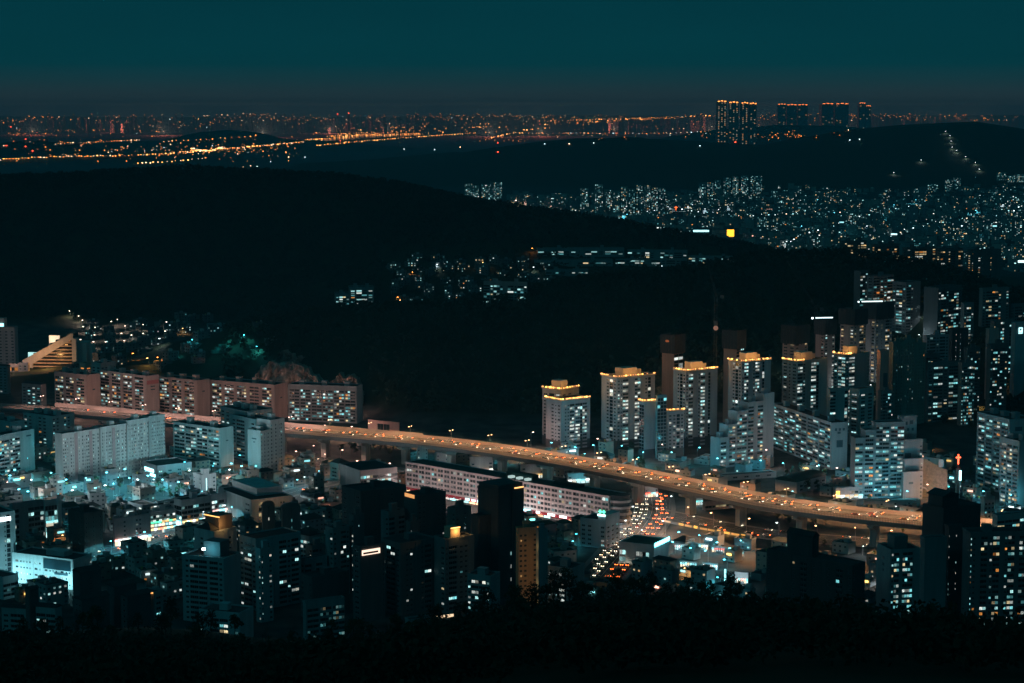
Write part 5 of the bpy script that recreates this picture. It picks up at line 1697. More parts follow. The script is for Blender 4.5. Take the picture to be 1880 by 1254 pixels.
a0, z0 = wR_ * .18, H_ - 8.5
m.box(a0, a0 + 4, -.7, -.45, z0 + 4, z0 + 4.7).box(a0, a0 + .7, -.7, -.45, z0 + .9, z0 + 4).box(a0 + 3.3, a0 + 4, -.7, -.45, z0 + .9, z0 + 4).box(a0 + .7, a0 + 3.3, -.7, -.45, z0 + .9, z0 + 1.6).box(a0 + 2.1, a0 + 2.8, -.7, -.45, z0 + 1.6, z0 + 2.6).box(a0 - .2, a0 + 4.2, -.7, -.45, z0 - .5, z0 + .3)
m.build('emblem', glow((.55, 1, 1), 2.2), q)
for (a0, a1, yt, dd, lb, p_, c_) in ((1695, 1742, 618, 1740, 'pale slope house with small round windows', .2, (.36, .36, .4)), (1698, 1770, 668, 1690, 'low dark school block with cool lit rooms on the slope', .35, (.16, .18, .19)),
                                  (1690, 1726, 652, 1700, 'dark terraced house above the school block', .15, (.15, .17, .18)), (1770, 1800, 640, 1720, 'dark stepped house left of the right-edge slope', .3, (.13, .15, .16)),
                                  (1812, 1850, 634, 1700, 'dark house with yellow windows below the salmon block', .35, (.12, .13, .14)), (1760, 1790, 668, 1680, 'small lit house beside the school block', .5, (.2, .23, .24)),
                                  (1612, 1640, 720, 1620, 'low house in the trees under the pink gable', .15, (.2, .22, .23))):
    B(lb + ' at upper right', a0, a0 + 3, a1, yt, 24, d=dd, L='', R='sbsbs', wall=c_, lit=p_, pal='cool', roofs=1, name='house', cat='house')
# dark blocks on the ridge
RD_ = 'dark apartment blocks on the ridge'
for i, (a0, a1, yt, lb, dd) in enumerate(((1542, 1591, 444, 'leftmost dark ridge block with warm windows', 2420), (1600, 1651, 450, 'second dark ridge block with a stack of warm windows', 2410), (1657, 1719, 456, 'third dark ridge block with few warm windows', 2400),
                                        (1719, 1768, 458, 'fourth dark ridge block with bright warm window stacks', 2390), (1776, 1838, 460, 'rightmost dark ridge block with a dotted line of stair lights', 2370))):
    B(lb, a0, a0 + 6, a1, yt, 22, d=dd, L='n', R=['sbWsb', 'bsWbsb', 'sbbWs', 'bWsbWb', 'nWsXnX'][i], wall=(.12, .135, .14), lit=.5, pal='warm', roofs=2, group=RD_)
B('pale slab showing between the ridge blocks', 1640, 1643, 1662, 452, 20, d=2480, L='', R='XX', wall=(.36, .4, .42), lit=0, roofs=0, group=RD_)

# church with cross, tunnel portal, pavilion
c0 = GD(1757, 1330)
t = thing('church', 'church steeple with a glowing red cross beside the lit tunnel mouth', 'church', c0, .2)
zt = solve_h(c0.x, c0.y, 859)
MB().box(-1.2, 1.2, -1.2, 1.2, -1, zt).build('steeple', wallmat((.16, .15, .15)), t)
m = MB()
for k_ in range(4):
    a, b_ = k_ * math.pi / 2 + math.pi / 4, (k_ + 1) * math.pi / 2 + math.pi / 4
    m.quad((1.7 * math.cos(a), 1.7 * math.sin(a), zt), (1.7 * math.cos(b_), 1.7 * math.sin(b_), zt), (0, 0, zt + 2.5), (0, 0, zt + 2.5))
m.build('spire', M_BLACK, t)
zc, zt2 = zt + 2.5, solve_h(c0.x, c0.y, 834)
arm = zc + (zt2 - zc) * .68
MB().box(-.42, .42, -.3, .3, zc, zt2).box(-1.75, -.42, -.3, .3, arm - .42, arm + .42).box(.42, 1.75, -.3, .3, arm - .42, arm + .42).build('cross', glow((1, .11, .03), 3.2), t)
add_light(t, (0, -2.5, (zc + zt2) / 2), LC['red'], 700, .5)
MB().box(-7, 7, 1.5, 16, -1, 9).build('nave', wallmat((.14, .14, .15)), t)
MB().quad((-7.5, 1.2, 9), (7.5, 1.2, 9), (0, 1.2, 13), (0, 1.2, 13)).quad((-7.5, 16.3, 9), (-7.5, 1.2, 9), (0, 1.2, 13), (0, 16.3, 13)).quad((7.5, 1.2, 9), (7.5, 16.3, 9), (0, 16.3, 13), (0, 1.2, 13)).build('roof', M_ROOF, t)
b0 = GD(1761, 1322)
t = thing('blade_sign_post', 'tall cyan-white vertical sign below the red cross', 'sign', b0)
z0, z1 = solve_h(b0.x, b0.y, 882), solve_h(b0.x, b0.y, 864)
MB().box(-.7, .7, -.3, .3, z0, z1).build('lit_panel', glow((.55, 1, 1), 4.0), t)
MB().tube((0, .5, 0), (0, .5, z0 + 1), .15).build('post', M_STEEL, t)
add_light(t, (0, -2, (z0 + z1) / 2), LC['cyan'], 900, .4)
p0 = GD(1771, 1318)
t = thing('lit_pavilion', 'little pavilion outlined in cyan-white tube lights with a gabled top', 'pavilion', p0, -.1)
m = MB()
GLW = glow((.6, 1, 1), 2.6)
for x in (-5.5, -2.5, 1.5, 5.5):
    m.tube((x, 0, 0), (x, 0, 5.6), .17, n=5)
m.tube((-6.2, 0, 5.6), (0, 0, 8.6), .2, n=5).tube((0, 0, 8.6), (6.2, 0, 5.6), .2, n=5).tube((-6.2, 0, 5.6), (6.2, 0, 5.6), .14, n=5)
m.build('tube_light', GLW, t)
MB().box(-6, 6, .3, 8, 0, 5.5).build('wall', wallmat((.3, .32, .33)), t)
MB().quad((-6.6, .25, 5.6), (0, .25, 8.7), (0, 8.4, 8.7), (-6.6, 8.4, 5.6)).quad((0, .25, 8.7), (6.6, .25, 5.6), (6.6, 8.4, 5.6), (0, 8.4, 8.7)).build('roof', M_ROOF, t)
add_light(t, (0, -4, 4), LC['cyan'], 2500, .5)
# tunnel portal
tp = GD(1717, 1372)
t = thing('tunnel_portal', 'curved concrete retaining wall and tunnel mouth lit amber', 'tunnel', tp, .25)
zt = solve_h(tp.x, tp.y, 838)
m = MB()
nseg = 14
for i in range(nseg):
    a, b_ = i / nseg, (i + 1) / nseg
    f = lambda s_: (-7 + 16 * s_ + 0, 14 - 14 * (s_ ** 1.6), zt * (.95 - .28 * s_))
    p, r = f(a), f(b_)
    m.quad((p[0], p[1], -1), (r[0], r[1], -1), r, p)
    m.quad(p, r, (r[0], r[1] + 8, r[2]), (p[0], p[1] + 8, p[2]))
m.build('retaining_wall', mat('stone_retaining_wall', (.32, .28, .24), .9, noise=.5, nscale=.5), t)
arc = [(-5.5 + 5 * math.cos(math.pi * (1 - i / 10)), 7.0 * math.sin(math.pi * i / 10)) for i in range(11)]
m = MB()
o = 0
m.v += [(x, 9.0, z) for x, z in arc] + [(x * 1.18 + 1, 9.0, z * 1.15) for x, z in arc]
m.f += [(j, j + 1, 12 + j, 11 + j) for j in range(10)]
m.m += [0] * 10
m.build('portal_ring', M_CONC, t)
MB().box(4, 8, 4, 4.4, zt * .72, zt * .9).build('sign_board', mat('sign_plate', (.5, .52, .54), .6), t)
add_light(t, (-4, 1.5, 5.5), LC['amber'], 5200, .5)
add_light(t, (3, 0, 12), LC['pink'], 2200, .5)
street_lamp(tp + Vector((-4, -2, 0)), 'amber', 0, 7, 'small amber lamp in front of the tunnel mouth', None, 0, .7, 8)
FOOT.append((tp.x, tp.y, 20))
FOOT.append((c0.x, c0.y, 18))

# market lanes right of the crossroad
for i, (a0, a1, yt, dd, cols) in enumerate(((1236, 1264, 1000, 1212, ('cyan', 'pink')), (1268, 1300, 1003, 1215, ('cyan', 'white', 'amber')), (1304, 1336, 1010, 1205, ('cyan', 'red')), (1340, 1366, 1016, 1195, ('white', 'cyan')), (1246, 1280, 1034, 1165, ('cyan', 'amber')), (1288, 1318, 1040, 1160, ('cyan', 'white')), (1346, 1374, 1052, 1125, ('teal', 'pink')))):
    q = B('market shop with %s signs, %s in the lanes right of the crossroad' % (' and '.join(cols[:2]), ('first', 'second', 'third', 'fourth', 'fifth', 'sixth', 'seventh')[i]), a0, a0 + 3, a1, yt, -24, d=dd, L='', R='sbs', wall=(.34, .38, .4), lit=.3, pal='white', roofs=0, name='shop_building', cat='shop', wL=10, roofm=M_ROOFG)
    shopfront(q, 'R', cols, n=7, s=2.4, h=1.9)
    wR_, wL_, H_ = dims(q)
    add_light(q, (wR_ / 2, -4, 4.5), LC['cyan' if i % 2 else 'white'], 900, .4)
for i, (px_, dd, ya, yb_) in enumerate(((1331, 1110, 1045, 1072), (1328, 1085, 1080, 1098), (1322, 1070, 1092, 1112))):
    v = GD(px_, dd)
    t = thing('blade_sign_post', 'vertical cyan shop sign, %s down the narrow lane at lower right' % ('first', 'second', 'third')[i], 'sign', v)
    z0, z1 = max(2.5, solve_h(v.x, v.y, yb_) - v.z), max(6, solve_h(v.x, v.y, ya) - v.z)
    MB().box(-.45, .45, -.25, .25, z0, z1).build('lit_panel', glow((.35, .97, 1), 2.4), t)
    MB().tube((0, .5, -1), (0, .5, z1), .15).build('post', M_STEEL, t)
    add_light(t, (.5, -2, z0), LC['cyan'], 700, .4)
# ================================================================== rock face
from mathutils import noise as mnoise
def rock(label, top, ybase, d, seed, tilt=.35):
    xs = np.linspace(top[0][0], top[-1][0], 110)
    ys = np.interp(xs, [p[0] for p in top], [p[1] for p in top]) + np.random.default_rng(seed + 1).normal(size=110).cumsum() * .6 % 6.0
    rows = 40
    V = []
    r_ = np.random.default_rng(seed)
    ph = r_.uniform(0, 6, 8)
    for j in range(rows + 2):
        for i, (x, y) in enumerate(zip(xs, ys)):
            f = min(j / (rows - 1), 1.0)
            py = ybase + (y - ybase) * f
            v = at_d(x, py, d)
            zrel = v.z
            q3 = Vector((v.x * .045 + ph[0], f * 1.3 + ph[1], ph[2]))
            n1 = 11 * mnoise.ridged_multi_fractal(q3, .8, 2.1, 5, 1.0, 2.0) - 10 + 6 * mnoise.fractal(Vector((v.x * .22, v.z * .07, ph[3])), .7, 2.0, 5)
            n1 += 6.0 * mnoise.cell(Vector((v.x * .11 + ph[4], v.z * .035 + v.x * .02, 0)))
            edge = min(i, len(xs) - 1 - i) / 8.0
            v.y += zrel * tilt + n1 + (0 if edge > .5 else (.5 - edge) * 14)
            if j >= rows:
                v.y += 16 * (j - rows + 1)
                v.z -= 1.5 * (j - rows + 1)
            V.append(tuple(v))
    n_ = len(xs)
    Fq = [(j * n_ + i, j * n_ + i + 1, (j + 1) * n_ + i + 1, (j + 1) * n_ + i) for j in range(rows + 1) for i in range(n_ - 1)]
    o = link('rock_face', np_mesh('rock_face', V, Fq, [mat('granite', (.44, .37, .32), .95, noise=.75, nscale=.16, streak=True)]))
    return tag(o, label, 'rock face')
rock('bare granite rock face above the apartment row, furrowed with dark streaks', [(448, 712), (458, 698), (466, 690), (474, 676), (482, 672), (490, 664), (512, 668), (530, 666), (548, 673), (560, 676), (566, 688), (578, 692), (590, 708), (604, 716)], 748, 1822, 3)
rock('lower granite face behind the forward-facing slab', [(586, 712), (596, 702), (610, 698), (618, 688), (634, 692), (642, 686), (654, 697), (660, 712), (668, 722)], 748, 1812, 5)
rock('small upper granite outcrop above the rock face', [(502, 660), (508, 648), (520, 645), (535, 652), (546, 656), (550, 662)], 668, 1850, 9, .2)

# ================================================================== trees
M_LEAF = mat('leaves_dark_green', (.045, .06, .025), .8, noise=.4, nscale=.8)
M_LEAF2 = mat('leaves_pine', (.025, .04, .022), .85, noise=.4, nscale=.8)
M_BARK = mat('bark', (.06, .05, .04), .9)
def crown_mesh(seed, h, r, n, leaf, pine=False):
    r_ = np.random.default_rng(seed)
    k = 11
    cl = []
    for i in range(k):
        a = r_.uniform(0, 6.28)
        q = r_.uniform(.15, .75) * r
        z = h * r_.uniform(.42, .92)
        if pine:
            q *= 1.2 * (1 - z / h) + .15
        cl.append((math.cos(a) * q, math.sin(a) * q, z, r * r_.uniform(.28, .5)))
    cl.append((0, 0, h * .9, r * .4))
    V, Fq = [], []
    for i in range(n):
        c = cl[r_.integers(len(cl))]
        d = r_.normal(size=3)
        d /= np.linalg.norm(d)
        p = np.array(c[:3]) + d * c[3] * r_.uniform(.5, 1.05) * np.array([1, 1, .75])
        u = r_.normal(size=3)
        u /= np.linalg.norm(u)
        v = np.cross(u, r_.normal(size=3))
        v /= np.linalg.norm(v)
        s = leaf * r_.uniform(.6, 1.3)
        o = len(V)
        V += [p - u * s, p - v * s * .5, p + u * s, p + v * s * .5]
        Fq.append((o, o + 1, o + 2, o + 3))
    return np_mesh('crown', V, Fq, [M_LEAF2 if pine else M_LEAF]), cl
def trunk_mesh(h, r, cl):
    m = MB().tube((0, 0, -1.5), (0, 0, h * .5), r, r * .6, 7).tube((0, 0, h * .5), (0, 0, h * .88), r * .6, r * .15, 6)
    for c in cl[:7]:
        m.tube((0, 0, h * .3 + c[2] * .2), c[:3], r * .35, r * .1, 5)
    return m.mesh('trunk', [M_BARK])
def bare_mesh(seed, h):
    r_ = random.Random(seed)
    m = MB()
    def grow(p, d, L_, r, k):
        e = p + d * L_
        m.tube(p, e, r, r * .6, 5 if k > 2 else 3)
        if k == 0:
            return
        for _ in range(3 if k > 1 else 4):
            v = Vector((r_.uniform(-1, 1), r_.uniform(-1, 1), r_.uniform(.1, .9)))
            grow(p.lerp(e, r_.uniform(.55, 1)), (d * .75 + v * .75).normalized(), L_ * r_.uniform(.55, .8), r * .55, k - 1)
    grow(Vector((0, 0, -1)), Vector((0, 0, 1)), h * .38, h * .022, 4)
    return m.mesh('branches', [M_BARK])
TREES = []
for i in range(5):
    h = (9, 7.5, 10.5, 12, 8)[i]
    cm, cl = crown_mesh(20 + i, h, h * .38, 420, .42, i == 3)
    TREES.append((trunk_mesh(h, .22, cl), cm))
BARE = [bare_mesh(40 + i, 9.0) for i in range(3)]
def tree(loc, label, group, s=1.0, kind=None):
    k = random.randrange(5) if kind is None else kind
    t = thing('tree', label, 'tree', loc, random.uniform(0, 6.28), group)
    t.scale = (s, s, s * random.uniform(.9, 1.15))
    link('trunk', TREES[k][0], t)
    link('crown', TREES[k][1], t)
    return t
def bare_tree(loc, label, group, s=1.0):
    t = thing('bare_tree', label, 'tree', loc, random.uniform(0, 6.28), group)
    t.scale = (s, s, s)
    m_ = BARE[random.randrange(3)]
    link('branches', m_, t)
    return t
# fringe of the viewpoint hill: the row seen against the lights
for i in range(150):
    px_ = -20 + 1920 * (i + random.random()) / 150
    v = GD(px_, random.uniform(575, 640))
    if px_ < 330 and random.random() < .55 or random.random() < .12:
        bare_tree(v, 'leafless tree on the crest of the dark hill in front, seen against the town', 'leafless trees on the crest of the near hill', random.uniform(.7, 1.15))
    else:
        tree(v, 'dark leafy tree on the crest of the black hill in front', 'trees on the crest of the near hill', random.uniform(.6, 1.1))
# woods as one mass
def wood(name, label, pts, hmin, hmax, nleaf, leaf, m):
    r_ = np.random.default_rng(len(pts))
    P = np.array(pts)
    n = len(P)
    hh = r_.uniform(hmin, hmax, n)
    d = r_.normal(size=(n, nleaf, 3))
    d /= np.linalg.norm(d, axis=2)[:, :, None]
    rad = (r_.uniform(.45, 1.0, (n, nleaf)) * hh[:, None] * .42)
    c = P[:, None, :] + d * rad[:, :, None] * np.array([1, 1, 1.0]) + np.stack([np.zeros((n, 1)), np.zeros((n, 1)), (hh * .52)[:, None]], -1)
    u = r_.normal(size=(n, nleaf, 3))
    u /= np.linalg.norm(u, axis=2)[:, :, None]
    w_ = np.cross(u, r_.normal(size=(n, nleaf, 3)))
    w_ /= np.linalg.norm(w_, axis=2)[:, :, None]
    s = leaf * r_.uniform(.6, 1.4, (n, nleaf, 1))
    V = np.stack([c - u * s, c - w_ * s * .6, c + u * s, c + w_ * s * .6], 2).reshape(-1, 3)
    Fq = np.arange(len(V)).reshape(-1, 4)
    o = link(name, np_mesh(name, V, Fq, [m]))
    return tag(o, label, 'wood', kind='stuff')
pts = []
for i in range(1400):
    px_, d_ = random.uniform(-60, 1940), random.uniform(240, 600)
    v = GD(px_, d_)
    pts.append(tuple(v))
wood('woodland', 'black woodland covering the near hill along the bottom', pts, 6, 10, 70, .55, M_LEAF2)
def on_hill(key, n, d0, d1, x0, x1, zmin, ok=None):
    out = []
    while len(out) < n:
        px_, d_ = random.uniform(x0, x1), random.uniform(d0, d1)
        x = (px_ - CX) / FPX * d_ * 1.02
        out.append((x, d_))
    A = np.array(out)
    z = tgrid(A[:, 0], A[:, 1])
    F_ = FOOT.arr()
    keep = z > zmin
    R2 = []
    for (x, y), zz, k_ in zip(A, z, keep):
        if k_ and (ok is None or ok(x, y, zz)) and not np.any((F_[:, 0] - x) ** 2 + (F_[:, 1] - y) ** 2 < (F_[:, 2] + 3) ** 2):
            R2.append((x, y, zz - .5))
    return R2
def not_saddle(x, y, z):
    px_, py_ = proj((x, y, z))
    if 700 < px_ < 1340 and 452 < py_ < 590 and y > 2250:
        return random.random() < .25
    return True
wood('woodland', 'dark wooded slopes of the big hill at left', on_hill('big', 9000, 2450, 3060, -80, 1500, 6, not_saddle), 7, 12, 14, 2.0, M_LEAF2)
def not_cliff(x, y, z):
    px_, py_ = proj((x, y, z))
    if 1690 < px_ and 600 < py_ < 700 and y < 2100:
        return random.random() < .3
    return not (445 < px_ < 675 and 668 < py_ < 760) and not (430 < px_ < 690 and y < 1835)
wood('woodland', 'black wooded hill behind the crowned towers', on_hill('mid', 9000, 1500, 2240, 420, 1960, 4, not_cliff), 7, 12, 16, 1.7, M_LEAF2)

# ================================================================== low houses filling the lanes
HW = [(.34, .36, .37), (.28, .27, .26), (.42, .42, .41), (.22, .25, .27), (.36, .30, .27)]
def house(v, th, w_, dp, h, label, group, lit=.3, pal='cool', roofm=None, kind='flat', small=False, wallc=None):
    c, s = math.cos(th), math.sin(th)
    t = thing('house', label, 'house', v, th, group)
    mb = MB().box(0, w_, 0, dp, -2, h)
    if kind == 'flat':
        mb.box(-.15, w_ + .15, -.15, .05, h - .05, h + .8).box(-.15, w_ + .15, dp - .05, dp + .15, h - .05, h + .8).box(-.15, .05, .05, dp - .05, h - .05, h + .8).box(w_ - .05, w_ + .15, .05, dp - .05, h - .05, h + .8)
    mb.build('wall', wallmat(wallc or random.choice(HW)), t)
    rf = MB()
    if kind == 'flat':
        rf.box(.06, w_ - .06, .06, dp - .06, h, h + .1)
        a = min(3.2, w_ * .4)
        MB().box(w_ * .5, w_ * .5 + a, dp * .5, dp * .5 + a * .9, h + .1, h + 2.7).build('stair_house', wallmat(random.choice(HW)), t)
        if random.random() < .6:
            MB().tube((w_ * .25, dp * .6, h + .1), (w_ * .25, dp * .6, h + 1.6), .7, n=8).build('water_tank', mat('water_tank_yellow', (.4, .32, .1), .6) if random.random() < .4 else M_CONC, t)
    else:
        rh = dp * .25
        p = [(-.5, -.5, h), (w_ + .5, -.5, h), (w_ + .5, dp + .5, h), (-.5, dp + .5, h)]
        r0, r1 = (dp * .3, dp / 2, h + rh), (w_ - dp * .3, dp / 2, h + rh)
        rf.quad(p[0], p[1], r1, r0).quad(p[2], p[3], r0, r1).quad(p[3], p[0], r0, r0).quad(p[1], p[2], r1, r1).quad(p[3], p[2], p[1], p[0])
    rf.build('roof', roofm or random.choice([M_ROOF, M_ROOFG, M_ROOF]), t)
    slots = []
    ns = max(1, int(h / 2.9))
    for fc, W_ in (('R', w_), ('L', dp)):
        nc = max(1, int(W_ / 3.4))
        for r in range(ns):
            for i in range(nc):
                if random.random() < .8:
                    slots.append((fc, W_ * (i + .5) / nc, r * 2.9 + 1.0, 1.5, 1.25, 's'))
    place_windows(t, slots, lit, pal, small)
    global HN
    HN = t.name
    FOOT.append((v.x + c * w_ / 2 - s * dp / 2, v.y + s * w_ / 2 + c * dp / 2, max(w_, dp) * .5))
    return t
def free(x, y, r):
    F_ = FOOT.arr()
    return not np.any((F_[:, 0] - x) ** 2 + (F_[:, 1] - y) ** 2 < (F_[:, 2] + r) ** 2)
QU = [('left of the dark towers', lambda p: p[0] < 600), ('before the market building', lambda p: p[0] < 1140), ('right of the crossroad', lambda p: p[0] < 1500), ('in the lower right', lambda p: True)]
cnt = 0
HP = []
for _ in range(14000):
    x, y = (random.uniform(0, 110), random.uniform(1095, 1260)) if random.random() < .25 else (random.uniform(-400, 400 if random.random() < .5 else -40), random.uniform(1075, 1560))
    p = proj((x, y, 6))
    if not (-15 < p[0] < 1895) or p[1] > 1120 or cnt > 280:
        continue
    if gz(x, y) > 2.5:
        continue
    if 1205 < p[0] < 1665 and 925 < p[1] < 978:
        continue
    w_, dp = random.uniform(7, 15), random.uniform(6, 12)
    if not free(x, y, max(w_, dp) * .56):
        continue
    th = math.radians(random.choice([38, 38, 42, 35, 25]) + random.uniform(-6, 6)) if p[0] < 1100 else math.radians(-38 + random.uniform(-9, 9))
    h = random.choice([3.4, 6.2, 6.2, 9, 9, 11.8])
    if 1205 < p[0] < 1665 and p[1] < 1025:
        h = random.choice([3.4, 6.2])
    c, s = math.cos(th), math.sin(th)
    v = Vector((x - c * w_ / 2 + s * dp / 2, y - s * w_ / 2 - c * dp / 2, 0))
    tp_ = [(v.x + c * u_ * w_ - s * q_ * dp, v.y + s * u_ * w_ + c * q_ * dp, h) for u_, q_ in ((0, 0), (1, 0), (0, 1), (1, 1), (.5, .5))] + [(v.x + c * w_ / 2, v.y + s * w_ / 2, h * .5)]
    if not in_view(tp_):
        continue
    qn = next(i for i, q_ in enumerate(QU) if q_[1](p))
    wn, wc = random.choice([('grey', (.34, .36, .37)), ('brown', (.28, .25, .22)), ('pale', (.42, .42, .41)), ('slate', (.22, .25, .27)), ('brick', (.34, .24, .20))])
    rn, rmat = random.choice([('dark', M_ROOF), ('dark', M_ROOF), ('green', M_ROOFG)])
    kd = 'flat' if random.random() < .75 else 'hip'
    house(v, th, w_, dp, h, '%s %s %s house with %s roof %s' % ({3.4: 'single-storey', 6.2: 'two-storey', 9: 'three-storey', 11.8: 'four-storey'}[h], wn, 'flat-roofed' if kd == 'flat' else 'hip-roofed', rn, QU[qn][0]), 'low houses %s %s' % (QU[qn][0], kd), random.choice([.08, .2, .4]), random.choice(['cool', 'cool', 'white', 'warm']), kind=kd, wallc=wc, roofm=rmat)
    HP.append((x, y, w_))
    if random.random() < .3:
        hs = bpy.data.objects[HN]
        cs_ = random.choice([(.3, .95, 1), (.3, .95, 1), (.8, 1, 1), (1, .5, .35), (1, .6, .15), (.2, .9, .8)])
        a_ = random.uniform(.1, .5) * w_
        z_ = max(2.6, h - 2.2)
        MB().box(a_, a_ + random.uniform(2.5, 5), -.7, -.2, z_, z_ + 1.1).build('sign_board', glow(cs_, random.choice([1.2, 2.0, 3.2])), hs)
    cnt += 1
print('houses', cnt)
# valley at left
k = 0
for _ in range(1500):
    px_, py_ = random.uniform(120, 500), random.uniform(588, 690)
    if px_ > 420 and py_ > 640 or k >= 46:
        continue
    v = G(px_, py_)
    if v.y < 1880 or not free(v.x, v.y, 8):
        continue
    house(v, math.radians(random.uniform(10, 60)), random.uniform(9, 16), random.uniform(8, 12), random.choice([5.5, 6, 9, 9]), 'low house in the dark valley on the left below the big hill', 'houses in the left valley', random.choice([.05, .15, .3]), 'cool', small=True, wallc=random.choice([(.12, .14, .15), (.18, .18, .18), (.1, .13, .14)]))
    k += 1
for (a0, a1, yt, dd, lb) in ((380, 432, 604, 2420, 'teal apartment block with two lit stair columns in the left valley'), (432, 478, 603, 2440, 'right-hand teal apartment block in the left valley')):
    B(lb, a0, a0 + 5, a1, yt, 12, d=dd, L='', R='sWssWs', wall=(.28, .42, .43), lit=.12, pal='cool', roofs=1, small=True)
# tiered green seating/terraces right of the valley
tv = G(415, 648)
t = thing('terraced_bank', 'green floodlit terraced bank on the slope beside the valley', 'terraces', tv, .35)
for i in range(6):
    MB().box(-14 + i * 5, 20 + i * 4, i * 7, i * 7 + 6.4, -2, 1.2 + i * 2.0).build('terrace_step', mat('terrace_turf', (.05, .16, .13), .9, noise=.4), t)
add_light(t, (0, -6, 14), LC['teal'], 5000, .6)
# saddle between the hills
k = 0
for _ in range(2500):
    px_ = random.uniform(715, 1000)
    py_ = random.uniform(478, 572)
    if k >= 50:
        break
    v = G(px_, py_)
    if v.y < 2250 or not free(v.x, v.y, 6):
        continue
    house(v, math.radians(random.uniform(-20, 40)), random.uniform(10, 18), random.uniform(8, 12), random.choice([6, 6, 9, 9, 12]), 'hillside house in the saddle between the two wooded hills', 'houses in the saddle', random.choice([.15, .3, .5]), random.choice(['cool', 'cool', 'mixed']), small=True, wallc=random.choice([(.12, .14, .15), (.18, .18, .18), (.1, .13, .14)]))
    k += 1
SG = 'apartment rows in the saddle'
for (a0, a1, yt, yb_, lb, th) in ((985, 1146, 457, 474, 'upper long row of lit flats in the saddle', 4), (1150, 1262, 459, 473, 'upper right row of lit flats in the saddle', -6), (980, 1125, 478, 490, 'middle long row of flats with lit ribbon windows in the saddle', 4),
                             (1128, 1250, 476, 488, 'middle right row of flats in the saddle', -4), (1000, 1080, 496, 506, 'lower row of flats half hidden by the ridge in the saddle', 5), (886, 968, 517, 548, 'pale slab with lit balconies in the middle of the saddle', -18), (640, 686, 528, 560, 'lone block with cool windows at the left end of the saddle', 8),
                             (614, 642, 540, 562, 'low wing beside the lone block in the saddle', 8), (1262, 1350, 470, 484, 'last lit flats at the right end of the saddle', -8)):
    v = G((a0 + a1) / 2, yb_ + 4)
    B(lb, a0, a0 + 2, a1, yt, th, d=v.y, L='', R='bsbsWbsbs' if a1 - a0 > 70 else 'sbs', wall=(.22, .27, .28), lit=.42, pal='cool', roofs=2, small=True, group=SG, wL=11)

# ================================================================== street lamps
def lamps(L_, col, power, h, label, group, head=1.2, gs=14.0, cut=True):
    for q_ in L_:
        c = q_[2] if len(q_) > 2 else col
        v = G(q_[0], q_[1])
        p_ = q_[3] if len(q_) > 3 else power
        street_lamp(v, c, p_, h, label, group, random.uniform(0, 6.28), head, gs, False, cut)
lamps([(24, 903), (31, 892), (96, 896), (158, 908), (201, 896), (227, 891), (239, 909), (209, 918), (171, 926), (32, 931), (57, 934), (166, 937), (269, 902), (332, 915), (429, 880), (470, 884), (441, 886), (300, 910), (380, 895), (120, 912)], 'cyan', 60000, 11, 'cyan-white street lamp in the lanes below the pale left slabs', 'cyan lamps on the left', 1.3, 16)
lamps([(60, 925), (130, 945), (190, 935), (250, 925), (350, 905), (420, 905)], 'white', 15000, 16, 'added tall white flood lamp washing the pale left slabs', 'added flood lamps on the left', 1.3, 16, cut=False)  # flood lamps added to light the slab fronts evenly to the top
lamps([(55, 876), (112, 872), (338, 886), (445, 872), (395, 888)], 'teal', 7000, 14, 'added teal fill lamp between the slabs at left', 'added teal fill lamps between the left slabs', 1.0, 12, cut=False)  # fill lamps added to turn the rear slabs teal
lamps([(130, 772), (200, 779), (270, 786), (340, 790), (410, 796), (470, 800), (540, 806), (600, 810), (650, 812)], 'pink', 8500, 12, 'added pinkish fill lamp at the foot of the apartment row behind the expressway', 'added pink lamps below the apartment row', 1.0, 10, cut=False)  # added before the row to bring up its pink fronts
lamps([(440, 760), (480, 760), (520, 761), (560, 761), (600, 762), (650, 762)], 'pink', 4200, 9, 'added pinkish lamp lighting the rock face from the front', 'added lamps lighting the rock face', .6, 3, cut=False)  # lamps added to throw light on the rock from in front
lamps([(210, 1008), (250, 997), (290, 986), (330, 975), (370, 964), (410, 952), (455, 936), (500, 918), (560, 896)], 'white', 110000, 8, 'white lamp on the kerb of the bright shopping street', 'lamps in the shopping street', 1.0, 14)
lamps([(205, 1020), (270, 1002), (350, 981), (425, 957)], 'cyan', 130000, 8, 'cyan lamp on the near kerb of the bright shopping street', 'cyan lamps in the shopping street', 1.0, 14)
lamps([(540, 852), (596, 857), (660, 868), (720, 874), (575, 842), (625, 848)], 'pink', 55000, 9, 'pinkish lamp on the boulevard under the left part of the bridge', 'lamps under the bridge at left', 1.0, 12)
lamps([(1215, 944), (1260, 955), (1310, 965), (1370, 978), (1430, 984, 'white', 12000), (1500, 990), (1570, 994), (1640, 1000)], 'sodium', 60000, 8, 'orange lamp along the boulevard under the right part of the bridge', 'lamps under the bridge at right', 1.0, 12)
lamps([(1145, 985), (1165, 955), (1205, 960), (1222, 985), (1178, 1004), (1230, 935)], 'white', 60000, 9, 'lamp at the crossroad below the bridge', 'lamps at the crossroad', 1.0, 14)
lamps([(1250, 1000), (1285, 1008), (1320, 1018), (1345, 1030), (1300, 1035), (1265, 1030), (1240, 1020), (1335, 1050), (1360, 1015)], 'cyan', 22000, 7, 'cyan lamp in the market lanes right of the crossroad', 'cyan lamps in the market lanes', 1.0, 14)
lamps([(1010, 842), (1060, 850), (1092, 846), (1140, 848), (1180, 862), (1235, 862), (1280, 850), (1320, 872)], 'cyan', 5200, 12, 'added cool fill lamp at the foot of the crowned towers', 'lamps at the crowned towers', 1.1, 14, cut=False)  # added at the base to whiten the tower fronts
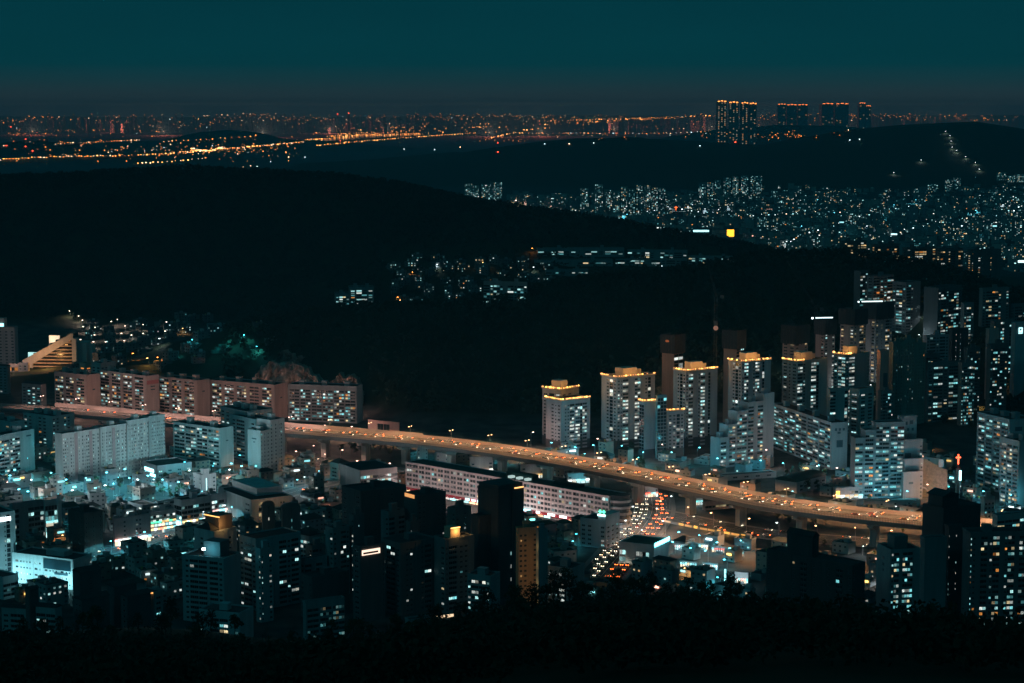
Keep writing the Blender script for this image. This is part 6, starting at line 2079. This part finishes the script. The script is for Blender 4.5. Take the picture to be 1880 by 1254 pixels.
lamps([(975, 826), (1100, 838), (1215, 850), (1325, 845), (1410, 862)], 'pink', 5200, 14, 'added pinkish fill lamp between the expressway and the crowned towers', 'pink lamps at the crowned towers', 1.0, 10, cut=False)  # added pink fill for the gables, in place of spill from the bridge
lamps([(1440, 878), (1500, 880), (1560, 884), (1610, 928), (1660, 930), (1720, 905, 'amber', 5000), (1400, 872), (1800, 930), (1850, 935)], 'cyan', 5200, 10, 'cool lamp below the right-hand balcony slabs', 'lamps at the right-hand slabs', 1.0, 14, cut=False)
lamps([(1540, 890, 'pink'), (1585, 915, 'pink'), (1500, 888, 'pink'), (1705, 925, 'pink')], 'pink', 4200, 12, 'pinkish lamp between the expressway and the right-hand slabs', 'pink lamps at the right-hand slabs', 1.0, 10, cut=False)
lamps([(1653, 592, 'orange', 9000)], 'orange', 9000, 6, 'orange street lamp glowing in front of the hillside block', None, 1.6, 20, cut=False)
lamps([(1698, 588, 'white', 1200)], 'white', 4000, 6, 'lone white street lamp on the upper right slope', None, 1.4, 20)
lamps([(1575, 768), (1680, 758), (1790, 752), (1870, 708, 'orange', 5000), (1640, 775), (1700, 828), (1760, 770)], 'amber', 3200, 5, 'amber path lamp among the trees on the right slope', 'amber path lamps on the right slope', .8, 10)
lamps([(1470, 720), (1540, 722), (1600, 735), (1650, 700), (1450, 690), (1560, 690), (1620, 660), (1500, 690), (1690, 640)], 'white', 2600, 12, 'added fill lamp among the towers on the right slope', 'added lamps on the right slope', .8, 8, cut=False)  # lamps added to light the unfinished tower bodies
lamps([(1240, 720), (1350, 715), (1215, 745)], 'pink', 6000, 14, 'added fill lamp behind the crowned towers', 'added lamps behind the crowned towers', .7, 4, cut=False)  # added to light the slender towers rising behind
lamps([(129, 583), (142, 592), (150, 601), (152, 613), (174, 606), (176, 614), (202, 603), (203, 614), (201, 626), (231, 611), (171, 628), (221, 625), (151, 637), (169, 641), (197, 641), (226, 639), (216, 598), (263, 609), (264, 625), (244, 628), (306, 621), (296, 637, 'white', 2000), (308, 604)], 'cream', 3000, 8, 'white lamp on the winding lanes of the left valley', 'lamps in the left valley', 1.3, 22)
lamps([(274, 672), (289, 683, 'orange'), (241, 662, 'orange', 5000), (335, 615), (470, 655, 'teal', 5000), (350, 640, 'teal', 4000), (450, 630, 'teal', 5000), (320, 660, 'teal', 3000)], 'amber', 3000, 7, 'lamp in the dark quarter behind the apartment row', 'lamps behind the apartment row', 1.2, 16)
lamps([(975, 468, 'orange', 1000), (805, 497), (888, 494, 'amber'), (932, 490), (982, 501), (1217, 498), (757, 510, 'orange'), (728, 558, 'orange'), (735, 562, 'amber')], 'white', 1500, 7, 'small lamp in the saddle between the wooded hills', 'lamps in the saddle', 1.3, 18)
# lane lamps scattered among the houses
ll = 0
for (x, y, w_) in HP:
    if random.random() < .3 and ll < 60:
        c = random.choices(['cyan', 'teal', 'white', 'amber', 'pink'], [4, 3, 3, 1.6, 1.5])[0]
        p = proj((x, y, 0))
        street_lamp((x + w_ * .9, y - w_ * .8, 0), c, random.choice([3000, 8000, 15000]), 6, 'small %s lamp in the low-rise lanes %s' % (c, next(q_ for q_ in QU if q_[1](p))[0]), 'lane lamps %s %s' % (c, next(q_ for q_ in QU if q_[1](p))[0]), random.uniform(0, 6), .8, 14)
        ll += 1
# trees in the town
k = 0
for _ in range(1200):
    if k >= 150:
        break
    px_, py_ = random.choice([(random.uniform(60, 520), random.uniform(868, 915)), (random.uniform(60, 520), random.uniform(875, 950)), (random.uniform(1000, 1420), random.uniform(835, 885)), (random.uniform(1420, 1720), random.uniform(945, 1010)), (random.uniform(1550, 1860), random.uniform(715, 800)), (random.uniform(525, 745), random.uniform(828, 850)), (random.uniform(1420, 1860), random.uniform(870, 930))])
    v = G(px_, py_)
    if not free(v.x, v.y, 1.5):
        continue
    zone = 'below the pale left slabs' if px_ < 525 else ('under the left part of the bridge' if px_ < 760 else ('at the foot of the crowned towers' if px_ < 1420 and py_ < 890 else ('on the right-hand slope' if py_ < 805 else 'around the right end of the expressway')))
    tree(v, 'dark street tree ' + zone, 'trees ' + zone, random.uniform(.6, 1.0))
    k += 1
# ================================================================== far basin town at right
def far_block(mb, v, w_, dp, h, th, lit, wi, pal, sizew=1.6, cols=None):
    c, s = math.cos(th), math.sin(th)
    T_ = lambda x, y, z: (v[0] + c * x - s * y, v[1] + s * x + c * y, v[2] + z)
    o = len(mb.v)
    mb.v += [T_(0, 0, -3), T_(w_, 0, -3), T_(w_, dp, -3), T_(0, dp, -3), T_(0, 0, h), T_(w_, 0, h), T_(w_, dp, h), T_(0, dp, h)]
    mb.f += [(o + 4, o + 5, o + 6, o + 7), (o, o + 1, o + 5, o + 4), (o + 1, o + 2, o + 6, o + 5), (o + 2, o + 3, o + 7, o + 6), (o + 3, o, o + 4, o + 7)]
    mb.m += [3] + [wi] * 4
    rows = max(1, int(h / 3.0))
    nc = cols or max(1, int(w_ / 3.6))
    for r in range(rows):
        for i in range(nc):
            if random.random() < lit:
                x = w_ * (i + .5) / nc
                z = r * 3.0 + .9
                mi = 4 + random.choices(range(10), PAL_W[pal])[0]
                a = sizew * random.choice([.5, .6, .7, .9, 1.6]) / 2
                mb.quad(T_(x - a, -.2, z), T_(x + a, -.2, z), T_(x + a, -.2, z + 1.5), T_(x - a, -.2, z + 1.5), mi)
FPANES = [glow(CY1, .55), glow(CY2, .8), glow(CY2, 2.0), glow(WH, .7), glow(WH, 2.0), glow(WM, .8), glow(WM, 1.7), glow(OR, 1.6), glow(CY1, .22), glow((.6, .9, .85), .35)]
FMATS = [wallmat((.30, .31, .31)), wallmat((.42, .38, .36)), wallmat((.22, .26, .28)), M_ROOF] + FPANES
TALL = [(853, 868, 337, 366), (868, 880, 340, 366), (884, 900, 338, 367), (900, 923, 334, 368), (1065, 1082, 345, 392), (1092, 1108, 338, 400), (1112, 1124, 352, 398), (1126, 1138, 350, 402), (1140, 1152, 342, 400), (1154, 1166, 346, 398), (1168, 1180, 338, 398),
        (1182, 1194, 340, 396), (1196, 1208, 350, 394), (1210, 1222, 346, 392), (1282, 1296, 338, 372), (1298, 1310, 334, 370), (1312, 1324, 330, 368), (1328, 1342, 326, 366), (1344, 1356, 324, 364), (1360, 1374, 322, 362), (1378, 1400, 322, 362),
        (1300, 1312, 352, 385), (1735, 1750, 330, 352), (1750, 1764, 326, 350), (1830, 1848, 316, 334), (1850, 1864, 322, 336), (1866, 1884, 320, 338), (1390, 1412, 398, 430), (1415, 1425, 402, 428), (1205, 1216, 402, 428), (1810, 1822, 412, 440), (1845, 1858, 400, 430), (1862, 1876, 405, 440)]
allb = []
for (a0, a1, yt, yb_) in TALL:
    v = G(a0, yb_)
    w_ = (a1 - a0) / FPX * v.y * .95
    h = solve_h(v.x, v.y, yt) - v.z
    allb.append((v, w_, 14, h, math.radians(random.uniform(-8, 8)), .36, random.randrange(3), 'cool', 'tall'))
poly_low = [(840, 372), (960, 385), (1100, 412), (1250, 438), (1400, 462), (1560, 462), (1700, 480), (1900, 500)]
px_low = [p[0] for p in poly_low]
py_low = [p[1] for p in poly_low]
n = 0
while n < 2300:
    px_ = random.uniform(930, 1895)
    top_ = np.interp(px_, [930, 1060, 1280, 1420, 1600, 1750, 1895], [366, 362, 352, 346, 352, 348, 338])
    py_ = random.uniform(top_, np.interp(px_, px_low, py_low) + 4)
    if py_ < top_ + 14 and random.random() < .5:
        continue
    if (1326 < px_ < 1356 and 424 < py_ < 475) or (1268 < px_ < 1306 and 422 < py_ < 470) or (1230 < px_ < 1252 and 384 < py_ < 402):
        continue
    v = G(px_, py_, 2300)
    if v.y < 3150 or v.z > 8 and v.y < 4000:
        continue
    big = random.random() < .07
    allb.append((v, random.uniform(16, 34) if big else random.uniform(9, 18), random.uniform(9, 16), random.uniform(18, 34) if big else random.choice([5, 6, 9, 9, 12, 12, 15]),
                 math.radians(random.uniform(-30, 30)), random.choice([.02, .06, .13, .28]), random.randrange(3), random.choice(['cool', 'cool', 'mixed', 'mixed', 'warm']), 'big' if big else 'low'))
    n += 1
allb.sort(key=lambda q_: -q_[1] * q_[3] / (q_[0].y ** 2))
# keep the 290 that show largest as things of their own
mbs = MB()
for i, (v, w_, dp, h, th, lit, wi, pal, kd) in enumerate(allb):
    if i < 290:
        mb = MB()
        far_block(mb, (0, 0, 0), w_, dp, h, 0, lit, wi, pal, 1.0 + v.y / 5200)
        o = mb.build('far_building', FMATS)
        o.location = v
        o.rotation_euler = (0, 0, th)
        px_ = proj(v)[0]
        zone = 'above the wooded ridge' if px_ < 1240 else ('in the middle of the basin town' if px_ < 1560 else 'at the right of the basin town')
        nm = {'tall': 'slim distant apartment tower with specks of light ', 'big': 'broad distant block with lit windows ', 'low': 'small distant building with lit windows '}[kd]
        tag(o, nm + zone, 'building', kd + ' distant buildings ' + zone)
    else:
        far_block(mbs, tuple(v), w_, dp, h, th, lit, wi, pal, 1.0 + v.y / 5200)
tag(mbs.build('far_town', FMATS), 'dense sparkling basin town of low houses beyond the ridge', 'town', kind='stuff')
# marks that stand out in the basin
def far_sign(px_, py_, w_, h_, col, s, label, kind='sign', lift=14):
    v = G(px_, py_ + lift * FPX / 4200, 2300)
    z = solve_h(v.x, v.y, py_)
    t = thing('lit_sign', label, 'sign', (v.x, v.y, v.z))
    MB().box(-w_ / 2, w_ / 2, -.4, 0, z - v.z - h_ / 2, z - v.z + h_ / 2).build('lit_panel', glow(col, s), t)
    MB().box(-w_ / 2 + .5, w_ / 2 - .5, .02, 10, -2, z - v.z).build('building_below', wallmat((.3, .3, .3)), t)
    return t
far_sign(1341, 428, 15, 15, (1, .42, .02), 3.0, 'big square golden sign glowing in the basin town')
far_sign(1287, 424, 34, 4, (.4, .95, 1), 2.6, 'long cyan-white roof sign left of the golden sign')
far_sign(1212, 406, 14, 3, (1, .45, .15), 1.6, 'amber-lit rooftop left of the cyan roof sign')
far_sign(1641, 430, 13, 3, (.6, .98, 1), 2.2, 'white roof sign on a pale block above the ridge blocks')
far_sign(1545, 408, 10, 2.5, (.4, .95, 1), 1.6, 'small cyan roof sign in the basin town')
far_sign(1826, 415, 9, 3, (.4, .95, 1), 1.6, 'cyan sign near the right edge of the basin town')
far_sign(1875, 480, 12, 4, (.6, 1, 1), 2.5, 'cyan-white lit canopy at the right edge below the basin town')
v = G(1241, 392, 2300)
t = thing('church', 'far red neon cross above the basin town', 'church', v)
z = solve_h(v.x, v.y, 382) - v.z
MB().box(-1.0, 1.0, -.5, .5, z - 6, z + 5).box(-4, 4, -.5, .5, z + .6, z + 2.6).build('cross', glow((1, .13, .02), 2.6), t)
MB().box(-2, 2, .6, 4, -2, z - 6).build('steeple', wallmat((.2, .2, .2)), t)
fl_ = [(1187, 392), (1225, 384), (1262, 384), (1293, 387), (1318, 389), (1335, 384), (1270, 380), (1200, 390), (945, 378), (962, 376), (980, 380), (1000, 379), (1010, 382), (1470, 420), (1530, 395), (1590, 420), (1620, 400), (1680, 370), (1700, 420), (1740, 400), (1790, 390), (1840, 380), (1560, 440), (1780, 440), (1850, 460),
       (1420, 380), (1450, 450), (1380, 440), (1500, 370), (1105, 400), (1150, 398), (1640, 380)]
for i, (px_, py_) in enumerate(fl_):
    v = G(px_, py_ + 5, 2300)
    c = random.choice(['cyan', 'cyan', 'white', 'pink']) if i > 12 else ('white' if i < 8 else 'pink')
    street_lamp(v, c, 80000, 12, 'distant %s flood lamp in the basin town' % c, 'distant lamps ' + c, 0, 1.9, 20)
# strings of lamps along the basin streets
sl_ = MB()
SLM = [glow((.7, .98, 1), 5.0), glow((.4, .95, 1), 3.0), glow((1, .75, .5), 3.5), M_BLACK]
for pl_ in ([(1430, 462), (1520, 430), (1600, 405), (1700, 380)], [(1250, 398), (1380, 410), (1500, 399), (1570, 408)], [(1720, 470), (1760, 430), (1790, 395), (1800, 360)], [(1620, 452), (1700, 425), (1840, 405), (1890, 385)]):
    for a_, b_ in zip(pl_[:-1], pl_[1:]):
        n_ = int(math.hypot(b_[0] - a_[0], b_[1] - a_[1]) / 13)
        for i in range(n_):
            f_ = (i + random.random() * .9) / n_
            v = G(a_[0] + (b_[0] - a_[0]) * f_ + random.uniform(-4, 4), random.uniform(-2.5, 2.5) + a_[1] + (b_[1] - a_[1]) * f_, 2300)
            r_ = v.y / 1990 * random.choice([.22, .3, .45])
            sl_.box(v.x - r_, v.x + r_, v.y - 14 - r_, v.y - 14 + r_, v.z + 17, v.z + 17 + r_ * 1.5, random.choice([0, 0, 1, 2]))
            sl_.box(v.x - .2, v.x + .2, v.y - 13.8 + r_, v.y - 13.4 + r_, v.z - 1, v.z + 17, 3)
tag(sl_.build('basin_street_lights', SLM), 'strings of small lamps along the streets of the basin town', 'lights', kind='stuff')
# path lamps up the far hill
for (px_, py_) in ((1743, 256), (1745, 266), (1747, 279), (1755, 285), (1772, 293), (1790, 305), (1797, 316), (1735, 247), (1640, 320), (1690, 300)):
    v = G(px_, py_ + 2, 3000)
    street_lamp(v, 'white', 6000, 9, 'tiny path lamp climbing the far dark hill at right', 'path lamps on the far hill', 0, 2.4, 7)

# ================================================================== far plain: roads of orange lamps, districts, river
def far_lights(name, label, pts):
    cols = [glow((1, .32, .05), 7.0), glow((1, .42, .10), 14.0), glow((1, .7, .4), 8.0), glow((.6, .98, 1), 5.0), glow((1, .08, .03), 11.0), glow((1, .3, .06), 3.0), M_BLACK]
    mb = MB()
    for (px_, py_, mi, sc_) in pts:
        d_ = 270 * FPX / max(py_ - HOR, 1)
        z = 9.0
        if d_ > 26000 or py_ < 240:
            d_ = random.uniform(24500, 29500)
        v = at_d(px_, py_, d_)
        g_ = gz(v.x, v.y)
        if v.z < g_ + 4:
            v = G(px_, py_, 6000)
            v.z += 8
        r = v.y / 1990 * .36 * sc_
        mb.box(v.x - r, v.x + r, v.y - r, v.y + r, v.z - r * .8, v.z + r * .8, mi)
        if v.z - g_ > 22:
            mb.box(v.x - 14, v.x + 14, v.y + r + 1, v.y + r + 20, g_ - 3, v.z + r, 6)
        else:
            mb.box(v.x - .4, v.x + .4, v.y + r + .1, v.y + r + .9, g_ - 2, v.z, 6)
    return tag(mb.build(name, cols), label, 'lights', kind='stuff')
P = []
def chain(pl, step, mi, sc_=1.0, jit=1.2):
    for a, b_ in zip(pl[:-1], pl[1:]):
        L_ = math.hypot(b_[0] - a[0], b_[1] - a[1])
        n_ = max(1, int(L_ / step))
        for i in range(n_):
            f = (i + random.random() * .5) / n_
            P.append((a[0] + (b_[0] - a[0]) * f, a[1] + (b_[1] - a[1]) * f + random.uniform(-jit, jit) * .5, random.choice(mi), sc_ * random.choice([.6, .8, 1.0, 1.35])))
chain([(0, 296), (120, 291), (240, 288), (330, 283), (400, 278)], 5.6, [0, 1, 2])
chain([(250, 303), (320, 299), (385, 292)], 7.3, [1, 2])
chain([(330, 281), (380, 278), (430, 275), (480, 270), (560, 263)], 4.2, [0, 1, 1, 2], 1.1)
chain([(350, 276), (385, 280), (410, 272)], 2.9, [1, 1, 2], 1.3)
chain([(300, 262), (400, 258), (480, 251)], 10.8, [0, 1])
chain([(580, 270), (640, 263), (720, 256), (820, 249), (900, 243), (1000, 235)], 4.7, [0, 1])
chain([(580, 245), (640, 240), (700, 236), (800, 231), (900, 227), (1000, 222), (1180, 217), (1310, 212)], 5.1, [0, 1])
chain([(620, 247), (700, 243), (760, 239), (900, 232)], 4.7, [0, 0, 1])
chain([(930, 243), (960, 239), (1020, 233), (1080, 228), (1140, 226)], 3.2, [1, 1, 0, 2], 1.15)
chain([(890, 258), (940, 245), (1000, 246)], 5.6, [0, 1])
chain([(1030, 240), (1120, 238), (1240, 236), (1310, 232)], 6.4, [0, 2, 5])
chain([(1390, 232), (1440, 236), (1500, 236), (1560, 239)], 6.4, [0, 2, 5])
chain([(1010, 245), (1100, 246), (1200, 246), (1300, 244)], 7.3, [0, 2, 3, 5])
chain([(600, 252), (700, 246), (800, 241), (960, 231), (1100, 223), (1240, 216)], 3.6, [0, 0, 1])
chain([(560, 259), (660, 250), (760, 247), (860, 240)], 3.6, [0, 1])
chain([(100, 268), (180, 262), (260, 258)], 4.5, [0, 5, 2])
chain([(0, 236), (120, 240), (220, 238), (300, 243)], 5, [0, 5, 5])
chain([(440, 312), (455, 308), (470, 309), (485, 307)], 10.8, [2, 3])
CL = [(random.uniform(-10, 1890), 211 + abs(random.gauss(0, 1)) * 20, random.uniform(14, 70), random.choices([0, 5, 2], [5, 6, 2])[0]) for _ in range(75)]
for _ in range(2300):
    if random.random() < .72:
        c_ = random.choice(CL)
        px_, py_, mi_ = random.gauss(c_[0], c_[2]), c_[1] + random.gauss(0, 1) * 3.2, random.choice([c_[3], c_[3], 5])
    else:
        px_, py_, mi_ = random.uniform(-10, 1890), 211 + abs(random.gauss(0, 1)) * 22, random.choices([0, 1, 2, 3, 4, 5], [4, .6, 1.5, .8, .6, 8])[0]
    if py_ < 208 or py_ > 292 or not (-20 < px_ < 1900) or (px_ > 1560 and py_ > 222) or (px_ > 560 and py_ > 262) or (300 < px_ < 520 and 236 < py_ < 256):
        continue
    P.append((px_, py_, mi_, random.choice([.4, .5, .65, .9])))
for _ in range(230):
    px_, py_ = random.uniform(-10, 545), random.uniform(258, 300)
    if random.random() < .5:
        px_, py_ = random.gauss(390, 70), random.gauss(277, 5)
    P.append((px_, py_, random.choices([0, 1, 2, 3, 5], [4, 1, 2, .8, 6])[0], random.choice([.4, .5, .7, .9])))
for (px_, py_) in ((12, 271), (47, 257), (47, 273), (60, 281), (20, 233), (914, 264), (914, 284), (1350, 265), (470, 227), (498, 225), (620, 209), (640, 208)):
    P.append((px_, py_, 4, 1.3))
for (px_, py_) in ((742, 276), (798, 277), (845, 272), (1285, 272), (1000, 268), (1045, 268), (1090, 267), (1560, 264), (1578, 263), (20, 236), (30, 235), (312, 219), (390, 270), (530, 291), (560, 291)):
    P.append((px_, py_, random.choice([2, 3]), 1.2))
far_lights('far_lights', 'strings of orange lamps along the roads and districts of the far plain', P)
# tall far towers with amber crowns
def far_tower(px0, px1, yt, d_, label, crown_c=(1, .30, .05), lit=.42, crowned=True):
    v = GD(px0, d_)
    zt = solve_h(v.x, v.y, yt)
    w_ = (px1 - px0) / FPX * d_
    t = thing('far_tower', label, 'tower', v, random.uniform(-.1, .1), 'tall towers on the far plain')
    h = zt - v.z
    MB().box(0, w_, 0, w_, -5, h).build('wall', wallmat((.2, .22, .24)), t)
    mb = MB()
    k9 = d_ / 1100
    nr = int(h / k9)
    nc = max(2, int(w_ / (k9 * 1.6)))
    for r in range(nr):
        for i in range(nc):
            if random.random() < lit:
                x = w_ * (i + .5) / nc
                mb.quad((x - k9 * .3, -.5, r * k9 + 2), (x + k9 * .3, -.5, r * k9 + 2), (x + k9 * .3, -.5, r * k9 + 2 + k9 * .5), (x - k9 * .3, -.5, r * k9 + 2 + k9 * .5), random.choice([0, 1, 1, 2]))
    tag(mb.build('window_rows', [glow((.95, .85, .6), .4), glow((1, .6, .3), .55), glow((1, .4, .1), .8)], t), kind='stuff')
    if crowned:
        m = MB()
        for i in range(3):
            x = w_ * (i + .5) / 3
            m.box(x - w_ * .11, x + w_ * .11, -2, 2, h + .2 + (i % 2) * 3, h + 6 + (i % 2) * 3)
        m.build('crown_light', glow(crown_c, 5.0), t)
    return t
for i, (a, b_, yt) in enumerate(((1316, 1333, 187), (1337, 1355, 189), (1360, 1373, 190), (1375, 1388, 191))):
    far_tower(a, b_, yt, 12500, ('leftmost', 'second', 'third', 'rightmost') [i] + ' of the four tall amber-crowned towers on the far plain')
for i, (a, b_, yt) in enumerate(((1427, 1442, 192), (1444, 1462, 193), (1464, 1482, 193), (1508, 1530, 191), (1533, 1557, 191), (1576, 1588, 190), (1589, 1598, 195))):
    far_tower(a, b_, yt, 19500, ('first', 'second', 'third', 'fourth', 'fifth', 'sixth', 'seventh') [i] + ' dim red-topped tower to the right of the four crowned towers', (1, .22, .04), .10)
# river
rv = MB()
a = [at_z(x, y, 1.2) for x, y in ((560, 262), (700, 252), (900, 244), (1020, 240), (1050, 233), (900, 236), (760, 243), (600, 255))]
rv.v += [tuple(p) for p in a]
rv.f.append(tuple(range(len(a))))
rv.m.append(0)
rvo = rv.build('river', mat('river_water', (.02, .03, .035), .08, spec=.5))
tag(rvo, 'wide dark river on the far plain', 'river', kind='structure')
# lamps added only to warm the haze over the far districts
for (px_, d_) in [(60 + 135 * i_ + 30 * math.sin(i_ * 2.3), 23500 + 2500 * math.sin(i_ * 1.7)) for i_ in range(14)]:
    v = GD(px_, d_)
    t = thing('haze_glow_lamp', 'added lamp warming the haze over the far plain', 'haze lamp', v, 0, 'added haze lamps on the far plain')
    MB().tube((0, 0, -3), (0, 0, 40), 1.2, .8).build('mast', M_STEEL, t)
    MB().box(-3, 3, -3, 3, 40, 44).build('lamp_head', glow((1, .5, .18), 4.0), t)
    add_light(t, (0, 0, 52), (1.0, .20, .12), 1.0e7, 3.0)

print('objects', len(bpy.data.objects), 'tris', sum(len(m.polygons) for m in bpy.data.meshes))
